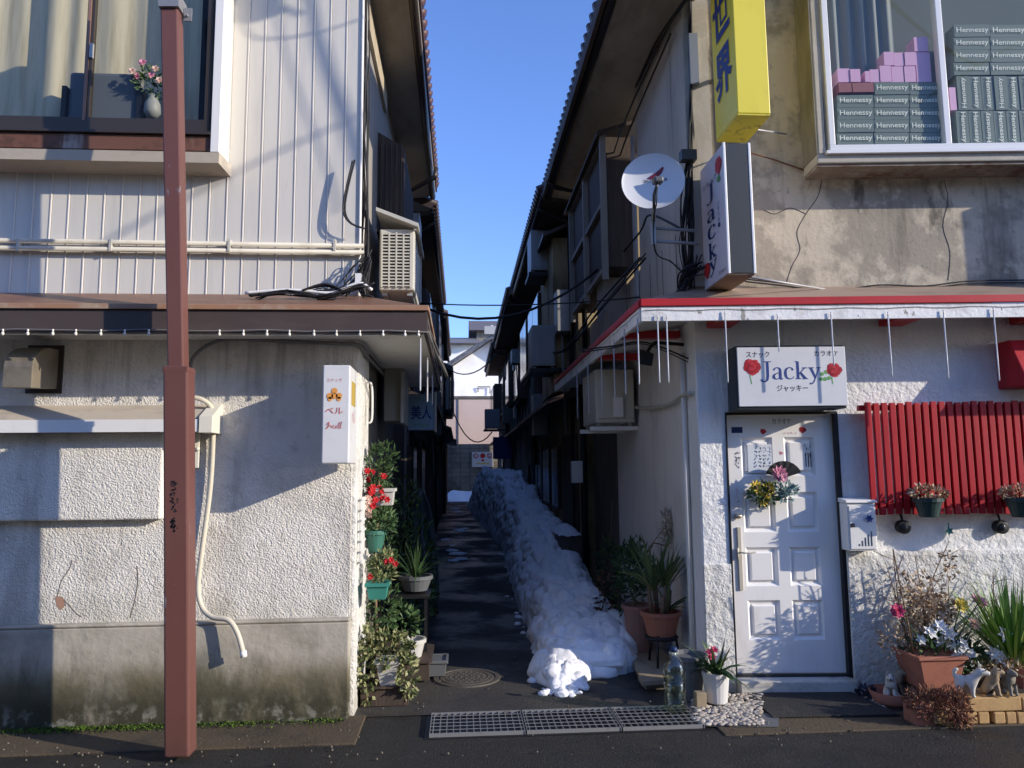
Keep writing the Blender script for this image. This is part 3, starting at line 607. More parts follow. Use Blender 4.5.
# siding, ribbed
def siding(fr, u0, u1, v0, v1, pitch, w0=0.0):
    m = MB(fr); r = MB(fr); x = u0
    n = round((u1-u0)/pitch); p = (u1-u0)/n
    for k in range(n):
        a = u0+k*p
        m.add([(a, v0, w0), (a+.003, v0, w0-.004), (a+.006, v0, w0), (a+p, v0, w0), (a, v1, w0), (a+.003, v1, w0-.004), (a+.006, v1, w0), (a+p, v1, w0)], [(0, 1, 5, 4), (1, 2, 6, 5), (2, 3, 7, 6)])
        r.box(a-.007, a-.001, v0, v1, w0+.0005, w0+.005)
    return m, r
US = FL.at(362, 150, .02)[0]
uO = FL.at(232, 100)[0]; zO = FL.at(200, 150)[1]
m, r = siding(FL, uO, US, zt-.03, 5.9, .117, .02); m2, r2 = siding(FL, uO-.117*36, uO, zt-.03, zO, .117, .02)
m.add(m2.v, m2.f, raw=True); r.add(r2.v, r2.f, raw=True)
sd = m.build('siding', siding_m, LB); r.build('rib', siding_rib, sd)
m = MB(FL); m.box(uO+.01, US, zt-.1, 5.9, -.2, -.012); m.box(WX, uO, zt-.1, zO, -.2, -.012); m.build('upper_wall', siding_m, LB)
m = MB(FL); m.box(US, XL+.03, zt-.1, 5.9, -.04, .035); m.build('corner_trim', white_trim, LB, bevel=.004)
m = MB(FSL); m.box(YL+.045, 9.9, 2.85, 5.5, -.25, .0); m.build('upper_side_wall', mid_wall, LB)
# lit timber board under the eave and lean-to wooden shutter box
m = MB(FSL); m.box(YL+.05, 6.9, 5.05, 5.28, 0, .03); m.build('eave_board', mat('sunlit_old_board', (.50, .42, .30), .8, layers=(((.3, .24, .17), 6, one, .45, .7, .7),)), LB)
m = MB(FSL); m.prism([(0, 4.75), (.0, 3.72), (.235, 3.72), (.235, 4.55)], 6.35, 7.9, 0) if False else None
# shutter box: prism along Y
zlo, zhi = onX(380, 215, XL+.1).z, onX(380, 108, XL+.1).z
m = MB(); m.prism([(XL, 3.70), (XL+.235, 3.70), (XL+.235, 4.48), (XL, 4.62)], 6.4, 7.7, 1)
# prism axis=1 inserts Y in the middle
sb = m.build('shutter_box', old_wood, LB)
m = MB()
for k in range(5): m.box(XL+.03+k*.045, XL+.036+k*.045, 6.385, 6.398, 3.72, 4.5)
m.build('batten', dark_brown, sb)
# eave, tiles, gutter
XE = -.30; ZE = 5.42
m = MB(); m.hexa([(-3.2, 4.45, 6.9), (-3.2, 10, 6.9), (-3.2, 10, 7.0), (-3.2, 4.45, 7.0)], [(XE-.02, 4.45, ZE+.03), (XE-.02, 10, ZE+.03), (XE-.02, 10, ZE+.10), (XE-.02, 4.45, ZE+.10)])
rf = m.build('roof', rooftile_r, LB)
m = MB()
for k in range(36):
    y = 4.5+k*.155; m.tube([(XE-.01, y, ZE+.10), (XE-.45, y, ZE+.34), (-2.4, y, ZE+1.3)], .055, 7)
m.build('roof_tiles', rooftile_r, rf)
m = MB(); m.hexa([(XL-.2, 4.9, ZE-.10), (XL-.2, 10, ZE-.10), (XL-.2, 10, ZE-.06), (XL-.2, 4.9, ZE-.06)], [(XE-.04, 4.9, ZE-.02), (XE-.04, 10, ZE-.02), (XE-.04, 10, ZE+.03), (XE-.04, 4.9, ZE+.03)]); m.build('eave_soffit', soffit_c, rf)
m = MB(); m.tube([(XE-.08, 4.5, ZE-.01), (XE-.08, 10, ZE-.04)], .04, 10); m.tube([(XE, 9.0, ZE-.03), (XE-.02, 9.0, ZE-.16), (XL+.1, 9.0, ZE-.34)], .03, 8); m.build('gutter', bronze, rf)
# ------- window bay
bw = .22
fb = lambda x, y: FL.at(x, y, bw)
uR, zB = fb(219, 152); _, zS = fb(219, 163); zW = fb(120, 118)[1]; zR = fb(120, 134)[1]
bay = MB(FL); bay.box(WX, uR-.02, zS+.002, zB, .02, bw-.02); bo = bay.build('window_bay', sill_conc, LB, bevel=.004)
m = MB(FL); m.hexa([FL.pt(WX, zS, bw), FL.pt(uR, zS, bw), FL.pt(uR+.02, zS-.015, .02), FL.pt(WX, zS-.015, .02)], [FL.pt(WX, zS+.07, bw+.01), FL.pt(uR+.005, zS+.07, bw+.01), FL.pt(uR+.02, zS+.07, .02), FL.pt(WX, zS+.07, .02)]); m.build('sill', sill_conc, bo)
m = MB(FL); m.box(uR-.012, uR, zS+.075, 5.9, .02, bw-.012); m.build('side_board', cream_trim, bo)
m = MB(FL); m.box(uR-.055, uR+.002, zS+.072, 5.9, bw-.012, bw+.012); m.build('corner_strip', white_trim, bo, bevel=.003)
m = MB(FL); m.box(WX, uR-.058, zB+.01, zR, bw-.03, bw-.008); m.build('rusty_plate', rustplate, bo)
m = MB(FL); m.box(WX, uR-.06, zR+.003, zR+.025, bw-.04, bw+.015)
um = fb(88, 60)[0]; zg = zW; uG = fb(211, 60)[0]
m.box(WX, uG, zR+.03, zW, bw-.055, bw-.005); m.box(uG-.035, uG, zW, 5.9, bw-.055, bw-.005)
m.box(um-.028, um+.022, zW, 5.9, bw-.05, bw-.012); m.build('window_frame', bronze, bo, bevel=.003)
m = MB(FL); m.box(um-.018, um+.0, zW-.02, 5.9, bw-.012, bw-.002); m.build('mullion', mat('worn_brown_mullion', (.26, .15, .11), .5), bo)
m = MB(FL); m.box(um+.01, um+.03, zW+.42, zW+.52, bw-.012, bw+.01); m.build('window_latch', steel_paint, bo)
m = MB(FL); m.quad((WX, zW, bw-.03), (uG-.02, zW, bw-.03), (uG-.02, 5.9, bw-.03), (WX, 5.9, bw-.03)); m.build('pane', glass, bo)
m = MB(FL)
def curt(a, b):
    u = -5.2+(-1.85+5.2)*a; return (u, zW-.12+1.9*b, -.04+.009*math.sin(u*30+.8*math.sin(u*9)))
m.grid(curt, 180, 2); m.build('curtain', curtain_m, bo)
m = MB(FL); m.box(-6, uR-.03, zW-.26, 5.9, -.72, -.70); m.box(-1.84, uR-.02, zW-.26, 5.9, -.28, -.24); m.build('room_back', room_dark, bo)
# chair back and flower vase seen through the glass
fI = Frame((0, YL-.10, 0), (1, 0, 0), (0, 0, 1), (0, -1, 0))
u0_, u1_, v0_, v1_ = fI.rect(70, 140, 74, 118)
t = thing('office_chair', 'dark grey chair back standing behind the upper left window', 'chair', fI.pt((u0_+u1_)/2, v0_-.1, 0))
m = MB(fI); m.box(u0_, u1_, v0_-.05, v1_, -.03, .03); m.build('backrest', mat('slate_fabric', (.12, .14, .17), .8), t, bevel=.028)
m = MB(fI); m.box(u0_-.03, u0_, v0_-.05, v0_+.2, -.05, .05); m.build('armrest', black_m, t)
m = MB(fI); m.box(u1_, u1_+.03, v0_-.05, v0_+.2, -.05, .05); m.build('armrest', black_m, t)
c = fI.px(150, 84, .03)
t = thing('flower_vase', 'white vase of pink and cream flowers behind the upper left window', 'flower vase', fI.px(152, 116, .03))
m = MB(); b_ = fI.px(152, 118, .03); m.lathe([(.03, 0), (.055, .04), (.05, .10), (.03, .14), (.035, .16)], b_, 14); m.build('vase', mat('dull_vase', (.32, .33, .32), .5), t)
m = MB(); clump(m, c+Vector((.01, 0, .0)), (.11, .06, .10), 190, .05, .022); m.build('foliage', leaf_g, t)
m = MB()
for dx, dz in ((-.03, .12), (.03, .03), (-.06, .02)): flower(m, c+Vector((dx, -.06, dz)), (0, -1, .3), .034, 7, 3)
m.build('blossoms', fl_pink, t)
m = MB()
for dx, dz in ((.06, .07), (-.09, .05), (.09, -.01)): flower(m, c+Vector((dx, -.07, dz)), (0, -1, .3), .032, 7, 3)
m.build('blossoms', fl_salmon, t)

# double pipe on the siding
t = thing('wall_pipes', 'pair of thin cream pipes clamped along the grey siding', 'pipes', FL.px(200, 250, .05))
for (ya, yb) in ((240.5, 246), (248, 252.5)):
    m = MB(FL); ua, va = FL.at(0, ya, .06); ub, vb = FL.at(364, yb, .06); sl_ = (vb-va)/(ub-ua)
    m.tube([(WX, va+sl_*(WX-ua), .06), (ub, vb, .06)], .017, 8); m.build('pipe', pipe_m, t)
m = MB(FL)
for x in (112, 230, 335, 20):
    m = MB(FL); u, v = FL.at(x, 246, .05); m.box(u-.008, u+.008, v-.042, v+.042, .03, .080); m.build('clamp', pipe_m, t)
# conduit bending round under the awning, hose hanging down
m = MB(FL)
m.tube([(*FL.at(px, py, .04), .04) for px, py in ((190, 368), (193, 358), (203, 348), (218, 341), (240, 339), (300, 342), (349, 344))], .013, 8, sub=5)
p1 = FSL.px(372, 352, .06)
m.tube([FL.pt(*FL.at(349, 344, .04), .04), FL.pt(XL+.05, FL.at(355, 345, .04)[1], .0), Vector((XL+.06, 5.5, 2.43)), Vector((XL+.06, 7.2, 2.45))], .013, 8, sub=4, raw=True)
tag(m.build('conduit', cable_g), 'thin grey conduit curving along the wall under the brown awning', 'conduit')
t = thing('drain_hose', 'cream drain hose hanging down the rough white wall beside the red post', 'hose', FL.px(240, 655, .1))
m = MB(FL); hp = [(190, 397, .10), (203, 400, .09), (212, 410, .06), (213, 440, .045), (210, 490, .045), (202, 550, .045), (198, 587, .045), (202, 607, .05), (212, 617, .09), (228, 620, .12), (237, 632, .14), (243, 652, .15)]
m.tube([(*FL.at(x, y, w_), w_) for x, y, w_ in hp], .0165, 10, sub=6); m.build('hose', mat('cream_hose', (.62, .56, .44), .5), t)
m = MB(FL); m.tube([(*FL.at(243, 651, .15), .15), (*FL.at(244, 657, .15), .15)], .021, 10); m.build('nozzle', white_trim, t)
t = thing('wall_switch_plate', 'narrow yellowed plastic plate on the wall beside the red post', 'switch plate', FL.px(197, 468, 0))
m = MB(FL); m.box(*FL.rect(194.5, 199.5, 425, 468, .02)[:2], *FL.rect(194, 200, 425, 468, .02)[2:], 0, .025); m.build('plate', cream_trim, t, bevel=.004)
m = MB(FL); u, v = FL.at(198, 449, .03); m.ball((u, v, .035), .014); m.build('knob', cream_trim, t)

# string of small bulbs under the left fascia
t = thing('bulb_string', 'string of tiny clear bulbs under the dark brown awning fascia', 'string lights', (XA, YA, z0-.1))
m = MB(); fA = FY(YA-.01); m.tube([(-3.4, YA-.012, z0+.02)]+[(x, YA-.012, z0+.012+.006*math.sin(x*9)) for x in [-3.2+.25*k for k in range(13)]]+[(XA+.01, YA-.012, z0+.01), (XA+.012, YA+.3, z0+.01), (XA+.012, 7.5, z0+.02)], .004, 5, raw=True); m.build('wire', cable_g, t)
for px in (3, 28, 53, 76, 101, 125, 149, 219.5, 243.5, 267, 289.5, 314, 336.5, 360, 383, 405, 418.5):
    m = MB(); u, v = fA.at(px, 336.5); m.ball((u, YA-.015, z0-.012), .0095, 8, 6, (1, 1, 1.25)); m.tube([(u, YA-.015, z0+.0), (u, YA-.014, z0+.016)], .006, 6); m.build('bulb', bulb_m, t)

# hanging light tubes, shared by both awnings
def light_tubes(t, spots, g=None):
    for (p, ln) in spots:
        m = MB(); m.tube([p, p-Vector((0, 0, ln*.97)), p-Vector((0, 0, ln))], [.0052, .0052, .0035], 8)
        m.tube([p+Vector((0, 0, .03)), p], .004, 6); m.build('light_tube', tube_m, t)
t = thing('icicle_lights', 'three frosted light tubes hanging off the left awning corner', 'hanging lights', (XA+.01, 5.2, z0-.5), 'icicle lights')
fx = Frame((XA+.015, 0, 0), (0, 1, 0), (0, 0, 1), (1, 0, 0)); sp = []
for px, y0p, y1p in ((420.5, 339, 391), (427.5, 360, 402), (432.5, 372, 405)):
    Y = {420.5: 4.72, 427.5: 5.6, 432.5: 6.4}[px]
    f_ = FY(Y); u, va = f_.at(px, y0p); _, vb = f_.at(px, y1p); sp.append((Vector((u, Y, va)), va-vb))
light_tubes(t, sp)
# ---------- bell sign
fB = Frame((0, YL-.40, 0), (1, 0, 0), (0, 0, 1), (0, -1, 0))
u0_, u1_, v0_, v1_ = fB.rect(322, 349.5, 365, 463.5)
t = thing('hanging_sign', 'narrow white vertical snack bar sign with red lettering and an orange bell emblem', 'sign', FL.pt((u0_+u1_)/2, v0_, .2))
m = MB(FL); m.box(u0_, u1_, v0_, v1_, .06, .398); m.build('cabinet', sign_w, t, bevel=.008)
m = MB(FL); m.box(u1_-.08, u1_-.02, v0_+.1, v0_+.16, -.01, .07); m.box(u1_-.08, u1_-.02, v1_-.16, v1_-.1, -.01, .07); m.build('bracket', steel_paint, t)
wv = .4005; W_ = u1_-u0_; Hh = v1_-v0_
cu = (u0_+u1_)/2-.01
m = MB(FL); text(m, 'スナック', cu-.05, cu+.045, v1_-.155*Hh-.012, v1_-.155*Hh+.012, wv); m.build('lettering', ink_pink, t)
m = MB(FL); text(m, 'ベル', cu-.055, cu+.055, v1_-.50*Hh, v1_-.435*Hh, wv, bold=.0); m.build('lettering', ink_red2, t)
m = MB(FL)
for st in ([(.02, .5, .03), (.2, .9, .05), (.12, .2, .05), (.02, .1, .04), (.25, .55, .03), (.35, .3, .04), (.2, .5, .03)], [(.35, .2, .03), (.52, .55, .03), (.42, .2, .04), (.55, .15, .03), (.66, .5, .03), (.6, .15, .03), (.7, .2, .03), (.88, .95, .03), (.78, .2, .03), (.86, .15, .03), (1.0, 1.0, .03), (.9, .15, .03), (1.0, .2, .03)]):
    vs_, fs_ = ribbon([(p_[0], p_[1], p_[2]*.5) for p_ in st], 4); m.add([(cu-.05+.10*x, v1_-.655*Hh+.05*y, wv+.0003) for x, y in vs_], fs_)
m.build('lettering', ink_red2, t)
m = MB(FL); cz = v1_-.30*Hh
for dx, dz, r_ in ((-.028, -.01, .02), (.028, -.01, .02), (0, .022, .019), (-.028, -.03, .014), (.028, -.03, .014), (0, -.01, .02)):
    m.add([(cu+dx+r_*math.cos(k*PI/6), cz+dz+r_*math.sin(k*PI/6), wv+.0002) for k in range(12)], [tuple(range(12))])
m.build('bell_emblem', ink_orange, t)
fBS = Frame((u1_, YL, 0), (0, 1, 0), (0, 0, 1), (1, 0, 0))
m = MB(fBS); m.box(-.33, -.16, v1_-.40*Hh, v1_-.15*Hh, .0005, .002); m.build('side_print', mat('faded_gold', (.50, .35, .08), .5), t)
m = MB(fBS); text(m, 'ベル', -.30, -.18, v1_-.58*Hh, v1_-.46*Hh, .002); m.build('side_print', ink_pink, t)

# ---------- trellis and pots on the sunny strip of the left side wall
t = thing('trellis_panel', 'white openwork trellis panel fixed to the left corner wall between the hanging pots', 'trellis', (XL+.05, 5.3, 0.9))
m = MB(FSL)
za_, zb_ = .98, 1.42
for k in range(6): m.box(YL+.06+k*.09, YL+.075+k*.09, za_, zb_, .05, .062)
for k in range(7): m.box(YL+.05, YL+.53, za_+k*.07, za_+.012+k*.07, .062, .07)
m.build('lattice', white_trim, t)
def tapered_pot(m, c, r0, r1, h, n=20, rim=.012, sx=1, sy=1):
    prof = [(r0*.98, 0), (r1, h-.03), (r1+rim, h-.028), (r1+rim, h), (r1-.006, h), (r1-.012, h-.03), (0.0, h-.035)]
    b = MB(); b.lathe(prof, (0, 0, 0), n, True)
    m.add([Vector((v.x*sx, v.y*sy, v.z))+Vector(c) for v in b.v], b.f, False, raw=True)
def boxpot(m, c, w0, d0, w1, d1, h, rim=.012):
    x, y, z = c
    m.hexa([(x-w0/2, y-d0/2, z), (x+w0/2, y-d0/2, z), (x+w0/2, y+d0/2, z), (x-w0/2, y+d0/2, z)], [(x-w1/2, y-d1/2, z+h-.02), (x+w1/2, y-d1/2, z+h-.02), (x+w1/2, y+d1/2, z+h-.02), (x-w1/2, y+d1/2, z+h-.02)])
    for a0, a1, b0, b1 in ((-w1/2-rim, w1/2+rim, -d1/2-rim, -d1/2+.01), (-w1/2-rim, w1/2+rim, d1/2-.01, d1/2+rim), (-w1/2-rim, -w1/2+.01, -d1/2+.01, d1/2-.01), (w1/2-.01, w1/2+rim, -d1/2+.01, d1/2-.01)):
        m.box(x+a0, x+a1, y+b0, y+b1, z+h-.022, z+h)
    m.box(x-w1/2+.01, x+w1/2-.01, y-d1/2+.01, y+d1/2-.01, z+h-.02, z+h-.012)
def potted(name, label, cat, c, potf, potm, plants, group='potted plants beside the alley walls'):
    t = thing(name, label, cat, c, group)
    m = MB(); potf(m); m.build('pot', potm, t)
    for nm, pm, f in plants:
        m = MB(); f(m); m.build(nm, pm, t)
    return t
P = Vector
c = FY(5.42).at(375, 553); c = P((c[0], 5.42, c[1]))
potted('hanging_pot', 'dark green hanging pot with leafy plant beside the white trellis', 'flowerpot', c, lambda m: tapered_pot(m, c, .045, .072, .16), green_pot, [('foliage', leaf_g, lambda m: clump(m, c+P((.03, 0, .22)), (.11, .09, .10), 330, .048, .022, .4, .1))])
c2 = FY(5.30).at(378, 598); c2 = P((c2[0], 5.30, c2[1]))
potted('hanging_pot', 'teal boxy hanging pot with small red flowers, below the green pot', 'flowerpot', c2, lambda m: boxpot(m, c2, .11, .12, .14, .16, .11), teal_pot, [
    ('foliage', leaf_ivy, lambda m: clump(m, c2+P((.03, .02, .20)), (.08, .08, .12), 240, .042, .018, .5, .1)),
    ('blossoms', fl_red, lambda m: [flower(m, c2+P((dx, -.05, dz)), (.2, -1, .3), .026, 6, 2) for dx, dz in ((.09, .26), (.12, .235), (.06, .25), (-.05, .15))])])
c3 = FY(5.50).at(385, 505); c3 = P((c3[0], 5.50, c3[1]))
potted('hanging_pot', 'pale hanging planter with a cascade of artificial red flowers', 'flowerpot', c3, lambda m: boxpot(m, c3, .11, .14, .13, .16, .12), planter_w, [
    ('foliage', leaf_d, lambda m: clump(m, c3+P((-.05, 0, .22)), (.09, .10, .22), 260, .05, .022)),
    ('blossoms', fl_red, lambda m: [flower(m, c3+P((random.uniform(-.12, .03), random.uniform(-.14, -.04), random.uniform(0.0, .26))), (.3, -1, random.uniform(-.3, .5)), .030, 6, 2) for _ in range(20)]),
    ('blossoms', fl_salmon, lambda m: [flower(m, c3+P((-.12+random.uniform(-.03, .03), -.13, random.uniform(-.07, .08))), (.3, -1, 0), .028, 6, 2) for _ in range(8)])])
c4 = onZ(392, 700); c4 = P((-.50, 5.36, .14))
potted('ivy_planter', 'white square planter swamped by trailing variegated ivy at the left corner', 'planter', c4, lambda m: boxpot(m, c4, .10, .10, .15, .15, .17), planter_w, [
    ('foliage', leaf_ivy, lambda m: (clump(m, c4+P((0, .02, .22)), (.17, .14, .12), 420, .045, .032, 0), clump(m, c4+P((.13, -.03, .06)), (.07, .08, .15), 200, .042, .03, -.2), clump(m, c4+P((-.13, -.04, .14)), (.07, .09, .26), 300, .04, .03, -.2)))])
m = MB(); m.box(-.68, -.36, 5.30, 5.6, .01, .125); m.box(-.70, -.34, 5.28, 5.62, .127, .14)
tag(m.build('plant_shelf', old_wood), 'low dark board shelf under the ivy planter', 'shelf')
def gp(name, label, x, y, z, potf, potm, plants): return potted(name, label, 'potted plant', P((x, y, z)), potf, potm, plants)
for (nm, lb, x, y, z, r_, h, pm, pl) in (
    ('potted_plant', 'grassy plant in a grey planter, in the shade beyond the teal pot', -.37, 6.3, .62, .13, .12, grey_pot, [('foliage', leaf_d, lambda m, x=-.37, y=6.3, z=.72: blades(m, (x, y, z), 46, .36, .014, 1.2))]),
    ('potted_plant', 'broad leaved plant in a white planter on the ground beside the ivy', -.38, 6.0, .16, .10, .14, planter_w, [('foliage', leaf_g, lambda m, x=-.45, y=6.0, z=.42: clump(m, (x, y, z), (.14, .12, .12), 150, .055, .038))]),
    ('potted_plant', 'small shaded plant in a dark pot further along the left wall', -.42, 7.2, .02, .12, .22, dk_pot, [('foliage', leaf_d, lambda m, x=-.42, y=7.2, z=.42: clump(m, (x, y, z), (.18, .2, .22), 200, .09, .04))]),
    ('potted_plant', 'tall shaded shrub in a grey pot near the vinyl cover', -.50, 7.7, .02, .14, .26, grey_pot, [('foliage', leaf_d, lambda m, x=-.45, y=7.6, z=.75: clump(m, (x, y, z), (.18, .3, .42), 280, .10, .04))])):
    gp(nm, lb, x, y, z, lambda m, x=x, y=y, z=z, r_=r_, h=h: tapered_pot(m, (x, y, z), r_*.75, r_, h), pm, pl)
m = MB(); m.box(-.56, -.24, 5.85, 6.5, .02, .15); m.box(-.62, -.22, 5.83, 6.52, .15, .165); tag(m.build('plant_bench', old_wood), 'dark low bench carrying pots in the left side shade', 'bench')
m = MB(); m.box(-.70, -.25, 6.12, 6.5, .58, .60); 
for x in (-.68, -.28): 
    for y in (6.15, 6.47): m.box(x-.012, x+.012, y-.012, y+.012, .165, .58)
tag(m.build('plant_stand', black_m), 'dark metal stand holding the grey grass planter', 'plant stand')
m = MB(); boxpot(m, (-.20, 6.05, .02), .16, .2, .18, .22, .12); tag(m.build('plastic_crate', grey_pot, bevel=.006), 'small grey plastic crate on the alley floor left side', 'crate')
t = thing('climbing_plant', 'dense dark greenery filling the gaps behind the pots on the left side wall', 'plant', P((XL+.1, 5.9, .2)), 'potted plants beside the alley walls')
m = MB()
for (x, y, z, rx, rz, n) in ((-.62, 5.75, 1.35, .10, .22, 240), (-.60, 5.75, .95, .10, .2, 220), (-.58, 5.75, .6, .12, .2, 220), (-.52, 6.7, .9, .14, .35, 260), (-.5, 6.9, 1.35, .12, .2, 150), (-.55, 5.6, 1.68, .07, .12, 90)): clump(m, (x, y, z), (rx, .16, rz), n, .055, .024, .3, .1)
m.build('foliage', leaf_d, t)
m = MB(); m.tube([(-.62, 5.8, .05), (-.64, 5.78, .8), (-.62, 5.76, 1.6)], .012, 6, sub=4); m.build('stem', twig_m, t)
# vinyl cover
t = thing('vinyl_cover', 'dark pointed vinyl cover draped over a stand on the left of the alley', 'cover', (-.38, 8.6, .05))
m = MB()
def cov(a, b):
    th = 2*PI*a; h = b; r_ = (1-h**2.6)**.62; return (-.47+.22*r_*math.cos(th)*(1+.06*math.sin(th*5)), 8.6+.40*r_*math.sin(th)*(1+.06*math.sin(th*5)), .06+1.34*h)
m.grid(cov, 40, 18); m.build('sheet', tarp_m, t)
m = MB(); m.tube([(-.47+.225*math.cos(k*PI/10), 8.25, .06+1.34*abs(math.sin(k*PI/10))**.8) for k in range(11)], .012, 6, sub=3); m.build('piping', mat('grey_piping', (.08, .09, .095), .5), t)

# meter box, downpipe, blue sign, AC
t = thing('meter_box', 'tall grey metal meter cabinet high on the left side wall under the awning', 'meter box', (-.60, 6.5, 2.0))
f_ = FY(6.5); u0_, u1_, v0_, v1_ = f_.rect(384, 401, 364, 421)
m = MB(); m.box(u0_, u1_, 6.5, 7.0, v0_, v1_); m.build('cabinet', mat('grey_cabinet', (.22, .22, .20), .5), t, bevel=.006)
m = MB(); m.box(u1_, u1_+.03, 6.46, 7.02, v0_-.02, v1_-.06); m.build('door', ac_grey, t)
t = thing('lit_wall_bracket', 'pale hooked cable bracket on the sunlit corner behind the bell sign', 'bracket', (XL+.06, 5.45, 2.0))
m = MB(); m.tube([(XL+.04, 5.5, 2.24), (XL+.07, 5.5, 2.25), (XL+.085, 5.5, 2.18), (XL+.085, 5.5, 1.98), (XL+.06, 5.5, 1.95)], .008, 8, sub=4); m.build('arm', white_trim, t)
f_ = FY(7.8); u0_, u1_, v0_, v1_ = f_.rect(408, 434.5, 394, 430)
t = thing('blue_sign', 'pale blue signboard with dark blue Japanese characters in the left shade', 'sign', ((u0_+u1_)/2, 7.8, v0_))
m = MB(); m.box(u0_, u1_, 7.8, 7.92, v0_, v1_); m.build('cabinet', blue_sign, t, bevel=.006)
m = MB(f_); text(m, '美人', u0_+.03, u1_-.03, v0_+.11, v1_-.12, .004, bold=.02); m.build('lettering', ink_blue, t)
m = MB(f_); text(m, 'スナック', u0_+.06, u1_-.06, v1_-.075, v1_-.03, .004); m.build('lettering', ink_green, t); m = MB(f_); text(m, 'カラオケ', u0_+.05, u1_-.05, v0_+.03, v0_+.07, .004); m.build('lettering', ink_green, t)
m = MB(); m.box(u1_, u1_+.02, 7.78, 7.94, v0_-.02, v1_+.02); m.build('edge_trim', pipe_m, t)
f_ = FY(5.75); u0_, u1_, v0_, v1_ = f_.rect(379.5, 414.5, 229, 294)
def ac_unit(label, x0, x1, y0, y1, z0, z1, m_, side_grille=False, front='x', group='air conditioner outdoor units'):
    t = thing('air_conditioner', label, 'air conditioner', ((x0+x1)/2, (y0+y1)/2, z0), group)
    m = MB(); m.box(x0, x1, y0, y1, z0+.03, z1); m.build('casing', m_, t, bevel=.012)
    m = MB(); m.box(x0+.02, x0+.06, y0+.05, y1-.05, z0, z0+.03); m.box(x1-.06, x1-.02, y0+.05, y1-.05, z0, z0+.03); m.build('foot', steel_paint, t)
    return t
t = ac_unit('ivory air conditioner unit with a square grille, on the left brown awning', u0_, u1_, 5.75, 6.45, v0_, v1_, ac_m)
m = MB(f_); gx = (u1_-u0_-.05); gz_ = v1_-v0_-.11
m.box(u0_+.022, u1_-.03, v0_+.055, v1_-.035, .001, .003); m.build('coil', mat('dark_coil', (.05, .05, .05), .6), t)
m = MB(f_)
for k in range(5): x = u0_+.02+gx*k/4; m.box(x-.006, x+.006, v0_+.05, v1_-.03, .004, .016)
for k in range(17): z = v0_+.055+gz_*k/16+.01; m.box(u0_+.015, u1_-.025, z-.005, z+.005, .006, .014)
m.build('grille', ac_m, t)
m = MB(); a = f_.at(377, 210); b = f_.at(419, 226)
m.hexa([(a[0], 5.68, a[1]), (b[0], 5.68, b[1]), (b[0], 5.68, b[1]-.03), (a[0], 5.68, a[1]-.03)], [(a[0], 6.6, a[1]), (b[0], 6.6, b[1]), (b[0], 6.6, b[1]-.03), (a[0], 6.6, a[1]-.03)])
m.bar((a[0]+.02, 6.5, a[1]-.03), (a[0]+.02, 6.5, v1_-.05), .02); m.bar((b[0]-.03, 6.5, b[1]-.03), (b[0]-.03, 6.5, v0_+.1), .025)
m.bar((b[0]-.03, 5.72, b[1]-.03), (b[0]-.03, 5.72, v1_-.02), .02)
tag(m.build('ac_rain_cover', mat('grey_white_panel', (.50, .49, .45), .6)), 'slanted grey rain cover above the ivory air conditioner', 'rain cover')
# cable bundle at left corner and heap on the awning
def strands(m, pts, n, r, jit, seg=5, rad=(.003, .008)):
    for _ in range(n):
        o = rv()*r; q = [Vector(p)+o+rv()*jit for p in pts]; m.tube(q, random.uniform(*rad), 5, sub=seg, raw=True)
m = MB(); strands(m, [FL.px(366, y, -.04) for y in (-10, 60, 120, 190, 240, 295)], 10, .025, .03)
strands(m, [FL.px(x, y, .1) for x, y in ((354, 160), (345, 205), (350, 222), (366, 228))], 2, .01, .01)
tag(m.build('cable_bundle', cable_m), 'dark cables running down the left corner beside the white trim', 'cables', 'cable bundles')
m = MB(); fa = FY(4.85)
strands(m, [fa.px(x, y) for x, y in ((255, 297), (285, 293), (320, 296), (350, 290), (368, 284))], 9, .03, .025)
strands(m, [fa.px(x, y) for x, y in ((300, 294), (325, 288), (340, 297), (318, 301))], 4, .03, .02)
strands(m, [FL.px(x, y, .1) for x, y in ((345, 292), (360, 270), (368, 255), (362, 285), (370, 292))], 9, .05, .05)
tag(m.build('cable_heap', cable_m), 'tangled heap of black cables lying on the left brown awning', 'cables', 'cable bundles')
m = MB(); m.tube([fa.px(x, y) for x, y in ((245, 293), (290, 290), (330, 293), (345, 288), (360, 283), (372, 290))], .011, 7, sub=6, raw=True); m.box(*FL.rect(356, 362, 281, 292, .1)[:2] , 4.95, 5.02, 2.86, 2.93)
tag(m.build('white_cable', white_trim), 'single pale cable with a small junction on the left awning', 'cables', 'cable bundles')
m = MB(); strands(m, [P((XA-.02, 4.75, z1)), P((XA+.03, 5.2, z0-.02)), P((XA+.10, 5.9, z0-.14)), P((XA+.02, 6.8, z0+.1))], 4, .02, .02, rad=(.004, .009))
tag(m.build('drooping_cable', cable_g), 'grey cables drooping under the side edge of the left awning', 'cables', 'cable bundles')

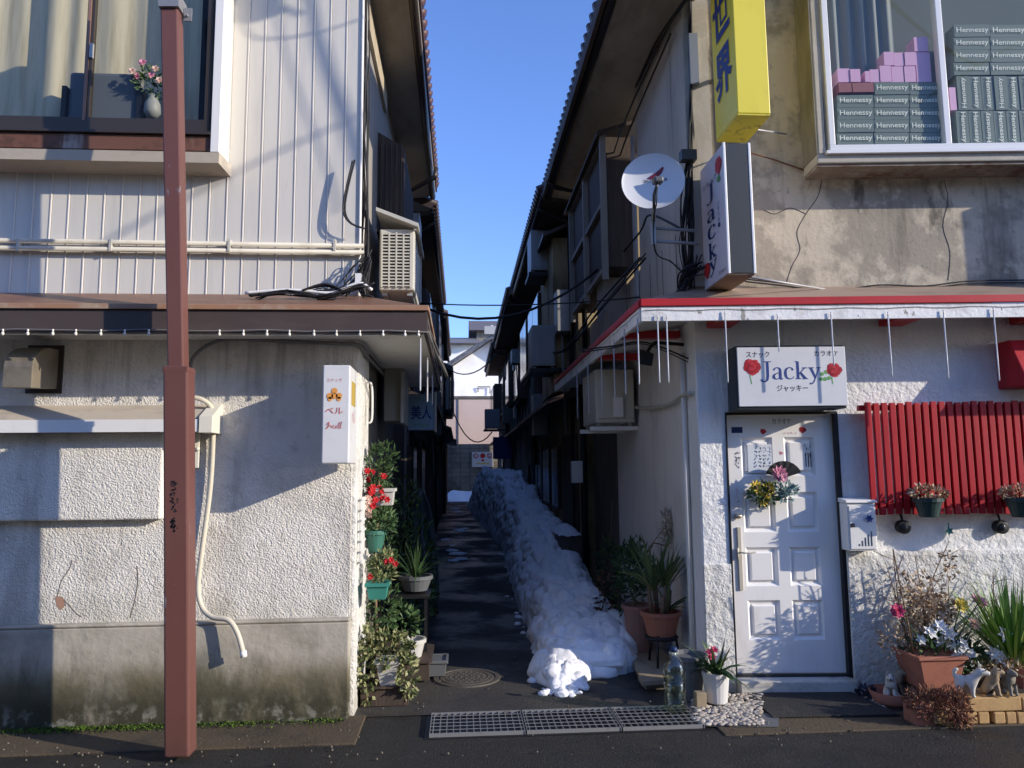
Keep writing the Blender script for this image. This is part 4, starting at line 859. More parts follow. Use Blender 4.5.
# ================================================================== RED POST
def post_prism(f1, f2, x0a, x1a, ya, x0b, x1b, yb, depth):
    a0 = f1.px(x0a, ya); a1 = f1.px(x1a, ya); b0 = f1.px(x0b, yb); b1 = f1.px(x1b, yb); d = Vector((0, depth, 0))
    return [a0, a1, a1+d, a0+d], [b0, b1, b1+d, b0+d]
FPp = FY(4.42)
t = thing('steel_post', 'tall square red oxide painted steel post standing at the road edge', 'post', FPp.px(178, 755))
m = MB(); gz0 = FPp.px(164, 757)
m.hexa(*post_prism(FPp, None, 163.5, 189, 758, 162.5, 187.5, 369, .13)); m.build('lower_shaft', red_pole, t, bevel=.012)
FPq = FY(4.44)
m = MB(); m.hexa(*post_prism(FPq, None, 167, 183.5, 372, 158.5, 176.5, -60, .10)); m.build('upper_shaft', red_pole, t, bevel=.01)
m = MB(); m.hexa(*post_prism(FPp, None, 162.3, 187.8, 372, 162.2, 187.7, 366, .132)); m.build('shoulder_plate', red_pole, t, bevel=.005)
m = MB(); m.hexa(*post_prism(FPp, None, 158, 178.5, 6, 158, 178.5, -8, .14)); u0_, u1_, v0_, v1_ = FPp.rect(179, 187, 0, 13)
m.box(u0_, u1_, 4.5, 4.51, v0_, v1_); m.ball(((u0_+u1_)/2, 4.49, v0_+.03), .009); m.build('top_bracket', steel, t)
m = MB(); 
for i in range(70):
    yy = random.uniform(481, 532); q = FPp.px(173.5+random.gauss(0, 1.6), yy); m.box(q.x-.006*random.random()-.002, q.x+.004, q.y-.0012, q.y-.0006, q.z-.005, q.z+.006*random.random())
m.build('sticker_residue', ink_black, t)
# ================================================================== RIGHT BUILDING
RB = thing('concrete_building', 'two storey snack bar building on the right, stained beige render over white painted walls', 'building', (XR, YR, 0))
UE = 6.2
# awning geometry first
AW = .42
ua0, va_b = FR.at(641, 321, AW); va_r0 = FR.at(641, 307, AW)[1]; va_t = FR.at(641, 299.5, AW)[1]
UA = ua0; ZT = FR.at(720, 288, 0)[1]
YE2 = 9.85
dl = FR.at(731, 500)[0]; dr = FR.at(847, 600)[0]
dl_, dr_, dz0, dz1 = FR.rect(731.5, 838.5, 416, 676)
# lower wall pieces around the door
m = MB(FR); m.box(0, dl_-.012, .55, va_b+.12, -.25, 0); m.box(dr_+.045, UE, .72, va_b+.12, -.25, 0); m.box(dl_-.012, dr_+.045, dz1+.03, va_b+.12, -.25, 0)
m.build('lower_wall', white_rough, RB, bevel=.01)
m = MB(FR); m.box(-.002, dl_-.010, -.05, .90, -.25, .012); zl = FR.at(930, 550)[1]; m.prism([(-.05, -.05), (zl, -.05), (zl, .022), (zl-.03, .035), (-.05, .035)], dr_+.044, UE, 0)
m.build('wall_dado', white_rough_low, RB, bevel=.006)
m = MB(FSR); m.box(-8.3, -YR-.02, -.05, va_b+.1, -.25, 0); sw = m.build('side_wall', side_paint, RB)
m = MB(FSR); m.box(-9.9, -8.303, -.05, va_b+.1, -.25, -.02); m.build('side_panel', dark_wall, RB)
m = MB(); m.tube([(XR-.03, 5.66, 0), (XR-.03, 5.66, 2.5)], .018, 8); m.build('side_pipe', side_paint, RB)
# awning
a = math.tan(ar); fu = FR
pA = FR.pt(UA, va_t, AW); pW = FR.pt(0, ZT, 0)
m = MB(); m.add([FR.pt(0, ZT, 0), FR.pt(UE, ZT, 0), FR.pt(UE, va_t, AW-.01), FR.pt(UA+.01, va_t, AW-.01), P((pA.x+.01, YE2, va_t)), P((XR, YE2, ZT))], [(0, 1, 2, 3), (0, 3, 4, 5)])
awr = m.build('awning', awn_top, RB)
m = MB(FR); m.box(UA, UE, va_r0+.004, va_t+.004, AW-.02, AW+.012); m.fr = None; m.box(pA.x-.012, pA.x+.02, pA.y+.02, YE2, va_r0+.004, va_t+.004); m.build('red_edge', red_paint, awr, bevel=.004)
m = MB(FR); m.box(UA+.005, UE, va_b, va_r0, AW-.03, AW-.002); m.fr = None; m.box(pA.x, pA.x+.025, pA.y+.035, YE2, va_b, va_r0); m.build('fascia', white_peel, awr)
m = MB(); m.add([FR.pt(UA+.03, va_b+.03, AW-.032), FR.pt(UE, va_b+.03, AW-.032), FR.pt(UE, va_b+.10, 0), FR.pt(0, va_b+.10, 0), P((XR, YE2, va_b+.10)), P((pA.x+.026, YE2, va_b+.03))], [(0, 1, 2, 3), (0, 3, 4, 5)]); m.build('soffit', soffit_w, awr)
for x in (722, 897, 1030):
    m = MB(FR); u, v = FR.at(x, 323, .12); m.box(u-.09, u+.09, va_b+.015, va_b+.075, .02, .30); m.build('red_rafter', red_paint, awr, bevel=.008)
for y in (5.75, 6.9): m = MB(FSR); m.box(-y-.05, -y+.05, va_b+.0, va_b+.06, .02, .5); m.build('red_rafter', red_paint, awr, bevel=.008)
# upper wall
m = MB(FR); m.box(0, UE, ZT-.05, 6.3, -.25, 0); m.build('upper_wall', upper_conc, RB)
m = MB(FSR); m.box(-7.0, -YR-.015, ZT-.1, 6.3, -.25, 0); m.box(-9.9, -7.0, ZT-.1, 3.55, -.25, -.004); m.build('upper_side_wall', side_mortar, RB)
m = MB(FR); u0_, u1_, v0_, v1_ = FR.rect(690, 706, 0, 40); m.box(-.004, u1_+.0, ZT+.01, 6.3, .0, .02); m.build('corner_pilaster', bay_conc, RB)
m = MB(FR); u, v = FR.at(698, 105, .03); m.box(.03, .10, 4.58, 5.0, .02, .06); m.build('pilaster_sheet', mat('blue_grey_patch', (.22, .25, .3), .6), RB)
# vertical grooves of the lower half of the upper side wall
m = MB(FSR)
for k in range(9): y = 5.8+k*.42; m.box(-y-.004, -y+.004, ZT+.05, 3.5, .0, .003)
m.build('panel_joint', dark_wall, RB)
# eave
XE2 = 1.15; ZE2 = 5.40
m = MB(); m.hexa([(XE2+.03, 4.5, ZE2-.02), (XE2+.03, 9.9, ZE2-.02), (XE2+.03, 9.9, ZE2+.04), (XE2+.03, 4.5, ZE2+.04)], [(XR+.1, 4.5, ZE2-.10), (XR+.1, 9.9, ZE2-.10), (XR+.1, 9.9, ZE2-.05), (XR+.1, 4.5, ZE2-.05)]); ev = m.build('eave_soffit', soffit_c, RB)
m = MB(); m.hexa([(XE2, 4.4, ZE2+.03), (XE2, 9.9, ZE2+.03), (XE2, 9.9, ZE2+.1), (XE2, 4.4, ZE2+.1)], [(4.5, 4.4, 6.9), (4.5, 9.9, 6.9), (4.5, 9.9, 7), (4.5, 4.4, 7)]); rr = m.build('roof', rooftile, RB)
m = MB()
for k in range(36): y = 4.46+k*.152; m.tube([(XE2-.0, y, ZE2+.09), (XE2+.5, y, ZE2+.36), (4, y, ZE2+1.5)], .055, 7)
m.build('roof_tiles', rooftile, rr)
m = MB(); m.box(XE2-.01, XE2+.03, 4.45, 9.9, ZE2-.06, ZE2+.05); m.build('eave_board', old_wood, rr)
m = MB(); m.tube([(XE2+.08, 4.45, ZE2-.01), (XE2+.08, 9.9, ZE2-.02)], .045, 9); m.build('gutter', black_m, rr)
# window bay on the right facade
bw2 = .27
g = lambda x, y, w_=bw2: FR.at(x, y, w_)
uB, zB0 = g(817.5, 163); zB1 = g(900, 153.5)[1]; uF = g(830, 100)[0]
bay = MB(FR); bay.box(uB, UE, zB0, zB0+.07, 0, bw2); bay.box(uB+.012, uB+.07, zB0+.07, 6.3, 0, bw2); b2 = bay.build('window_bay', bay_conc, RB, bevel=.008)
m = MB(FR); m.box(uB, uB+.010, zB0+.072, 6.3, 0, bw2-.004); m.build('bay_cheek', mat('shaded_stained_render', (.24, .225, .19), .9, layers=(((.12, .11, .09), 3, (1, 1, .4), .45, .65, .7),)), b2)  # stained, with the base darkened as a shaded side against yellow bounce
m = MB(FR); m.box(uB+.01, UE, zB0-.02, zB0-.002, 0, bw2-.02); m.build('underside', bay_under, b2)
uf0, zf0 = g(829, 151.5); zf1 = g(900, 146)[1]; um_ = g(943.5, 80)[0]
m = MB(FR); m.box(uf0, UE, zf0, zf1+.008, bw2-.045, bw2+.02); m.box(uf0, uf0+.045, zf1+.008, 6.3, bw2-.045, bw2+.018); m.box(um_-.027, um_+.02, zf1+.008, 6.3, bw2-.05, bw2+.012); m.box(uf0+.045, UE, 4.86, 4.9, bw2-.04, bw2+.01) if False else None
m.build('window_frame', alum, b2, bevel=.004)
m = MB(FR); m.box(uf0-.025, UE, zf0-.025, zf0-.002, bw2-.03, bw2+.03); m.build('drip_rail', alum, b2)
m = MB(FR); m.quad((uf0+.04, zf1, bw2-.02), (UE, zf1, bw2-.02), (UE, 6.3, bw2-.02), (uf0+.04, 6.3, bw2-.02)); m.build('pane', glass_r, b2)
m = MB(FR); m.box(uf0, UE, zf1-.06, 6.3, .004, .02); m.build('room_back', mat('greyish_room', (.14, .15, .14), .9), b2)
m = MB(FR)
def cur2(a, b): u = uf0+.05+.62*a; return (u, 4.25+1.5*b, .04+.02*math.sin(u*60))
m.grid(cur2, 80, 1); m.build('curtain', mat('grey_lace', (.24, .25, .24), .9), b2)
# cartons inside the window
wb = bw2-.07
def carton(px0, px1, py0, py1, rot, ptype, label, idx=[0]):
    u0_, u1_, v0_, v1_ = FR.rect(px0, px1, py0, py1, wb+.03)
    t = thing('carton', label, 'carton', FR.pt((u0_+u1_)/2, v0_, wb), 'cartons stacked inside the right window')
    m = MB(FR); m.box(u0_+.001, u1_-.001, v0_+.001, v1_-.001, wb-.09, wb+.028+random.uniform(-.004, .004)); m.build('box', ptype, t)
    if ptype is hen_m:
        key = rot
        m = MB(FR); du = (u1_-u0_); dv = v1_-v0_
        vs_, fs_ = HT
        if rot == 0: put_flat(m, vs_, fs_, u0_+.06*du, u1_-.05*du, v0_+.24*dv, v1_-.24*dv, wb+.034)
        else: put_flat(m, vs_, fs_, u0_+.26*du, u1_-.26*du, v0_+.06*dv, v1_-.05*dv, wb+.034, rot=rot)
        m.build('lettering', hen_ink, t)
HT = text_mesh('Hennessy', 0, .012)
rows = [94, 106.5, 119.2, 132, 144.5]; y_ = 82.5
rn = ['top', 'second', 'third', 'fourth', 'bottom']
for i in range(5):
    y0p = 82+12.6*i
    for j, (a, b, cn) in enumerate(((837.5, 874, 'left'), (874.5, 909.5, 'middle'), (910, 942, 'right'))):
        if i == 0 and j == 0: continue
        carton(a, b, y0p, y0p+12.4, 0, hen_m, f'dark green liquor carton, {rn[i]} row, {cn} column of the left window stack')
carton(839, 852, 82.5, 92, 0, red_box, 'dull red carton at the left end, under the pink cartons'); carton(852.5, 874, 82.5, 92, 0, red_box, 'wide dull red carton beside the top dark green carton')
for k, (a, b, c, d, lb) in enumerate(((838, 850, 68, 82, 'leftmost low pink carton'), (850.3, 860.5, 69, 82, 'second low pink carton from the left'), (865, 870, 71, 82, 'narrow pink carton in the low row'), (870.3, 879.5, 69, 82, 'pink carton just left of the tall pink pile'),
    (880, 891.5, 65.5, 82, 'bottom left pink carton of the tall pile'), (892, 904, 66, 82, 'bottom pink carton, second of the tall pile'), (904.5, 916, 66, 82, 'bottom pink carton, third of the tall pile'), (916.3, 931, 52, 82, 'tall pink carton at the right of the pile'),
    (884, 894, 51.5, 65.2, 'upper left pink carton of the pile'), (894.3, 904.5, 52, 65.5, 'upper middle pink carton of the pile'), (904.8, 915.8, 52, 65.5, 'upper right pink carton of the pile'), (914, 928, 37, 51.5, 'topmost pink carton of the pile'))):
    carton(a, b, c, d, 0, pink_box, lb+' in the left window')
for i, y0p in enumerate((24.5, 37, 49.7, 62.4)):
    for j, (a, b, cn) in enumerate(((954, 990, 'left'), (990.5, 1026, 'right'))):
        carton(a, b, y0p, y0p+12.4, 0, hen_m, f'dark green liquor carton lying flat, {rn[i]} row, {cn} column of the right window')
for r_, (a, b) in enumerate(((76, 110), (110.5, 144.5))):
    for j in range(6):
        x0 = 957+12.6*j
        if r_ == 0 and j == 0: x0 = 957.5
        carton(x0, x0+12.3, a, b, 90 if (j+r_) % 3 else -90, hen_m, f'dark green carton standing upright, {"upper" if r_ == 0 else "lower"} row, number {j+1} from the mullion in the right window')
carton(950, 956.5, 87, 110, 0, pink_box, 'single pink carton squeezed beside the aluminium mullion')

# door
fd = -.035
t = RB
m = MB(FR); m.box(dl_-.010, dl_, dz0, dz1+.012, -.05, .012); m.box(dr_+.018, dr_+.044, 0.02, dz1+.028, -.06, .014); m.box(dl_-.010, dr_+.018, dz1+.012, dz1+.028, -.05, .014)
dfm = m.build('door_frame', black_m, RB)
dk = MB(FR); du = (dr_-dl_); px_ = lambda x, y: FR.at(x, y, fd)
cols = [(px_(743, 500)[0], px_(775, 500)[0]), (px_(786.5, 500)[0], px_(817.5, 500)[0])]
rowz = [(px_(790, 476)[1], px_(790, 437)[1]), (px_(790, 532)[1], px_(790, 492)[1]), (px_(790, 586)[1], px_(790, 547)[1]), (px_(790, 640)[1], px_(790, 600)[1])]
# slab with sunk, raised-field panels
us = [dl_+.002, cols[0][0], cols[0][1], cols[1][0], cols[1][1], dr_+.016]
zs = [dz0+.012]+[z for r in reversed(rowz) for z in r]+[dz1+.010]
for i in range(5):
    for j in range(len(zs)-1):
        if i in (1, 3) and j % 2 == 1:
            a0, a1, b0, b1 = us[i], us[i+1], zs[j], zs[j+1]; w0 = fd; d1 = fd-.020; q = .020; e = .045; w2 = fd-.003
            L0 = [(a0, b0, w0), (a1, b0, w0), (a1, b1, w0), (a0, b1, w0)]; L1 = [(a0+q, b0+q, d1), (a1-q, b0+q, d1), (a1-q, b1-q, d1), (a0+q, b1-q, d1)]
            L2 = [(a0+e-.012, b0+e-.012, d1), (a1-e+.012, b0+e-.012, d1), (a1-e+.012, b1-e+.012, d1), (a0+e-.012, b1-e+.012, d1)]; L3 = [(a0+e, b0+e, w2), (a1-e, b0+e, w2), (a1-e, b1-e, w2), (a0+e, b1-e, w2)]
            dk.add(L0+L1+L2+L3, [(r*4+k, r*4+(k+1) % 4, r*4+4+(k+1) % 4, r*4+4+k) for r in range(3) for k in range(4)]+[(12, 13, 14, 15)])
        else: dk.quad((us[i], zs[j], fd), (us[i+1], zs[j], fd), (us[i+1], zs[j+1], fd), (us[i], zs[j+1], fd))
door = dk.build('door', door_m, RB)
u, v = FR.at(740, 557, fd); m = MB(FR); m.box(u-.015, u+.013, *sorted((FR.at(740, 590, fd)[1], FR.at(740, 527, fd)[1])), fd, fd+.012)
u, v = FR.at(742, 552, fd); m.tube([(u-.01, v, fd+.01), (u-.01, v, fd+.06), (u+.03, v, fd+.065), (u+.085, v+.004, fd+.062)], .0065, 8, sub=3); m.tube([(u-.035, v+.03, fd+.012), (u-.035, v-.05, fd+.012)], .008, 6)
m.build('handle', mat('cream_handle', (.66, .60, .48), .4, metal=.2), door, bevel=.003)
m = MB(FR); u, v = FR.at(737.5, 516, fd); m.ball((u, v, fd+.02), .026, 12, 8, (1.15, .8, .7)); m.build('lock', brass, door)
m = MB(FR); u0_, u1_, v0_, v1_ = FR.rect(731.5, 742.5, 427, 433, fd+.002); m.box(u0_, u1_, v0_, v1_, fd, fd+.002); m.build('blue_sticker', ink_dblue, door)
def panel_text(s, x0, x1, y0, y1, m_, w_=fd+.0015, bold=0, rot=0):
    u0_, u1_, v0_, v1_ = FR.rect(x0, x1, y0, y1, w_); m = MB(FR); text(m, s, u0_, u1_, v0_, v1_, w_, bold=bold, rot=rot); return m.build('lettering', m_, door)
panel_text('カラオケ', 772, 791, 418.5, 423.5, ink_black)
m = MB(FR); u0_, u1_, v0_, v1_ = FR.rect(748, 772, 444.5, 473, fd+.002); m.box(u0_, u1_, v0_, v1_, fd-.003, fd-.0005); m.build('notice_sheet', mat('door_notice', (.72, .75, .78), .5), door)
def vtext(s, x, y0, size_px, w_, m_, gap=1.15):
    m = MB(FR)
    for i, ch in enumerate(s):
        u0_, u1_, v0_, v1_ = FR.rect(x-size_px/2, x+size_px/2, y0+i*size_px*gap, y0+i*size_px*gap+size_px, w_); vs_, fs_ = text_mesh(ch); put_flat(m, vs_, fs_, u0_, u1_, v0_, v1_, w_)
    m.build('lettering', m_, door)
def scribble(x, y0, y1, size_px, w_, m_):       # a column of small illegible handwritten strokes
    m = MB(FR); y = y0
    while y < y1:
        for _ in range(4):
            xa = x+random.uniform(-.5, .5)*size_px; ya = y+random.uniform(0, .8)*size_px; hz_ = random.random() < .5
            a_ = FR.at(xa, ya, w_); b_ = FR.at(xa+(random.uniform(.3, .6)*size_px if hz_ else .1), ya+(.1 if hz_ else random.uniform(.3, .6)*size_px), w_); m.bar((*a_, w_), (*b_, w_), .0035, .0008)
        y += size_px*1.35
    m.build('handwriting', m_, door)
for x, m_ in ((769, ink_blue), (764.5, ink_black), (760, ink_black), (755.5, ink_blue)): scribble(x, 446.5, 466, 2.7, fd+.0006, m_)
scribble(808.5, 443.5, 452, 5.5, fd, ink_black); scribble(807, 444, 451, 5, fd, ink_black)
m = MB(FR)
for x in (806, 808.5, 811):
    u0_, u1_, v0_, v1_ = FR.rect(x-.5, x+.5, 453, 467, fd); m.box(u0_, u1_, v0_, v1_, fd-.003, fd-.0015)
m.build('notice_strokes', ink_black, door)
scribble(738, 451, 468, 3.4, fd+.0015, ink_black); scribble(735.5, 452, 466, 2.6, fd+.0015, ink_black); scribble(737.5, 487, 508, 3.2, fd+.0015, ink_pink)
for x in (784, 788, 792, 796): scribble(x, 432, 433, 2, fd+.0015, ink_pink)
m = MB(FR)
for (x, y, m_) in ((763, 431.5, 0),): u, v = FR.at(x, y, fd+.002); rose(m, FR, u, v, .022, fd+.001, 16)
m.build('rose_sticker', ink_red, door)
m = MB(FR); u, v = FR.at(802.5, 430, fd+.002); rose(m, FR, u, v, .025, fd+.001, 16); m.build('rose_sticker', rose_m, door)
m = MB(FR); u, v = FR.at(781, 453, fd+.002); rose(m, FR, u, v, .014, fd+.001, 12); m.build('rose_sticker', ink_pink, door)
# threshold
u0_, u1_, v0_, v1_ = FR.rect(736, 851, 683, 694, .10)
m = MB(FR); m.box(dl_-.008, dr_+.043, -.03, v1_+.01, -.1, .10); m.build('threshold', mat('white_worn_step', (.6, .58, .53), .8, layers=(((.3, .27, .22), 6, one, .45, .7, .7),)), RB, bevel=.01)
m = MB(FR); m.box(dl_, dr_+.017, v1_+.012, dz0+.01, -.1, -.01); m.build('door_sill', dark_grey, RB)

# -------- wreath with a fan on the door
t = thing('door_wreath', 'artificial flower decoration with a black paper fan hanging on the white door', 'door decoration', FR.px(780, 500, 0))
m = MB(FR); u, v = FR.at(784, 478, .03)
fan = [(u, v, .03)]
for k in range(13):
    an = math.radians(18+ (165-18)*k/12); fan.append((u+.135*math.cos(an), v+.125*math.sin(an), .03+.003*(k % 2)))
m.add(fan+[(p_[0], p_[1], p_[2]-.004) for p_ in fan], [(0, k, k+1) for k in range(1, 13)]+[(14, 15+k, 14+k) for k in range(1, 13)]); m.build('fan', black_m, t)
def fl(mb, x, y, w_, r, n=8, l=3, wd=.6): flower(mb, FR.px(x, y, w_), (0, -1, .05), r, n, l, wd)
m = MB()
for x, y in ((756, 487.5), (768.5, 488), (763, 499)): fl(m, x, y, .05, .062, 11, 3, .55)
m.build('yellow_flowers', fl_yel, t)
m = MB()
for x, y in ((756, 487.5), (768.5, 488), (763, 499)):
    q = FR.px(x, y, .075); m.ball(q, .014, 8, 5)
m.build('flower_centres', old_wood, t)
m = MB(); [fl(m, 779+dx, 473.5+dy, .06+.01*i, .066-.009*i, 10, 3) for i, (dx, dy) in enumerate(((0, 0), (1, 2), (0, 1), (4, 4)))]; m.build('pink_flower', fl_pink, t)
m = MB(); [fl(m, x, y, .05, .05-.006*i, 9, 4, .5) for i, (x, y) in enumerate(((786, 491), (786, 491), (791, 487), (782, 494)))]; clump(m, FR.px(786, 491, .05), (.075, .03, .075), 90, .045, .02); m.build('succulent', succ_m, t)
m = MB(); clump(m, FR.px(765, 494, .04), (.12, .03, .07), 140, .05, .025); m.build('leaves', leaf_g, t)

# -------- front sign above the door
fS = .26
u0_, u1_, v0_, v1_ = FR.rect(738, 846.5, 347, 406, fS)
t = thing('shop_sign', 'wide white snack bar sign box with roses and blue serif lettering above the door', 'sign', FR.pt((u0_+u1_)/2, v0_, .1))
m = MB(FR); m.box(u0_-.012, u1_-.004, v0_-.018, v1_+.014, .02, fS-.012); m.build('cabinet', dark_grey, t, bevel=.006)
m = MB(FR); m.box(u0_, u1_, v0_, v1_, fS-.012, fS); m.build('face', sign_w, t, bevel=.003)
def SR_(x0, x1, y0, y1): return FR.rect(x0, x1, y0, y1, fS+.001)
def stext(s, x0, x1, y0, y1, m_, bold=.01, shear=0):
    m = MB(FR); text(m, s, *SR_(x0, x1, y0, y1), fS+.001, bold=bold, shear=shear); m.build('lettering', m_, t)
stext('スナック', 746, 769.5, 351.5, 357.5, ink_black); stext('カラオケ', 814, 838, 350.5, 356, ink_black); stext('ジャッキー', 777, 808, 385, 391.5, ink_black)
m = MB(FR); a = SR_(760, 821, 361, 384.5); serif_word(m, 'Jacky', a[0], a[1], a[2], a[3], fS+.001); m.build('lettering', ink_blue, t)
m = MB(FR); a = SR_(744, 760, 360, 374); rose(m, FR, (a[0]+a[1])/2, (a[2]+a[3])/2, (a[1]-a[0])*.52, fS+.001, 30); m.build('rose_emblem', rose_m, t)
m = MB(FR); a = SR_(827, 841, 363, 377); rose(m, FR, (a[0]+a[1])/2, (a[2]+a[3])/2, (a[1]-a[0])*.52, fS+.001, 30); m.build('rose_emblem', rose_m, t)
m = MB(FR)
for pts in ([(750, 375), (752, 384)], [(832, 377), (833, 384)]):
    a = [FR.at(*p_, fS+.001) for p_ in pts]; m.bar((*a[0], fS+.0008), (*a[1], fS+.0008), .006, .001)
for x, y in ((822, 374), (826, 372), (825, 379), (821, 379), (829, 378)):
    u, v = FR.at(x, y, fS+.001); m.add([(u+.014*math.cos(k*PI/5)*random.uniform(.8, 1.2), v+.014*math.sin(k*PI/5), fS+.0015) for k in range(10)], [tuple(range(10))])
m.build('leaf_emblem', ink_green, t)

# -------- projecting signs at the corner
def proj_sign(name, label, xf0, xf1, yt, yb, Yf, depth, facem, sidem, botm, trim=None):
    f_ = FY(Yf); a0 = f_.at(xf0, yt); a1 = f_.at(xf1, yt); zb_ = f_.at((xf0+xf1)/2, yb)[1]; X0 = a0[0]; X1 = a1[0]; zt_ = a0[1]
    t = thing(name, label, 'sign', ((X0+X1)/2, Yf+depth, zb_))
    m = MB(); m.box(X0+.002, X1-.002, Yf+.002, Yf+depth, zb_, zt_); m.build('cabinet', sidem, t, bevel=.006)
    fr = Frame((X0-.001, Yf, 0), (0, -1, 0), (0, 0, 1), (-1, 0, 0))
    return t, fr, X0, X1, zb_, zt_
# yellow
t, fy_, X0, X1, zb_, zt_ = proj_sign('projecting_sign', 'tall yellow projecting sign with blue brush characters at the right corner', 729.5, 762, -60, 113, 4.75, .44, None, sign_y, None)
# fy_: u=-Y so u from -(depth) (far) to 0 (near)
D = .44
m = MB(); m.box(X0+.004, X1-.004, 4.756, 4.75+D-.004, zb_-.012, zb_-.001); m.build('bottom_plate', sign_yd, t)
for ch, y0p, y1p in (('世', 0-7, 43), ('界', 55, 106)):
    zt1 = onX(718, y0p, X0).z; zb1 = onX(718, y1p, X0).z
    m = MB(fy_); text(m, ch, -D+.05, -.055, zb1, zt1, .002, bold=.035); m.build('lettering', ink_blue, t)
m = MB(); m.tube([((X0+X1)/2, 4.95, zb_-.01), FR.px(786, 134, .02)], .007, 6, raw=True); m.tube([(X0+.1, 5.1, zb_+.6), (X0+.1, 5.45, zb_+.6)], .02, 8); m.build('stay_rod', steel_paint, t)
# vertical white sign
DJ = .50
t, fj, X0, X1, zb_, zt_ = proj_sign('projecting_sign', 'white vertical projecting sign with roses and stacked serif letters at the right corner', 722.5, 749.5, 143, 273, 4.84, DJ, None, sign_face, None)
m = MB(); m.box(X0+.018, X1-.018, 4.836, 4.8415, zb_+.005, zt_-.005); m.build('end_panel', dark_grey, t)
m = MB(); 
for xa in (X0-.002, X1-.016): m.box(xa, xa+.018, 4.832, 4.85, zb_-.004, zt_+.004)
m.build('edge_trim', alum, t, bevel=.003)
m = MB(); m.box(X0+.004, X1-.004, 4.85, 4.84+DJ-.01, zb_-.008, zb_-.001); m.build('bottom_plate', mat('brown_sign_bottom', (.25, .18, .13), .7), t)
Hj = zt_-zb_
def zj(f): return zt_-Hj*f
# fractions measured down the near edge
lets = (('J', .20, .355), ('a', .41, .50), ('c', .54, .64), ('k', .665, .80), ('y', .82, .93))
for ch, f0, f1 in lets:
    m = MB(fj); wd, st = SERIF[ch]; uc = -DJ*.60; ww = .13
    hi = .74 if ch in 'Jk' else .47; lo = -.10 if ch == 'J' else (-.2 if ch == 'y' else 0)
    for k, stroke in enumerate(st):
        vs_, fs_ = ribbon(stroke); m.add([(uc-ww/2+ww*(x/wd)*1.35-.01, zj(f1)+(zj(f0)-zj(f1))*(y-lo)/(hi-lo), .002+.0002*k) for x, y in vs_], fs_)
    m.build('lettering', ink_dblue, t)
m = MB(fj); kata_strip(m, 'ジャッキー', -.13, zj(.40), .034, .002, 1.15); m.build('lettering', ink_dblue, t)
m = MB(fj); text(m, 'スナック', -DJ+.05, -.14, zj(.185)-.02, zj(.185)+.02, .002); m.build('lettering', ink_black, t)
m = MB(fj); text(m, 'カラオケ', -.17, -.03, zj(.955)-.016, zj(.955)+.016, .002); m.build('lettering', ink_black, t)
m = MB(fj); rose(m, fj, -.10, zj(.13), .062, .002, 26); m.build('rose_emblem', ink_red, t)
m = MB(fj); rose(m, fj, -DJ+.085, zj(.86), .06, .002, 26); m.build('rose_emblem', ink_red, t)
m = MB(fj)
for x, f in ((-.10, .22), (-.085, .24), (-.12, .235)): m.add([(x+.016*math.cos(k*PI/4), zj(f)+.02*math.sin(k*PI/4), .003) for k in range(8)], [tuple(range(8))])
m.build('leaf_emblem', ink_green, t)
m = MB()
for z in (zb_+.2, zt_-.3): m.box(X0+.05, X0+.08, 4.84+DJ, 5.44, z, z+.03)
m.tube([(X1-.03, 4.9, zb_-.01), FR.px(835, 291, .01)], .008, 6, raw=True); m.build('bracket', steel_paint, t)
m = MB(); m.tube([FR.px(748, 152, .3), FR.px(775, 160, .02), FR.px(818, 175, .01)], .006, 6, raw=True)
tag(m.build('stay_rod', plywood), 'thin rusty rod running from the white projecting sign towards the window bay', 'rod')

# -------- satellite dish
dc = FY(5.05).px(653, 181)
t = thing('satellite_dish', 'white satellite dish with a dark red wing logo on the right corner bracket', 'satellite dish', dc)
ax = Matrix.Rotation(math.radians(-14), 3, 'Z') @ Matrix.Rotation(math.radians(80), 3, 'X')
R_ = .222
m = MB(); m.lathe([(R_*k/10, -.050*(1-(k/10)**2)) for k in range(11)]+[(R_+.004, .004), (R_+.002, -.006), (R_*.95, -.012), (R_*.5, -.052), (0, -.062)], dc, 44, ax=ax @ Matrix.Scale(1, 3)); m.build('reflector', dish_m, t)
def dpt(x, y, off=.003): rr = math.hypot(x, y)/R_; return dc+ax @ Vector((x, y, -.050*(1-rr*rr)+off))
m = MB()
w1 = [(-.05, .062), (.005, .098), (.045, .130), (.052, .118), (.035, .085), (.0, .058), (-.03, .055)]
m.add([dpt(x*1.2+.02, y*1.15-.02) for x, y in w1], [tuple(range(7))], raw=True)
# ax maps +y to world up-ish
m.build('logo_wing', mat('dark_red_print', (.20, .02, .04), .5), t)
vs_, fs_ = text_mesh('SKYP SOAR', 0, .01); xs = [v[0] for v in vs_]; ys = [v[1] for v in vs_]
m = MB(); m.add([dpt(-.065+.17*(v[0]-min(xs))/(max(xs)-min(xs)), .018+.022*(v[1]-min(ys))/(max(ys)-min(ys)), .004) for v in vs_], fs_, raw=True); m.build('logo_lettering', ink_black, t)
m = MB(); lnb = dc+ax @ Vector((.03, -.105, .16)); m.tube([dc+ax @ Vector((0, -R_, .0)), dc+ax @ Vector((.0, -.17, .10)), lnb], .011, 8); m.build('feed_arm', mat('dark_arm', (.09, .09, .10), .5), t)
m = MB(); m.box(lnb.x-.033, lnb.x+.035, lnb.y-.03, lnb.y+.05, lnb.z-.012, lnb.z+.032); m.build('receiver_head', mat('grey_head', (.10, .105, .115), .5), t, bevel=.013)
m = MB()
for zz in (228, 241):
    q = FY(5.2).px(652, zz); m.tube([q, (XR, q.y+.05, q.z)], .012, 7)
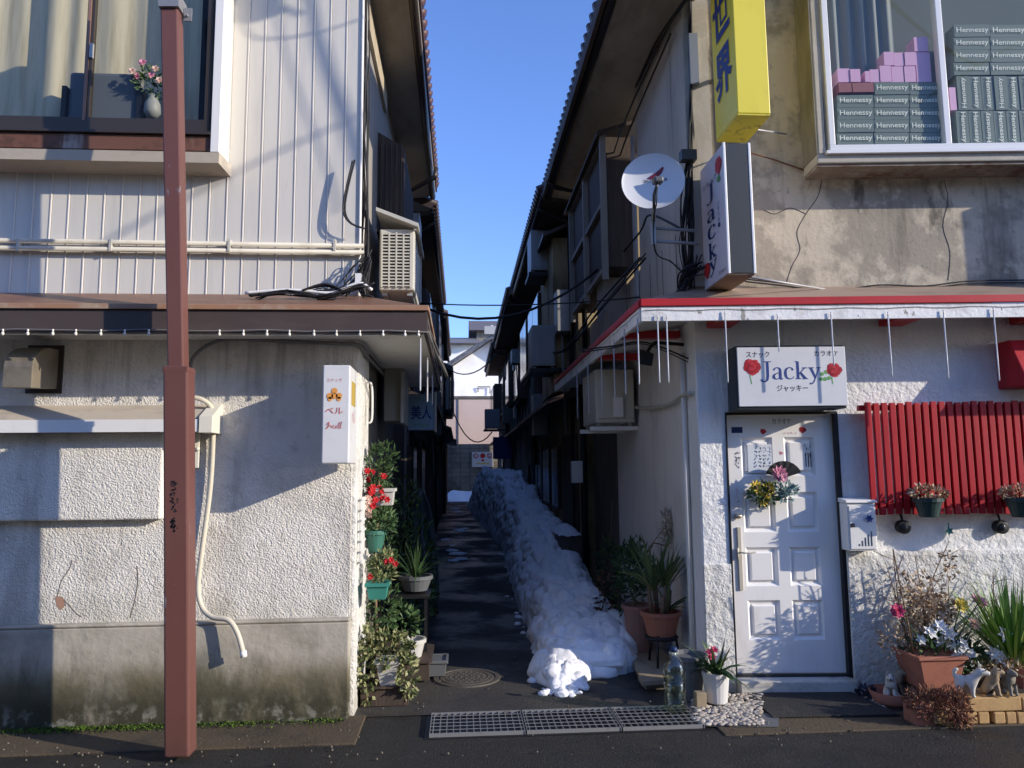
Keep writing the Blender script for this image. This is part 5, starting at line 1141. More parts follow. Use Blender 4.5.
q = FY(5.2).px(653, 222); q2 = FY(5.2).px(653, 245); m.box(q.x-.014, q.x+.014, q.y-.02, q.y+.02, q2.z, q.z); m.tube([q, (q.x, 5.12, dc.z-.1)], .016, 8); m.build('mount', steel_paint, t)
m = MB(); strands(m, [lnb+P((0, .02, -.02)), lnb+P((-.01, .03, -.15)), q+P((0, -.05, .02)), q2+P((.02, 0, -.05)), FSR.px(672, 262, .04), FSR.px(690, 280, .04)], 2, .008, .006); m.build('cable', cable_m, t)

# -------- cable bundle on the right corner
m = MB(); strands(m, [FR.px(691, y, .03) for y in (-20, 40, 100, 140, 190, 230, 275, 292)], 9, .018, .02)
tag(m.build('cable_bundle', cable_m), 'black cables running down the right corner behind the projecting signs', 'cables', 'cable bundles')
m = MB(); m.box(*FR.rect(684, 699, 150, 160, .08)[:2], 0, 0, 0, 0) if False else None
f_ = FY(5.3); a = f_.rect(682, 697, 149, 159)
m.box(a[0], a[1], 5.3, 5.38, a[2], a[3]); tag(m.build('junction_box', dark_grey), 'small dark junction box on the cables beside the satellite dish', 'junction box')
m = MB(); strands(m, [FR.px(690, 160, .05), FR.px(687, 200, .05), FR.px(684, 240, .05), FR.px(688, 275, .05), FR.px(680, 292, .1)], 9, .03, .035)
strands(m, [FR.px(700, 268, .1), FR.px(685, 278, .08), P((1.72, 5.6, 2.84)), P((1.66, 6.0, 2.82)), P((1.66, 6.5, 2.85))], 12, .03, .05)
strands(m, [FR.px(695, 260, .1), P((1.70, 5.5, 2.92)), P((1.62, 5.8, 2.86)), P((1.7, 6.2, 2.9))], 8, .05, .06)
tag(m.build('cable_heap', cable_m), 'messy heap of black cables at the end of the right awning below the dish', 'cables', 'cable bundles')
m = MB(); strands(m, [P((1.70, 5.6, 5.15)), P((1.62, 7.0, 4.9)), P((1.66, 8.4, 4.6))], 3, .04, .02, rad=(.006, .01))
strands(m, [FSR.px(692, -10, .05), FSR.px(660, 40, .05), FSR.px(636, 85, .06)], 3, .03, .02, rad=(.006, .010))
tag(m.build('eave_cables', cable_m), 'slack black cables under the right eave', 'cables', 'cable bundles')
def wallcable(name, label, pts, r, frm, w_=.05, mm=cable_m):
    m = MB(); m.tube([frm.px(x, y, w_) for x, y in pts], r, 6, sub=5, raw=True); return tag(m.build(name, mm), label, 'cable', 'single cables across the alley')
wallcable('slack_cable', 'black cable sagging along the right side wall towards the far air conditioners', [(683, 230), (650, 215+0), (640, 232), (615, 262), (592, 290), (575, 303)], .010, FSR, .10)
m = MB(); strands(m, [P((1.6, 6.2, 3.45)), P((1.45, 7.6, 3.3)), P((1.35, 9.6, 3.15)), P((1.25, 12.0, 3.6))], 3, .03, .03, rad=(.006, .011))
tag(m.build('sagging_cables', cable_m), 'sagging black cables hanging below the wooden window box of the right row', 'cables', 'cable bundles')
for lb, pa, pb, Ya, Yb, sag, r_ in (('upper thin cable crossing the gap of sky between the two rows', (418, 303), (640, 297), 7.9, 7.0, .05, .007), ('lower thicker cable crossing the alley gap below the thin one', (425, 308), (600, 268), 7.9, 7.8, .30, .015), ('slack cable hanging in front of the far white gable', (440, 362), (498, 352), 22, 21, .5, .018), ('drooping cable in front of the far pinkish wall', (449, 400), (492, 432), 26, 24, .8, .02)):
    a = FY(Ya).px(*pa); b = FY(Yb).px(*pb); m = MB()
    m.tube([a.lerp(b, k/10)-Vector((0, 0, sag*4*(k/10)*(1-k/10))) for k in range(11)], r_, 6, raw=True); tag(m.build('crossing_cable', cable_m), lb, 'cable', 'single cables across the alley')

# -------- hanging tubes under the right awning
t = thing('icicle_lights', 'row of frosted light tubes hanging from the white edge of the right awning', 'hanging lights', FR.pt(1.5, va_b-.4, AW), 'icicle lights')
sp = []
for px, y0p, y1p in ((657.5, 319, 383), (666.5, 319, 383), (725, 315, 383), (777.5, 318, 352), (831, 316, 366), (888, 316, 377), (943.5, 314, 379), (993.5, 312, 381)):
    u, va_ = FR.at(px, y0p, AW+.01); _, vb_ = FR.at(px+1.5, y1p, AW+.01); sp.append((FR.pt(u, va_, AW+.01), va_-vb_))
for Y, ln in ((5.12, .45), (5.55, .48), (5.95, .48), (6.5, .50), (7.2, .5), (7.9, .5)):
    sp.append((P((pA.x-.005, Y, va_b+.01)), ln))
light_tubes(t, sp)
m = MB(); m.tube([FR.pt(UA+.02+k*.12, va_b+.075+.005*math.sin(k*1.7), AW+.003) for k in range(44)], .002, 5, raw=True); m.tube([P((pA.x-.008, pA.y+.05+.15*k, va_b+.07+.006*math.sin(k*2.1))) for k in range(24)], .002, 5, raw=True); m.build('wire', cable_g, t)

m = MB(); c = FL.px(58, 603, .0)
pts = [FL.px(x, y, .0015) for x, y in ((55, 597), (60, 596), (64, 599), (65, 606), (61, 610), (57, 607))]; m.add(pts, [tuple(range(6))], raw=True); m.build('bare_patch', mat('bare_render_patch', (.42, .24, .17), .95), LB)
m = MB()
for pts in ([(64, 600), (70, 606), (76, 613), (82, 617)], [(57, 597), (62, 580), (70, 568), (72, 560)], [(130, 618), (135, 600), (138, 580), (137, 566)]): m.tube([FL.px(x, y, .0005) for x, y in pts], .0025, 4, sub=4, raw=True)
m.build('hairline_crack', mat('crack_dark', (.16, .13, .10), .95), LB)
# -------- AC under awning, spotlight, conduits on right side wall
f_ = FY(7.6); u0_, u1_, v0_, v1_ = f_.rect(598, 640, 364, 421)
t = ac_unit('cream air conditioner on a bracket under the right awning', 1.33, 1.72, 7.2, 7.95, 2.02, 2.58, ac_m)
m = MB(); m.box(1.34, 1.71, 7.185, 7.197, 2.09, 2.53); m.build('end_panel', ac_m, t, bevel=.004)
m = MB(); m.box(1.50, 1.60, 7.15, 7.184, 2.10, 2.30); m.build('pipe_cover', white_trim, t, bevel=.01)
m = MB(); 
for y in (7.25, 7.85): m.box(1.28, 1.765, y, y+.04, 1.975, 2.015)
m.build('wall_bracket', white_trim, t)
m = MB(); m.tube([FSR.px(x, y, .04) for x, y in ((628, 405), (640, 408), (660, 407), (672, 403), (682, 396), (690, 393))], .016, 8, sub=4, raw=True)
tag(m.build('refrigerant_pipe', pipe_m), 'beige insulated pipe bending along the right side wall to the cream air conditioner', 'pipe')
t = thing('spotlight', 'black spotlight hanging under the right awning near its corner', 'spotlight', FY(5.6).px(643, 366))
m = MB(); a = FY(5.6).px(648, 350); m.hexa([a+P((-.09, 0, -.11)), a+P((.03, 0, -.13)), a+P((.05, .0, -.03)), a+P((-.07, 0, .0))], [a+P((-.05, .12, -.06)), a+P((.03, .12, -.08)), a+P((.04, .12, .01)), a+P((-.04, .12, .03))]); m.build('lamp_head', black_m, t, bevel=.008)
m = MB(); m.tube([a+P((.0, .05, -.02)), a+P((.06, .05, .06)), a+P((.13, .08, .07)), (XR, 5.7, a.z+.06)], .014, 7, raw=True, sub=3); m.build('arm', black_m, t)
m = MB(); strands(m, [FY(5.6).px(560, 380), FY(5.6).px(580, 352), FY(5.6).px(612, 348), FY(5.6).px(645, 344), FY(5.6).px(690, 362)][1:], 2, .01, .02); m.build('cable', cable_m, t)

m = MB()
for pts in ([(822, 178), (818, 196), (806, 214), (797, 232), (800, 250), (792, 266), (786, 284)], [(806, 214), (790, 208), (775, 214), (764, 210)], [(944, 180), (948, 200), (943, 226), (950, 252), (948, 280)]): m.tube([FR.px(x, y, .0) for x, y in pts], .0035, 4, sub=4, raw=True)
m.build('hairline_crack', mat('crack_brown', (.11, .095, .075), .95), RB)
m = MB()
for o in (0, 2.5): m.tube([FR.px(x, y+o, .04) for x, y in ((745, 279), (790, 284), (835, 290), (880, 285), (925, 286), (970, 281), (1035, 280))], .006, 6, sub=5, raw=True)
tag(m.build('wall_cable', cable_m), 'black cables lying along the foot of the upper beige wall above the red edge', 'cables', 'cable bundles')
# -------- red slatted screen, pots, lamps, mailbox, red hood
us0, us1, zs0, zs1 = FR.rect(868.5, 1024, 402, 514, .12)
t = thing('slatted_screen', 'bright red vertical slatted wooden screen covering a window right of the door', 'screen', FR.pt((us0+4.8)/2, zs0, .1))
m = MB(FR); p = .0595; k = 0; x = us0
while x < 5.2:
    m.box(x, x+.041, zs0+random.uniform(-.004, .004), zs1+random.uniform(-.004, .006), .10, .125); x += p
m.build('slats', red_wood, t, bevel=.003)
m = MB(FR); 
for z in (zs1-.055, zs0+.04): m.box(us0-.035, 5.2, z, z+.04, .055, .098)
m.build('rails', red_wood, t, bevel=.004)
m = MB(FR); m.box(us0+.25, 5.1, zs0+.06, zs1-.05, .002, .02); m.build('backing', mat('dark_red_backing', (.05, .008, .01), .8), t)
for px, lb in ((929, 'dark green hooked pot of withered sedum on the red screen, above the left wall lamp'), (1022, 'dark green hooked pot of withered sedum at the right edge of the red screen')):
    c = FR.px(px, 517, .23)
    potted('hanging_pot', lb, 'flowerpot', c, lambda m: tapered_pot(m, c, .06, .09, .135), dk_pot, [
        ('foliage', dry_m, lambda m: clump(m, c+P((0, 0, .165)), (.13, .10, .055), 260, .03, .016)), ('sedum', dry_red, lambda m: clump(m, c+P((0, -.01, .165)), (.125, .10, .05), 120, .03, .014))], 'pots hooked on the red screen')
for px, lb in ((904, 'left round black wall lamp under the red screen'), (1002, 'right round black wall lamp under the red screen')):
    c = FR.px(px, 527, .0); t = thing('wall_lamp', lb, 'wall lamp', c, 'black wall lamps')
    fc = FR; u, v = FR.at(px, 527, .05)
    axm = Matrix((FR.u, FR.v, FR.w)).transposed()
    m = MB(); m.lathe([(.045, 0), (.048, .02), (.05, .055), (.042, .06), (0, .05)], FR.pt(u, v, .0), 20, ax=axm); m.build('housing', black_m, t)
    m = MB(); m.lathe([(.03, .052), (.02, .068), (0, .072)], FR.pt(u, v, .0), 14, ax=axm); m.build('lens', dusty, t)
    m = MB(FR); m.tube([(u, v+.05, .03), (u+.0, v+.08, .02), (u+.0, v+.1, .0)], .008, 6); m.build('stem', black_m, t)
c = FR.px(949, 531, .02)
m = MB(); flower(m, c, (0, -1, 0), .035, 5, 1, .6); m.tube([c, c+P((0, 0, .06))], .004, 5, raw=True); tag(m.build('garden_clip', teal_pot), 'small teal plastic clip dangling below the red screen', 'clip')
u0_, u1_, v0_, v1_ = FR.rect(848, 877, 503, 551, .14)
t = thing('mailbox', 'white metal wall mailbox between the door and the red screen', 'mailbox', FR.pt((u0_+u1_)/2, v0_, 0))
m = MB(FR); m.box(u0_, u1_, v0_, v1_, .01, .135); m.build('box', white_trim, t, bevel=.006)
m = MB(FR); m.prism([(v1_+.002, -.0+.01), (v1_+.002, .15), (v1_+.02, .145), (v1_+.035, .01)], u0_-.008, u1_+.008, 0); m.build('lid', white_trim, t, bevel=.003)
m = MB(FR); m.box(u0_+.012, u1_-.012, v0_+.012, v1_-.02, .136, .142); m.build('front_plate', white_trim, t, bevel=.003)
m = MB(FR); m.box(u0_+.02, u0_+.045, v0_+.17, v0_+.195, .143, .15); m.build('lock', black_m, t)
for k in range(5):
    m = MB(FR); x = u0_+.075+k*.022; m.bar((x, v0_+.035, .1435), (x+.0, v0_+.05+.022*k, .1435), .006, .002); m.build('slot', dark_grey, t)
m = MB(FR); flower(m, FR.pt(u0_+.15, v1_-.11, .146), (0, -1, 0), .035, 6, 1, .5); m.build('emblem', ink_blue, t)
m = MB(FR)
h = [FR.at(1004.5, 341, .12), FR.at(1011, 388, .12)]
m.hexa([FR.pt(h[0][0], h[0][1], .0), FR.pt(h[0][0], h[0][1], .16), FR.pt(4.9, h[0][1], .16), FR.pt(4.9, h[0][1], 0)], [FR.pt(h[1][0]-.02, h[1][1], 0), FR.pt(h[1][0]-.02, h[1][1], .34), FR.pt(4.9, h[1][1], .34), FR.pt(4.9, h[1][1], 0)])
tag(m.build('window_awning', red_wood, bevel=.01), 'small red sloping hood at the right edge above the slatted screen', 'hood')
# ================================================================== PLANTS AND POTS, RIGHT SIDE
c = onZ(717, 706); c = P((c.x, c.y, .03))
m = MB(); 
for i in range(620):
    q = onZ(random.uniform(692, 762), random.uniform(697, 728)); 
    if q.x+.55*(q.y-4.8) < 1.45 or q.x+.9*(4.8-q.y) > 2.02: continue
    m.ball((q.x, q.y, .020), random.uniform(.009, .019), 7, 4, (1.3, 1, .55), .15)
tag(m.build('pebbles', pebble_m), 'mat of pale stone chips under the white pot beside the door mat', 'pebbles', kind='stuff')
m = MB(); m.add([(1.45, 4.70, .012), (1.95, 4.64, .012), (2.02, 4.80, .012), (1.86, 5.15, .012), (1.50, 5.15, .012)], [(0, 1, 2, 3, 4)]); tag(m.build('stone_mat', grey_pot), 'grey mesh sheet below the pale stone chips', 'mat')
potted('flower_pot', 'white ceramic pot with narrow leaves and dark red flowers in front of the white column', 'potted plant', c, lambda m: tapered_pot(m, c, .072, .088, .195, rim=.004), white_pot, [
    ('foliage', leaf_g, lambda m: (blades(m, c+P((0, 0, .18)), 60, .24, .026, 1.25, .04, .7), blades(m, c+P((0, 0, .18)), 16, .34, .016, 1.4, .04, .3))),
    ('blossoms', fl_dpink, lambda m: [flower(m, c+P((dx, -.04, dz)), (0, -.6, .7), .034, 6, 3) for dx, dz in ((-.05, .33), (-.02, .345), (-.035, .30))])], 'pots standing at the right corner')
c = P((1.60, 5.30, .0)); m = MB(); tapered_pot(m, c, .095, .125, .30); tag(m.build('grey_bucket', grey_pot), 'plain dark grey plastic bucket behind the white ceramic pot', 'bucket')
q = onZ(702, 711); m = MB(); m.box(q.x-.035, q.x+.035, q.y, q.y+.06, .02, .115); tag(m.build('wood_block', board_m, bevel=.005), 'small tan wooden block beside the white ceramic pot', 'block')
q = onZ(678, 716); q.y += .05
t = thing('water_bottle', 'large clear plastic bottle of water standing at the end of the drain grating', 'bottle', q)
bp = [(.0, .002), (.068, .002), (.074, .02), (.074, .08), (.070, .09), (.074, .10), (.074, .20), (.070, .21), (.074, .22), (.074, .27), (.066, .31), (.045, .345), (.024, .365), (.020, .375), (.020, .392)]
m = MB(); m.lathe(bp, q, 26); m.build('bottle_wall', bottle_m, t)
m = MB(); m.lathe([(0, .006), (.069, .008), (.069, .262), (0, .263)], q, 24); m.build('water', glass_mat('clear_water', (.72, .78, .70), .03, .03), t)
m = MB(); m.lathe([(.023, .392), (.023, .42), (0, .42)], q, 16); m.build('cap', ink_dblue, t)
m = MB(); 
for za_, zb_ in ((.088, .093), (.208, .212), (.300, .303)):
    rr_ = .0735 if za_ < .25 else .070
    m.v += [Vector(q)+Vector((r_*math.cos(k*PI/12), r_*math.sin(k*PI/12), z_)) for r_, z_ in ((rr_, za_), (rr_+.003, (za_+zb_)/2), (rr_, zb_)) for k in range(24)]; n0 = len(m.v)-72
    for j in range(2):
        for k in range(24): m.f.append((n0+j*24+k, n0+j*24+(k+1) % 24, n0+j*24+24+(k+1) % 24, n0+j*24+24+k)); m.sm.append(True)
m.build('seam_ring', glass_mat('ring_plastic', (.6, .64, .62), .1, .1), t)
# board and pots in the right side shade
m = MB(); A, B = onZ(629, 655, .06), onZ(642, 686, .06); A2 = A+P((.25, .10, 0)); 
m.hexa([A, B, B+P((.36, .05, 0)), A+P((.30, .25, 0))], [p_+P((0, 0, .03)) for p_ in (A, B, B+P((.36, .05, 0)), A+P((.30, .25, 0)))])
tag(m.build('wooden_board', board_m), 'weathered board laid under the terracotta pots at the right wall', 'board')
m = MB(); m.box(B.x+.05, B.x+.33, B.y+.10, B.y+.35, 0, .058); tag(m.build('concrete_block', dark_wall, bevel=.006), 'dark block propping up the weathered board', 'block')
c = P((1.50, 6.32, .06)); 
potted('planter_pot', 'tall pale terracotta pot with a bushy plant beside the yucca', 'potted plant', c, lambda m: tapered_pot(m, c, .10, .135, .40, rim=.016), terra_pink, [
    ('foliage', leaf_d, lambda m: (clump(m, c+P((-.02, .05, .70)), (.16, .16, .26), 420, .06, .018, .8, .1), clump(m, c+P((-.05, .2, .45)), (.13, .16, .16), 150, .06, .02)))], 'pots standing at the right corner')
cy = P((1.56, 5.86, .29))
potted('yucca_pot', 'brown terracotta bowl raised on a stand with a spiky yucca and cut stems', 'potted plant', cy, lambda m: tapered_pot(m, cy, .105, .145, .20, rim=.014), terra, [
    ('stems', twig_m, lambda m: [m.tube([cy+P((dx, dy, .18)), cy+P((dx*1.3, dy, .18+h))], [.018, .015], 8, raw=True) for dx, dy, h in ((-.07, 0, .20), (-.02, .03, .26), (.03, -.03, .22), (.07, .04, .17), (.0, -.06, .14))]),
    ('leaves', leaf_yuc, lambda m: (blades(m, cy+P((-.05, 0, .36)), 34, .50, .026, 1.0, .03, .35), blades(m, cy+P((.04, 0, .38)), 30, .48, .026, .85, .03, .3), blades(m, cy+P((.05, 0, .2)), 14, .3, .022, 1.3, .03, .6)))], 'pots standing at the right corner')
m = MB()
for a_ in range(3): m.tube([cy+P((.11*math.cos(a_*2.1), .11*math.sin(a_*2.1), .03)), cy+P((.14*math.cos(a_*2.1), .14*math.sin(a_*2.1), -.20))], .010, 6, raw=True)
m.lathe([(.12, -.03), (.13, -.01), (.115, .0)], cy+P((0, 0, .02)), 20); tag(m.build('plant_stand', black_m), 'black metal stand under the terracotta yucca bowl', 'plant stand')
t = thing('dried_plume', 'pale dried plume plant leaning on the right wall behind the yucca', 'plant', P((1.60, 6.25, .1)), 'plants in the right side shade')
m = MB(); pl = [P((1.60, 6.2, .5)), P((1.58, 6.2, .95)), FY(6.2).px(668, 545), FY(6.2).px(665, 522)]; m.tube(pl, .007, 6, sub=4, raw=True); m.tube([pl[1], FY(6.2).px(655, 540), FY(6.2).px(668, 528), FY(6.2).px(680, 556)], .004, 5, sub=4, raw=True); m.build('stem', twig_m, t)
m = MB(); clump(m, FY(6.2).px(667, 530), (.045, .04, .16), 170, .05, .018, .9, 0); m.build('plume', mat('pale_plume', (.5, .44, .34), .9, isl=((.38, .32, .24), (.60, .54, .44))), t)
for (nm, lb, x, y, z, f1, mm) in (
    ('leafy_plant', 'dark broad leaved plant standing by the right wall behind the pale terracotta pot', 1.50, 6.9, .0, lambda m: clump(m, (1.56, 6.95, .66), (.10, .16, .24), 120, .10, .055, .6), leaf_d),
    ('leafy_plant', 'low withered reddish plant at the edge of the snow on the right', 1.38, 7.0, .0, lambda m: clump(m, (1.40, 7.1, .40), (.11, .16, .25), 170, .07, .03), mat('dark_red_leaf', (.1, .05, .03), .7, isl=((.06, .03, .02), (.14, .08, .04)))),
    ('leafy_plant', 'tall thin plant furthest along the right wall beside the snow', 1.56, 8.1, .0, lambda m: clump(m, (1.60, 8.1, .50), (.08, .22, .34), 170, .08, .03), leaf_d)):
    t = thing(nm, lb, 'plant', P((x, y, z)), 'plants in the right side shade')
    m = MB(); f1(m); m.build('foliage', mm, t)
    m = MB(); tapered_pot(m, (x+.02, y+.05, 0), .09, .12, .24); m.build('pot', dk_pot, t)
m = MB(); m.tube([FY(8.3).px(604, 600), FY(8.3).px(610, 560), FY(8.3).px(612, 500)], .006, 6, raw=True); tag(m.build('garden_stake', twig_m), 'thin stake leaning on the right side wall', 'stake')
# door mat
q = [onZ(741, 698), onZ(742, 723), onZ(880, 720), onZ(846, 692)]
m = MB(); A = P((2.02, 5.22, 0)); m.hexa([P((1.98, 4.80, .012)), P((2.80, 4.76, .012)), P((2.74, 5.27, .012)), P((2.0, 5.30, .012))], [P((1.98, 4.80, .024)), P((2.80, 4.76, .024)), P((2.74, 5.27, .024)), P((2.0, 5.30, .024))])
tag(m.build('door_mat', mat_rub, bevel=.003), 'black rubber mat lying on the ground in front of the white door', 'mat')

# ---------------- planter group at the right
YB = 4.66
def gpt(px, py, Y): f_ = FY(Y); return f_.px(px, py)
bz = onZ(990, 726); YB = bz.y
def brick(px0, px1, py0, py1, label, dep=.10, Y=None):
    Y = Y or YB; u0_, u1_, v0_, v1_ = FY(Y).rect(px0, px1, py0, py1); v0_ = max(v0_, .0)
    m = MB(); m.box(u0_+.002, u1_-.002, Y, Y+dep, v0_, v1_-.002); return tag(m.build('edging_brick', brick_m, bevel=.007), label, 'brick', 'tan edging bricks around the planters')
brick(969, 1022, 697, 711.5, 'long upper tan brick carrying the dog figurines')
brick(1022.5, 1075, 697, 711.5, 'upper tan brick cut off by the right edge of the photo')
for k, (a, b) in enumerate(((935, 949), (967, 978), (978.5, 990), (994, 1006), (1006.5, 1017), (1017.5, 1029))):
    brick(a, b, 712, 724, ['lower tan brick standing left, half hidden by dried red leaves', 'lower tan brick under the left end of the long brick', 'lower tan brick just left of the dark joint', 'lower tan brick just right of the dark joint', 'lower tan brick under the sitting figurines', 'lower tan brick at the right edge of the photo'][k])
tz = FY(YB).rect(969, 1022, 697, 712); topz = tz[3]
m = MB(); m.box(3.02, 4.6, YB+.11, 5.2, 0, topz-.03); tag(m.build('soil_bed', soil), 'dark soil bed between the tan edging bricks and the white wall', 'soil bed')
# terracotta tapered planter
Yp = YB+.24
a = FY(Yp).rect(909, 968, 655, 700); cx = (a[0]+a[1])/2
t = thing('terracotta_planter', 'large square terracotta planter full of white artificial flowers', 'planter', P((cx, Yp+.2, topz-.03)))
m = MB(); boxpot(m, (cx+.03, Yp+.14, topz-.04), .22, .24, .31, .30, .23, .014); m.build('pot', terra, t, bevel=.006)
m = MB(); m.box(cx-.12, cx+.18, Yp, Yp+.28, topz+.15, topz+.16); m.build('soil', soil, t)
m = MB()
for x, y, r_ in ((930, 633, .055), (940, 626, .05), (949, 634, .055), (939, 641, .045), (921, 640, .04), (952, 645, .04)): flower(m, gpt(x, y, Yp+random.uniform(0, .12)), (random.uniform(-.7, .5), -1, random.uniform(0, .9)), r_, 6, 2, .7)
for k in range(26): flower(m, gpt(963+random.gauss(0, 3.5), 652+random.gauss(0, 6), Yp+.03), (random.uniform(-.6, .6), -1, random.uniform(-.2, .8)), .03, 5, 1, .8)
m.build('white_flowers', fl_white, t)
m = MB(); clump(m, gpt(945, 655, Yp+.15), (.24, .12, .13), 260, .075, .03, .5); m.build('foliage', leaf_g, t)
m = MB(); flower(m, gpt(897, 611, Yp+.1), (-.2, -1, .3), .055, 8, 4, .9); flower(m, gpt(897, 611, Yp+.09), (0, -1, .2), .035, 8, 3, .9); m.build('red_rose', fl_dpink, t)
m = MB(); flower(m, gpt(961, 605, Yp+.15), (.1, -1, .4), .06, 9, 3); m.build('yellow_flower', fl_yel, t)
m = MB(); flower(m, gpt(974, 624, Yp+.12), (0, -1, .4), .055, 10, 3, .4); m.build('pale_pink_flower', fl_salmon, t)
m = MB(); flower(m, gpt(979, 602, Yp+.2), (.1, -.7, .8), .065, 9, 3); m.build('pink_flower', fl_pink, t)
m = MB()
for (x, y) in ((897, 611), (961, 605), (974, 624), (979, 602), (934, 634), (944, 640)): m.tube([gpt(x, y, Yp+.12), gpt((x+945)/2, y+28, Yp+.15), gpt(945, 668, Yp+.15)], .004, 5, sub=3, raw=True)
m.build('stalks', leaf_d, t)
# dried hydrangea-like plant with bare twigs
t = thing('dried_plant', 'tall bare twigs and withered beige flower heads against the white wall', 'plant', gpt(915, 690, Yp+.3))
m = MB()
for (x0, y0, x1, y1, k) in ((915, 670, 893, 551, 0), (918, 670, 905, 575, 0), (925, 665, 915, 556, .3), (930, 665, 949, 541, -.6), (935, 660, 930, 575, .2), (912, 670, 888, 570, .2), (920, 668, 948, 580, .7), (985, 640, 993, 572, .2), (930, 640, 915, 595, -.2), (905, 680, 900, 600, .3)):
    a = gpt(x0, y0, Yp+.28); b = gpt(x1, y1, Yp+.34); mid = a.lerp(b, .5)+P((k*.12, random.uniform(-.05, .05), 0)); m.tube([a, mid, b], [.006, .0045, .0025], 5, sub=5, raw=True)
    for _ in range(11):
        q = a.lerp(b, random.uniform(.25, .98)); q2 = q+P((random.uniform(-.12, .12), random.uniform(-.06, .06), random.uniform(.02, .14))); m.tube([q, q2], .002, 4, raw=True)
m.build('twigs', twig_m, t)
m = MB()
for (x, y, rx, rz, n) in ((916, 607, .15, .12, 330), (930, 613, .16, .12, 330), (925, 590, .14, .12, 120), (940, 606, .10, .08, 150), (910, 640, .12, .14, 200), (948, 565, .02, .10, 60), (893, 640, .08, .14, 110), (912, 585, .08, .10, 70)):
    clump(m, gpt(x, y, Yp+.26), (rx, .10, rz), n, .035, .02, 0, .1)
m.build('withered_leaves', dry_m, t)
m = MB(); [m.tube([gpt(x0, y0, Yp+.12), gpt(x1, y1, Yp+.12)], .005, 5, raw=True) for x0, y0, x1, y1 in ((914, 655, 893, 549),)]; m.build('cane', twig_m, t)
# grass clump and its pot
t = thing('grass_plant', 'tall bright green grassy plant in a dark pot at the right edge', 'potted plant', gpt(1014, 690, Yp+.15))
b0 = gpt(1014, 664, Yp+.12)
m = MB(); blades(m, b0, 260, .60, .020, .75, .10, .5); m.build('blades', grass_b, t)
m = MB(); tapered_pot(m, b0-P((0, 0, .2)), .11, .15, .2); m.build('pot', terra, t)
t = thing('white_lily_stem', 'white artificial lily leaning near the grassy plant', 'artificial flower', gpt(1002, 680, Yp+.05))
m = MB(); 
for x, y in ((994, 653), (999, 657), (1004, 634)): flower(m, gpt(x, y, Yp+.04), (random.uniform(-.4, .2), -1, .2), .06, 6, 2, .5)
m.build('petals', fl_white, t); m = MB(); m.tube([gpt(997, 655, Yp+.05), gpt(1001, 682, Yp+.08)], .004, 5, raw=True); m.build('stalk', leaf_d, t)
t = thing('withered_ground_plant', 'mat of withered brown leaves spilling over the bed behind the figurines', 'plant', gpt(990, 676, Yp+.05))
m = MB(); clump(m, gpt(985, 668, Yp+.12), (.20, .10, .05), 240, .05, .022); clump(m, gpt(1012, 668, Yp+.06), (.18, .08, .05), 200, .06, .02); m.build('foliage', dry_m, t)
m = MB(); clump(m, gpt(978, 664, Yp+.10), (.12, .1, .04), 90, .045, .02); m.build('green_leaves', leaf_ivy, t)
# dried red succulents spilling over a brick planter at the front
t = thing('dried_succulent', 'reddish brown dried succulent spilling over the front bricks', 'plant', gpt(940, 726, YB))
m = MB(); clump(m, gpt(930, 703, YB+.04), (.13, .07, .09), 520, .036, .010, .4, .3); clump(m, gpt(952, 704, YB-.01), (.11, .07, .10), 420, .036, .010, .2, .3); clump(m, gpt(960, 716, YB-.03), (.09, .05, .07), 240, .032, .009, 0, .2); clump(m, gpt(915, 700, YB+.10), (.07, .08, .06), 150, .035, .01); m.build('foliage', dry_red, t)
m = MB(); u = FY(YB).rect(918, 948, 707, 724); m.box(u[0], u[1]-.06, YB+.02, YB+.16, 0, u[3]); m.build('planter_box', terra, t, bevel=.008)
# saucer and figurines
sc = onZ(893, 703); t = thing('saucer', 'round terracotta saucer holding two small figurines', 'saucer', sc)
m = MB(); m.lathe([(0, .03), (.11, .03), (.12, .035), (.142, .085), (.15, .085), (.128, .02), (.12, .0), (0, .0)], sc, 28); m.build('dish', terra, t)
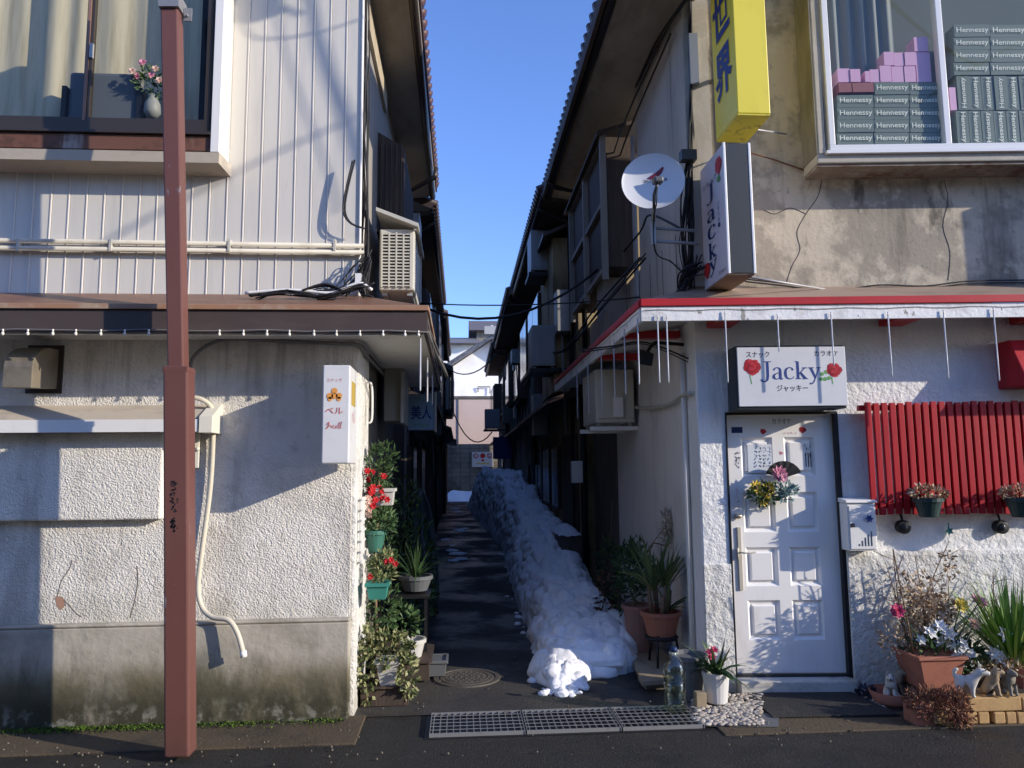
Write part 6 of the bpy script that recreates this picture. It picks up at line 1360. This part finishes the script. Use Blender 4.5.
# skinned figurines
def skin(name, nodes, edges, m_, parent, scale, at_, rot=0):
    me = bpy.data.meshes.new(name); R = Matrix.Rotation(rot, 3, 'Z')
    vs = [R @ Vector(n[:3])*scale+Vector(at_)-Vector(parent.location) for n in nodes]
    me.from_pydata([tuple(v) for v in vs], edges, []); me.materials.append(m_)
    ob = bpy.data.objects.new(name, me); COL.objects.link(ob); ob.parent = parent
    sk = ob.modifiers.new('skin', 'SKIN'); sk.use_smooth_shade = True
    for v, n in zip(me.skin_vertices[0].data, nodes): v.radius = (n[3]*scale, n[3]*scale)
    me.skin_vertices[0].data[0].use_root = True
    sd_ = ob.modifiers.new('sub', 'SUBSURF'); sd_.levels = 2; sd_.render_levels = 2
    return ob
def dog_standing(label, at_, rot, sc_, m_):
    t = thing('dog_figurine', label, 'figurine', at_, 'dog figurines in the flower bed')
    N = [(0, 0, .52, .17), (.30, 0, .55, .20), (.48, 0, .72, .14), (.62, 0, .92, .19), (.82, 0, .86, .10), (.93, 0, .84, .065),
         (.34, .13, .30, .085), (.34, .14, .04, .07), (.42, .14, .02, .06), (.34, -.13, .30, .085), (.34, -.14, .04, .07), (.42, -.14, .02, .06),
         (-.08, .13, .32, .11), (-.06, .14, .04, .07), (.02, .14, .02, .06), (-.08, -.13, .32, .11), (-.06, -.14, .04, .07), (.02, -.14, .02, .06),
         (-.20, 0, .70, .07), (-.16, 0, .88, .08), (-.04, 0, .92, .05)]
    E_ = [(0, 1), (1, 2), (2, 3), (3, 4), (4, 5), (1, 6), (6, 7), (7, 8), (1, 9), (9, 10), (10, 11), (0, 12), (12, 13), (13, 14), (0, 15), (15, 16), (16, 17), (0, 18), (18, 19), (19, 20)]
    skin('body', N, E_, m_, t, sc_, at_, rot)
    m = MB(); R = Matrix.Rotation(rot, 3, 'Z')
    for sy in (-1, 1):
        c0 = [(.56, sy*.13, 1.03), (.66, sy*.10, 1.05), (.60, sy*.05, 1.08), (.58, sy*.15, 1.24)]; m.add([R @ Vector(p_)*sc_+Vector(at_) for p_ in c0], [(0, 1, 2), (0, 1, 3), (1, 2, 3), (0, 2, 3)], raw=True)
    m.build('ears', m_, t)
    m = MB(); m.ball(R @ Vector((.985, 0, .86))*sc_+Vector(at_), .035*sc_, 6, 4)
    for sy in (-1, 1): m.ball(R @ Vector((.78, sy*.10, .97))*sc_+Vector(at_), .028*sc_, 6, 4)
    m.build('nose_and_eyes', ink_black, t)
def dog_sitting(label, at_, rot, sc_, m_, earup=True):
    t = thing('dog_figurine', label, 'figurine', at_, 'dog figurines in the flower bed')
    N = [(0, 0, .22, .22), (.10, 0, .45, .20), (.20, 0, .66, .14), (.28, 0, .88, .19), (.46, 0, .82, .10), (.55, 0, .80, .06),
         (.28, .12, .40, .08), (.33, .12, .05, .065), (.41, .12, .03, .055), (.28, -.12, .40, .08), (.33, -.12, .05, .065), (.41, -.12, .03, .055),
         (.02, .20, .16, .13), (.20, .22, .05, .07), (.02, -.20, .16, .13), (.20, -.22, .05, .07), (-.24, 0, .12, .06), (-.34, .08, .14, .05)]
    E_ = [(0, 1), (1, 2), (2, 3), (3, 4), (4, 5), (2, 6), (6, 7), (7, 8), (2, 9), (9, 10), (10, 11), (0, 12), (12, 13), (0, 14), (14, 15), (0, 16), (16, 17)]
    skin('body', N, E_, m_, t, sc_, at_, rot); m = MB(); R = Matrix.Rotation(rot, 3, 'Z')
    for sy in (-1, 1):
        tip = (.24, sy*.17, 1.18) if earup else (.30, sy*.26, .78)
        c0 = [(.20, sy*.12, 1.0), (.32, sy*.12, 1.0), (.26, sy*.05, 1.04), tip]; m.add([R @ Vector(p_)*sc_+Vector(at_) for p_ in c0], [(0, 1, 2), (0, 1, 3), (1, 2, 3), (0, 2, 3)], raw=True)
    m.build('ears', m_, t)
    m = MB(); m.ball(R @ Vector((.605, 0, .82))*sc_+Vector(at_), .035*sc_, 6, 4)
    for sy in (-1, 1): m.ball(R @ Vector((.42, sy*.09, .93))*sc_+Vector(at_), .028*sc_, 6, 4)
    m.build('nose_and_eyes', ink_black, t)
q = FY(YB+.04).px(970, 698); dog_standing('white standing dog figurine with a raised tail on the tan brick', P((q.x-.045, YB+.05, topz)), math.radians(-32), .175, fig_w)
q = FY(YB+.04).px(993, 698); dog_sitting('tan sitting puppy figurine between the white dog and the grey one', P((q.x-.02, YB+.05, topz)), math.radians(-35), .175, fig_t, False)
q = FY(YB+.04).px(1010, 698); dog_sitting('small greenish grey sitting figurine with pointed ears on the tan brick', P((q.x-.01, YB+.055, topz)), math.radians(-80), .165, fig_g)
dog_sitting('pale weathered sitting figurine at the front left of the terracotta saucer', P((sc.x-.03, sc.y-.04, .05)), math.radians(-120), .17, fig_w, False)
dog_sitting('grey sitting figurine at the back right of the terracotta saucer', P((sc.x+.05, sc.y+.04, .05)), math.radians(-60), .18, fig_g)
m = MB(); q = onZ(868, 700); clump(m, q+P((0, .02, .04)), (.05, .04, .04), 60, .04, .03); tag(m.build('small_blue_cloth', mat('dark_blue_cloth', (.03, .035, .06), .8)), 'small crumpled dark blue thing on the ground left of the saucer', 'cloth')
m = MB()
for i in range(90):
    q = onZ(random.uniform(850, 885), random.uniform(690, 716)); m.ball((q.x, q.y, .014), random.uniform(.008, .016), 6, 4, (1.3, 1, .6), .15)
tag(m.build('shell_chips', pebble_m), 'pale shell chips scattered between the rubber mat and the saucer', 'pebbles', kind='stuff')

# ================================================================== ROW HOUSES BEYOND
def window(m_wall, parent, fr, u0_, u1_, v0_, v1_, w_=.06):
    m = MB(fr); m.box(u0_, u1_, v0_, v1_, 0, w_); fo = m.build('window_frame', bronze, parent)
    m = MB(fr); m.box(u0_+.04, (u0_+u1_)/2-.02, v0_+.04, v1_-.04, w_+.001, w_+.008); m.box((u0_+u1_)/2+.02, u1_-.04, v0_+.04, v1_-.04, w_+.001, w_+.008); m.build('pane', dusty, fo)
def rowhouse(label, side, y0, y1, xw, xe, ze, wallm, rfm, seed, zup=None):
    rnd = random.Random(seed); sg = 1 if side == 'R' else -1
    t = thing('row_house', label, 'house', P((xw, y0, gz(y0))), 'old wooden row houses along the alley')
    fr = Frame((xw, 0, 0), (0, -sg, 0), (0, 0, 1), (-sg, 0, 0)); back = xw+sg*6
    m = MB(); m.box(min(xw, back), max(xw, back), y0, y1, -.05, ze+.0); m.build('wall', wallm, t)
    m = MB(); xo = xe+sg*.05
    m.hexa([(xo, y0-.1, ze), (xo, y1, ze), (xo, y1, ze+.08), (xo, y0-.1, ze+.08)], [(xw+sg*3, y0-.1, ze+1.35), (xw+sg*3, y1, ze+1.35), (xw+sg*3, y1, ze+1.43), (xw+sg*3, y0-.1, ze+1.43)]); ro = m.build('roof', rfm, t)
    m = MB(); n = int((y1-y0)/.155)
    for k in range(n): y = y0-.05+k*.155; m.tube([(xo-sg*.06, y, ze+.08), (xo+sg*.6, y, ze+.08+.27), (xo+sg*2, y, ze+.95)], .055, 6)
    m.build('roof_tiles', rfm, ro)
    m = MB(); m.tube([(xo+sg*.02, y0-.05, ze-.03), (xo+sg*.02, y1, ze-.06)], .04, 8); m.tube([(xo-sg*.02, y0+.3, ze-.04), (xo+sg*.1, y0+.3, ze-.12), (xw-sg*.06, y0+.3, ze-.25), (xw-sg*.06, y0+.3, .2)], .03, 7); m.build('gutter', black_m, t)
    m = MB(); m.box(min(xo+sg*.02, xw), max(xo+sg*.02, xw), y0, y1, ze-.06, ze-.002); m.build('eave_board', old_wood, t)
    u = lambda y: -sg*y
    y = y0+.5
    while y < y1-1.2:                       # upper floor bays
        wd = rnd.uniform(1.0, 1.9); 
        if rnd.random() < .75:
            a, b = sorted((u(y), u(y+wd))); z = rnd.uniform(3.4, 3.7); hh = rnd.uniform(.9, 1.2); dp = rnd.choice((.06, .06, .2, .3))
            if dp > .1: m = MB(fr); m.box(a-.05, b+.05, z-.08, z+hh+.06, 0, dp-.02); m.build('window_box', rnd.choice((old_wood, old_wood, mid_wall)), t)
            window(wallm, t, fr, a, b, z, z+hh, dp+.03)
        y += wd+rnd.uniform(.15, .5)
    y = y0+.2
    while y < y1-.9:                        # ground floor doors, shutters, panels
        wd = rnd.uniform(.8, 1.5); a, b = sorted((u(y), u(y+wd))); k = rnd.random(); zb_ = gz(y)
        m = MB(fr)
        if k < .45: m.box(a, b, zb_, zb_+2.05, 0, .05); m.box(a+.08, b-.08, zb_+.1, zb_+1.95, .05, .06); m.build('door', old_wood, t)
        elif k < .8: window(wallm, t, fr, a, b, zb_+.9, zb_+1.9, .06)
        else: m.box(a, b, zb_+.1, zb_+2.2, 0, .07); m.build('shutter', mid_wall, t)
        y += wd+rnd.uniform(.1, .4)
    m = MB(fr); a, b = sorted((u(y0+.1), u(y1-.1))); m.prism([(2.72, 0), (2.55, .42), (2.50, .42), (2.60, 0)], a, b, 0); m.build('lean_to_roof', rooftile, t)
    m = MB(fr)
    for k in range(int((y1-y0)/.9)):
        a = u(y0+.3+k*.9); m.box(a-.04, a+.04, 2.75, ze-.1, 0, .025)
    m.build('battens', old_wood, t)
    return t, fr
hR2, fr2 = rowhouse('ochre walled row house beyond the right snack bar', 'R', 9.92, 15.6, 1.62, 1.08, 5.38, ochre_wall, rooftile, 3)
hR3, fr3 = rowhouse('dark timber row house in the middle of the right row', 'R', 15.62, 22.4, 1.66, 1.0, 5.36, dark_wall, rooftile, 5)
hR4, fr4 = rowhouse('darkest row house at the far end of the right row', 'R', 22.42, 29.0, 1.50, .95, 5.34, dark_wall, rooftile, 8)
hL2, fl2 = rowhouse('dark row house beyond the left snack bar', 'L', 10.12, 16.5, -.74, -.33, 5.22, mid_wall, rooftile, 11)
hL3, fl3 = rowhouse('shabby row house in the middle of the left row', 'L', 16.52, 23.0, -.62, -.30, 5.05, dark_wall, rooftile, 12)
hL4, fl4 = rowhouse('low dark row house at the far end of the left row', 'L', 23.02, 29.0, -.55, -.25, 4.7, dark_wall, rooftile, 14)
# big wooden enclosure on the right upper wall, part of the right building
m = MB(); m.box(1.50, XR-.002, 7.25, 9.5, 3.64, 5.02); wbx = m.build('window_enclosure', old_wood, RB)
m = MB(); m.box(1.44, 1.50, 7.22, 7.28, 3.5, 5.05); m.box(1.44, 1.50, 8.3, 8.36, 3.5, 5.05); m.box(1.44, 1.50, 9.4, 9.46, 3.5, 5.05)
for z in (3.6, 4.3, 4.98): m.box(1.455, 1.498, 7.29, 9.39, z, z+.05)
m.build('enclosure_posts', mid_wall, wbx)
m = MB(); m.hexa([(1.40, 7.15, 5.0), (1.40, 9.6, 5.0), (1.40, 9.6, 5.04), (1.40, 7.15, 5.04)], [(XR, 7.15, 5.12), (XR, 9.6, 5.12), (XR, 9.6, 5.16), (XR, 7.15, 5.16)]); m.build('enclosure_hood', old_wood, wbx)
m = MB(); m.box(1.52, XR, 7.6, 8.0, 2.9, 3.62); m.build('panel_box', mid_wall, RB)
m = MB(); m.box(1.60, XR, 8.05, 8.2, 2.85, 3.62); m.box(1.735, 1.765, 7.05, 7.13, 2.9, 4.95); m.build('pale_post', mat('pale_post', (.42, .42, .42), .7), RB)
m = MB(); m.tube([(XE2+.0, 9.3, ZE2-.02), (XE2+.1, 9.3, ZE2-.12), (1.60, 9.3, ZE2-.2), (1.60, 9.3, 2.9)], .035, 8); m.build('downpipe', black_m, RB)
# ochre bay and air conditioners further along
m = MB(); m.box(1.34, 1.62, 10.4, 12.0, 2.7, 4.95); ob_ = m.build('ochre_bay', ochre_wall, hR2)
m = MB(); m.hexa([(1.18, 10.2, 4.90), (1.18, 12.2, 4.90), (1.18, 12.2, 4.95), (1.18, 10.2, 4.95)], [(1.62, 10.2, 5.1), (1.62, 12.2, 5.1), (1.62, 12.2, 5.15), (1.62, 10.2, 5.15)]); m.build('bay_roof', rooftile, ob_)
def ac_px(label, x0, x1, y0, y1, Y, dep, m_, bracket=True):
    u = FY(Y).rect(x0, x1, y0, y1); t = ac_unit(label, u[0], u[1], Y, Y+dep, u[2], u[3], m_)
    m = MB(FY(Y)); m.box(u[0]+.03, u[1]-.03, u[2]+.07, u[3]-.05, .001, .006); m.box(u[0]+.1, u[1]-.1, u[3]-.12, u[3]-.1, .007, .009); m.build('end_panel', m_, t)
    m = MB(); m.box(u[0]-.04, u[1]+.25, Y-.02, Y+dep, u[2]-.06, u[2]-.005); m.build('bracket', black_m, t)
    return t
ac_px('upper grey air conditioner hung high on the ochre row house', 531, 551, 230, 272, 11.0, .6, ac_grey)
ac_px('lower grey air conditioner under the upper one on the ochre row house', 532, 555.5, 325, 368, 10.3, .6, ac_grey)
ac_px('pale air conditioner hanging low at the far end of the right row', 485, 500, 409, 429, 24, .5, mat('far_ac', (.26, .26, .27), .5))
# clutter on the dark rows: boards, pipes, meter boxes
cl = random.Random(21)
for side, fr_, xs_ in (('right', FSR, None), ('left', FSL, None)):
    for k in range(13 if side == 'right' else 9):
        y = (9.95+k*1.25+cl.random()*.5) if side == 'right' else (9.4+k*1.6+cl.random()*.5); base = (1.50 if side == 'right' else -.62); z = cl.choice((1.7, 2.2, 3.0, 3.5, 4.2)); d_ = cl.uniform(.12, .34); hh = cl.uniform(.3, .9); ww = cl.uniform(.25, .6)
        x0, x1 = (base-d_+.1, base+.02) if side == 'right' else (base-.02, base+d_-.05)
        t = thing('meter_cabinet', f'small dark wall cabinet number {k+1} from the front on the {side} row', 'wall cabinet', P(((x0+x1)/2, y, z)), f'dark cabinets on the {side} row house walls'); t['label'] = f"{('nearest','second','third','fourth','fifth','sixth','seventh','eighth','ninth','tenth','eleventh','twelfth','farthest')[k]} small wall cabinet going back along the {side} row of houses, at {'upper' if z > 2.6 else 'ground'} floor height"
        m = MB(); m.box(x0, x1, y, y+ww, z, z+hh); m.build('cabinet', cl.choice((old_wood, mid_wall, dark_wall, ac_grey)), t, bevel=.01)
        m = MB(); m.tube([((x0+x1)/2, y+ww/2, z), ((x0+x1)/2+.03, y+ww/2, z-.6-cl.random())], .018, 6); m.build('pipe', cable_g, t)
# dark downpipe post at the end of the painted side wall with small white meter
t = thing('wall_downpipe', 'black downpipe at the end of the grey painted side wall, with a small white meter', 'downpipe', FY(9.6).px(582, 545))
m = MB(); m.tube([(1.60, 9.6, .05), (1.60, 9.6, 2.7)], .045, 10); m.build('pipe', black_m, t)
m = MB(); u = FY(9.45).rect(572, 583, 461, 483); m.box(u[0], u[1], 9.45, 9.55, u[2], u[3]); m.build('meter', white_trim, t, bevel=.01)
m = MB(); m.box(1.3, 1.62, 9.7, 10.6, gz(9.7), .75); tag(m.build('snow_capped_box', dark_wall), 'dark low box half buried in the snow by the black downpipe', 'box')
m = MB(); m.grid(lambda a, b: (1.27+.38*a, 9.65+1.0*b, .74+.12*math.sin(PI*min(1, a*1.2))*math.sin(PI*b)**.5+.02*noise.noise(Vector((a*5, b*9, 0)))), 12, 20); tag(m.build('box_snow', snow_m), 'snow lying on the low dark box by the black downpipe', 'snow')
# dark blue curtain-like banner at far right
u = FY(20).rect(493, 508, 437, 459); m = MB(); m.box(u[0], u[1]+.1, 20, 20.03, u[2], u[3]); tag(m.build('shop_banner', mat('navy_cloth', (.02, .035, .12), .8)), 'small navy cloth banner far along the right row', 'banner')

# ================================================================== FAR BUILDINGS
YF = 32.0; gF = gz(YF)
ff = FY(YF)
t = thing('block_wall', 'stained grey block wall closing the far end of the alley', 'wall', P((.5, YF, gF)))
z1_ = ff.at(470, 444)[1]; m = MB(); m.box(-6, 8, YF, YF+.2, gF-.3, z1_); m.build('blocks', far_block, t)
m = MB()
for k in range(1, 8): z = z1_-.2*k; m.box(-6, 8, YF-.004, YF+.0, z-.006, z+.006)
for k in range(34): m.box(-6+k*.4, -5.985+k*.4, YF-.004, YF+.0, gF-.2, z1_)
m.build('joints', mat('dark_joint', (.07, .06, .05), .9), t)
f2 = FY(YF+1.2); z2_ = f2.at(470, 397)[1]
t = thing('far_building', 'far pinkish grey walled building behind the block wall', 'building', P((.5, YF+1.2, 0)))
m = MB(); m.box(-5, 8, YF+1.2, YF+4.9, 0, z2_); m.build('wall', far_pink, t); m = MB(); m.box(-5, 8, YF+1.15, YF+1.2, z2_-.08, z2_+.04); m.build('coping', dark_wall, t)
m = MB(); a = f2.at(458, 397)[0]; m.box(a, a+.03, YF+1.15, YF+1.19, 1.5, z2_); m.build('downpipe', cable_g, t)
f3 = FY(YF+5); 
t = thing('white_gable_house', 'white gabled storehouse with a dark tiled roof at the end of the alley', 'building', P((0, YF+5, 0)))
pk = f3.at(491, 341); el = f3.at(440, 375); bl = f3.at(470, 400)[1]
m = MB(f3); rr_ = 2*pk[0]-el[0]; m.add([(el[0], 0, 0), (rr_, 0, 0), (rr_, el[1], 0), (pk[0], pk[1], 0), (el[0], el[1], 0)]+[(el[0], 0, -7), (rr_, 0, -7), (rr_, el[1], -7), (pk[0], pk[1], -7), (el[0], el[1], -7)], [(0, 1, 2, 3, 4), (5, 6, 7, 8, 9), (0, 4, 9, 5), (1, 2, 7, 6)]); m.build('wall', far_white, t)
m = MB(f3)
for sx in (el, (rr_, el[1])):
    a = f3.pt(pk[0], pk[1]+.02, .6); b = f3.pt(sx[0]+(sx[0]-pk[0])*.12, sx[1]-.15+.02, .6); h = P((0, 0, .22)); d = P((0, 8, 0)); m.hexa([a, b, b+h, a+h], [a+d, b+d, b+h+d, a+h+d])
rf_ = m.build('roof', mat('blue_grey_tiles', (.07, .075, .09), .5, layers=(((.16, .17, .2), 6, one, .45, .6, .8),)), t)
m = MB(f3); m.box(pk[0]-.35, pk[0]+.35, pk[1]+.22, pk[1]+.62, .45, .75); m.ball((pk[0], pk[1]+.62, .6), .1, 10, 6); m.build('ridge_end', mat('pale_ridge', (.4, .4, .4), .7), rf_)
m = MB(f3); a = f3.at(478, 392); m.tube([(a[0], a[1], .05), (a[0], a[1]+.25, .1), (a[0]+.6, a[1]+.25, .1), (a[0]+.6, a[1]-.1, .1)], .03, 6); m.build('wall_bracket', dark_grey, t)
t = thing('far_grey_house', 'grey roofed building rising behind the white gable', 'building', P((2, YF+15, 0)))
f4 = FY(YF+15); u = f4.rect(477, 530, 327, 400); m = MB(f4); m.box(u[0], u[1], 0, u[3]-.3, -5, 0); m.build('wall', mid_wall, t); m = MB(f4); m.prism([(u[3]-.3, .5), (u[3]+.9, -2.5), (u[3]-.3, -5.5)], u[0]-.5, u[1]+.5, 0); m.build('roof', mat('grey_brown_roof', (.16, .14, .14), .7), t)
t = thing('far_low_roof', 'low grey roofed building left of the white gable', 'building', P((-3, YF+13, 0)))
u = f4.rect(430, 476, 344, 400); m = MB(f4); m.box(u[0]-6, u[1], 0, u[3]-.3, -3, 1.5); m.build('wall', far_white, t); m = MB(f4); m.prism([(u[3]-.3, 2.2), (u[3]+.5, -.5), (u[3]-.3, -3.5)], u[0]-7, u[1]+.2, 0); m.build('roof', mat('grey_tile_roof', (.2, .19, .19), .6), t)
# warning sign
u = FY(YF-.06).rect(472, 493.5, 452, 467)
t = thing('warning_sign', 'small white warning board with red round marks on the far block wall', 'sign', P(((u[0]+u[1])/2, YF-.05, u[2])))
fw_ = FY(YF-.06); m = MB(fw_); m.box(*u, -.05, 0); m.build('board', mat('warning_white', (.72, .66, .6), .5), t)
W_, H2 = u[1]-u[0], u[3]-u[2]
m = MB(fw_)
for k, fx_ in enumerate((.18, .5, .82)):
    cx_, cz_, r_ = u[0]+W_*fx_, u[2]+H2*.75, H2*.17
    if k == 1: m.add([(cx_+r_*math.cos(j*PI/8), cz_+r_*math.sin(j*PI/8), .004) for j in range(16)], [tuple(range(16))])
    else:
        m.add([(cx_+rr*math.cos(j*PI/8), cz_+rr*math.sin(j*PI/8), .004) for rr in (r_, r_*.72) for j in range(16)], [(j, (j+1) % 16, 16+(j+1) % 16, 16+j) for j in range(16)]); m.bar((cx_-r_*.6, cz_+r_*.6, .006), (cx_+r_*.6, cz_-r_*.6, .006), r_*.3, .001)
m.add([(u[0]+W_*.42, u[2]+H2*.38, .004), (u[0]+W_*.58, u[2]+H2*.38, .004), (u[0]+W_*.54, u[2]+H2*.52, .004), (u[0]+W_*.46, u[2]+H2*.52, .004)], [(0, 1, 2, 3)]); m.build('red_marks', ink_red, t)
m = MB(fw_); m.box(u[0]+W_*.2, u[1]-W_*.2, u[2]+H2*.2, u[2]+H2*.28, .003, .006); m.build('yellow_strip', fl_yel, t)

# ================================================================== OUTSIDE THE FRAME: what casts the shadows on the walls
def back(fr, px, py, dist, w_=.02): return fr.px(px, py, w_)+SUN*dist
t = thing('utility_pole', 'concrete utility pole with cables standing down the street outside the picture', 'utility pole', P((19.0, 1.2, 0)))
m = MB(); m.tube([(19.0, 1.2, 0), (19.0, 1.2, 11)], [.17, .11], 14); m.build('pole', mid_wall, t)
t = thing('service_cables', 'thick twisted service cables overhead outside the picture', 'cables', back(FL, 310, -20, 5.5))
m = MB(); strands(m, [back(FL, x, y, 5.5+.3*i) for i, (x, y) in enumerate(((255, -220), (285, -90), (308, 0), (322, 50), (338, 100), (350, 140), (357, 165)))], 6, .02, .012, rad=(.008, .014)); m.build('cable', cable_m, t)
m = MB(); m.tube([back(FL, x, y, 5.0) for x, y in ((262, -60), (275, 10), (287, 60), (303, 105), (320, 150), (332, 185), (336, 205), (334, 214))], .007, 6, sub=4, raw=True); m.build('thin_cable', cable_m, t)
m = MB(); m.tube([back(FL, x, y, 4.6) for x, y in ((236, 8), (242, 26), (256, 38), (285, 38), (320, 32), (358, 20), (420, 0))], .008, 6, sub=4, raw=True); m.build('loop_cable', cable_m, t)
m = MB(); m.tube([back(FL, x, y, 9.0) for x, y in ((90, 250), (230, 175), (355, 118), (500, 60))], .014, 6, sub=4, raw=True); m.build('far_cable', cable_m, t)
t = thing('insulator_rack', 'cable rack on the street pole outside the picture', 'rack', back(FL, 262, 5, 4.8))
a = back(FL, 258, 8, 4.8); m = MB(); m.box(a.x-.07, a.x+.07, a.y-.05, a.y+.05, a.z-.08, a.z+.1); m.tube([a+P((-.3, .1, .05)), a+P((.6, -.15, .08))], .016, 6, raw=True); m.build('box', black_m, t)
t = thing('shadow_sign', 'unseen projecting sign added past the right edge to shadow the upper facade', 'sign', FR.px(1150, 120, .3))  # added out of view, sized so its shadow lands on the upper wall
a0 = FR.at(961, 212); sx = SUN; f1_ = .55
u_ = Vector(SUN).dot(FR.u); w_c = Vector(SUN).dot(FR.w); v_c = SUN.z
k_ = f1_/w_c; us_ = a0[0]+u_*k_; vs_ = a0[1]+v_c*k_
m = MB(FR); m.box(us_, us_+.12, FR.at(961, 290)[1]+v_c*k_-.5, vs_, .03, f1_); m.build('cabinet', sign_w, t)

# street front opposite, behind the viewer: keeps the low sky off the facades and shows in the glass
for k, (x0, x1, hh, mm, lb) in enumerate(((-16, -5.2, 6.0, mid_wall, 'grey two storey house across the street behind the viewer, left'), (-5, 4.6, 6.4, ochre_wall, 'ochre two storey house across the street behind the viewer, centre'), (4.8, 14, 5.6, far_pink, 'pinkish two storey house across the street behind the viewer, right'))):
    t = thing('house', lb, 'house', P(((x0+x1)/2, -5.5, 0)), 'houses across the street')
    m = MB(); m.box(x0, x1, -11, -5.5, 0, hh); m.build('wall', mm, t)
    m = MB(); m.prism([(-5.0, hh-.05), (-8.2, hh+.9), (-11.5, hh-.05)], x0-.3+.3, x1, 0); m.build('roof', rooftile, t)
    for j in range(3):
        xx = x0+1+j*(x1-x0-2)/3
        for z in (.9, 3.8): m = MB(); m.box(xx, xx+1.6, -5.5, -5.44, z, z+1.1); m.build('window', bronze, t)
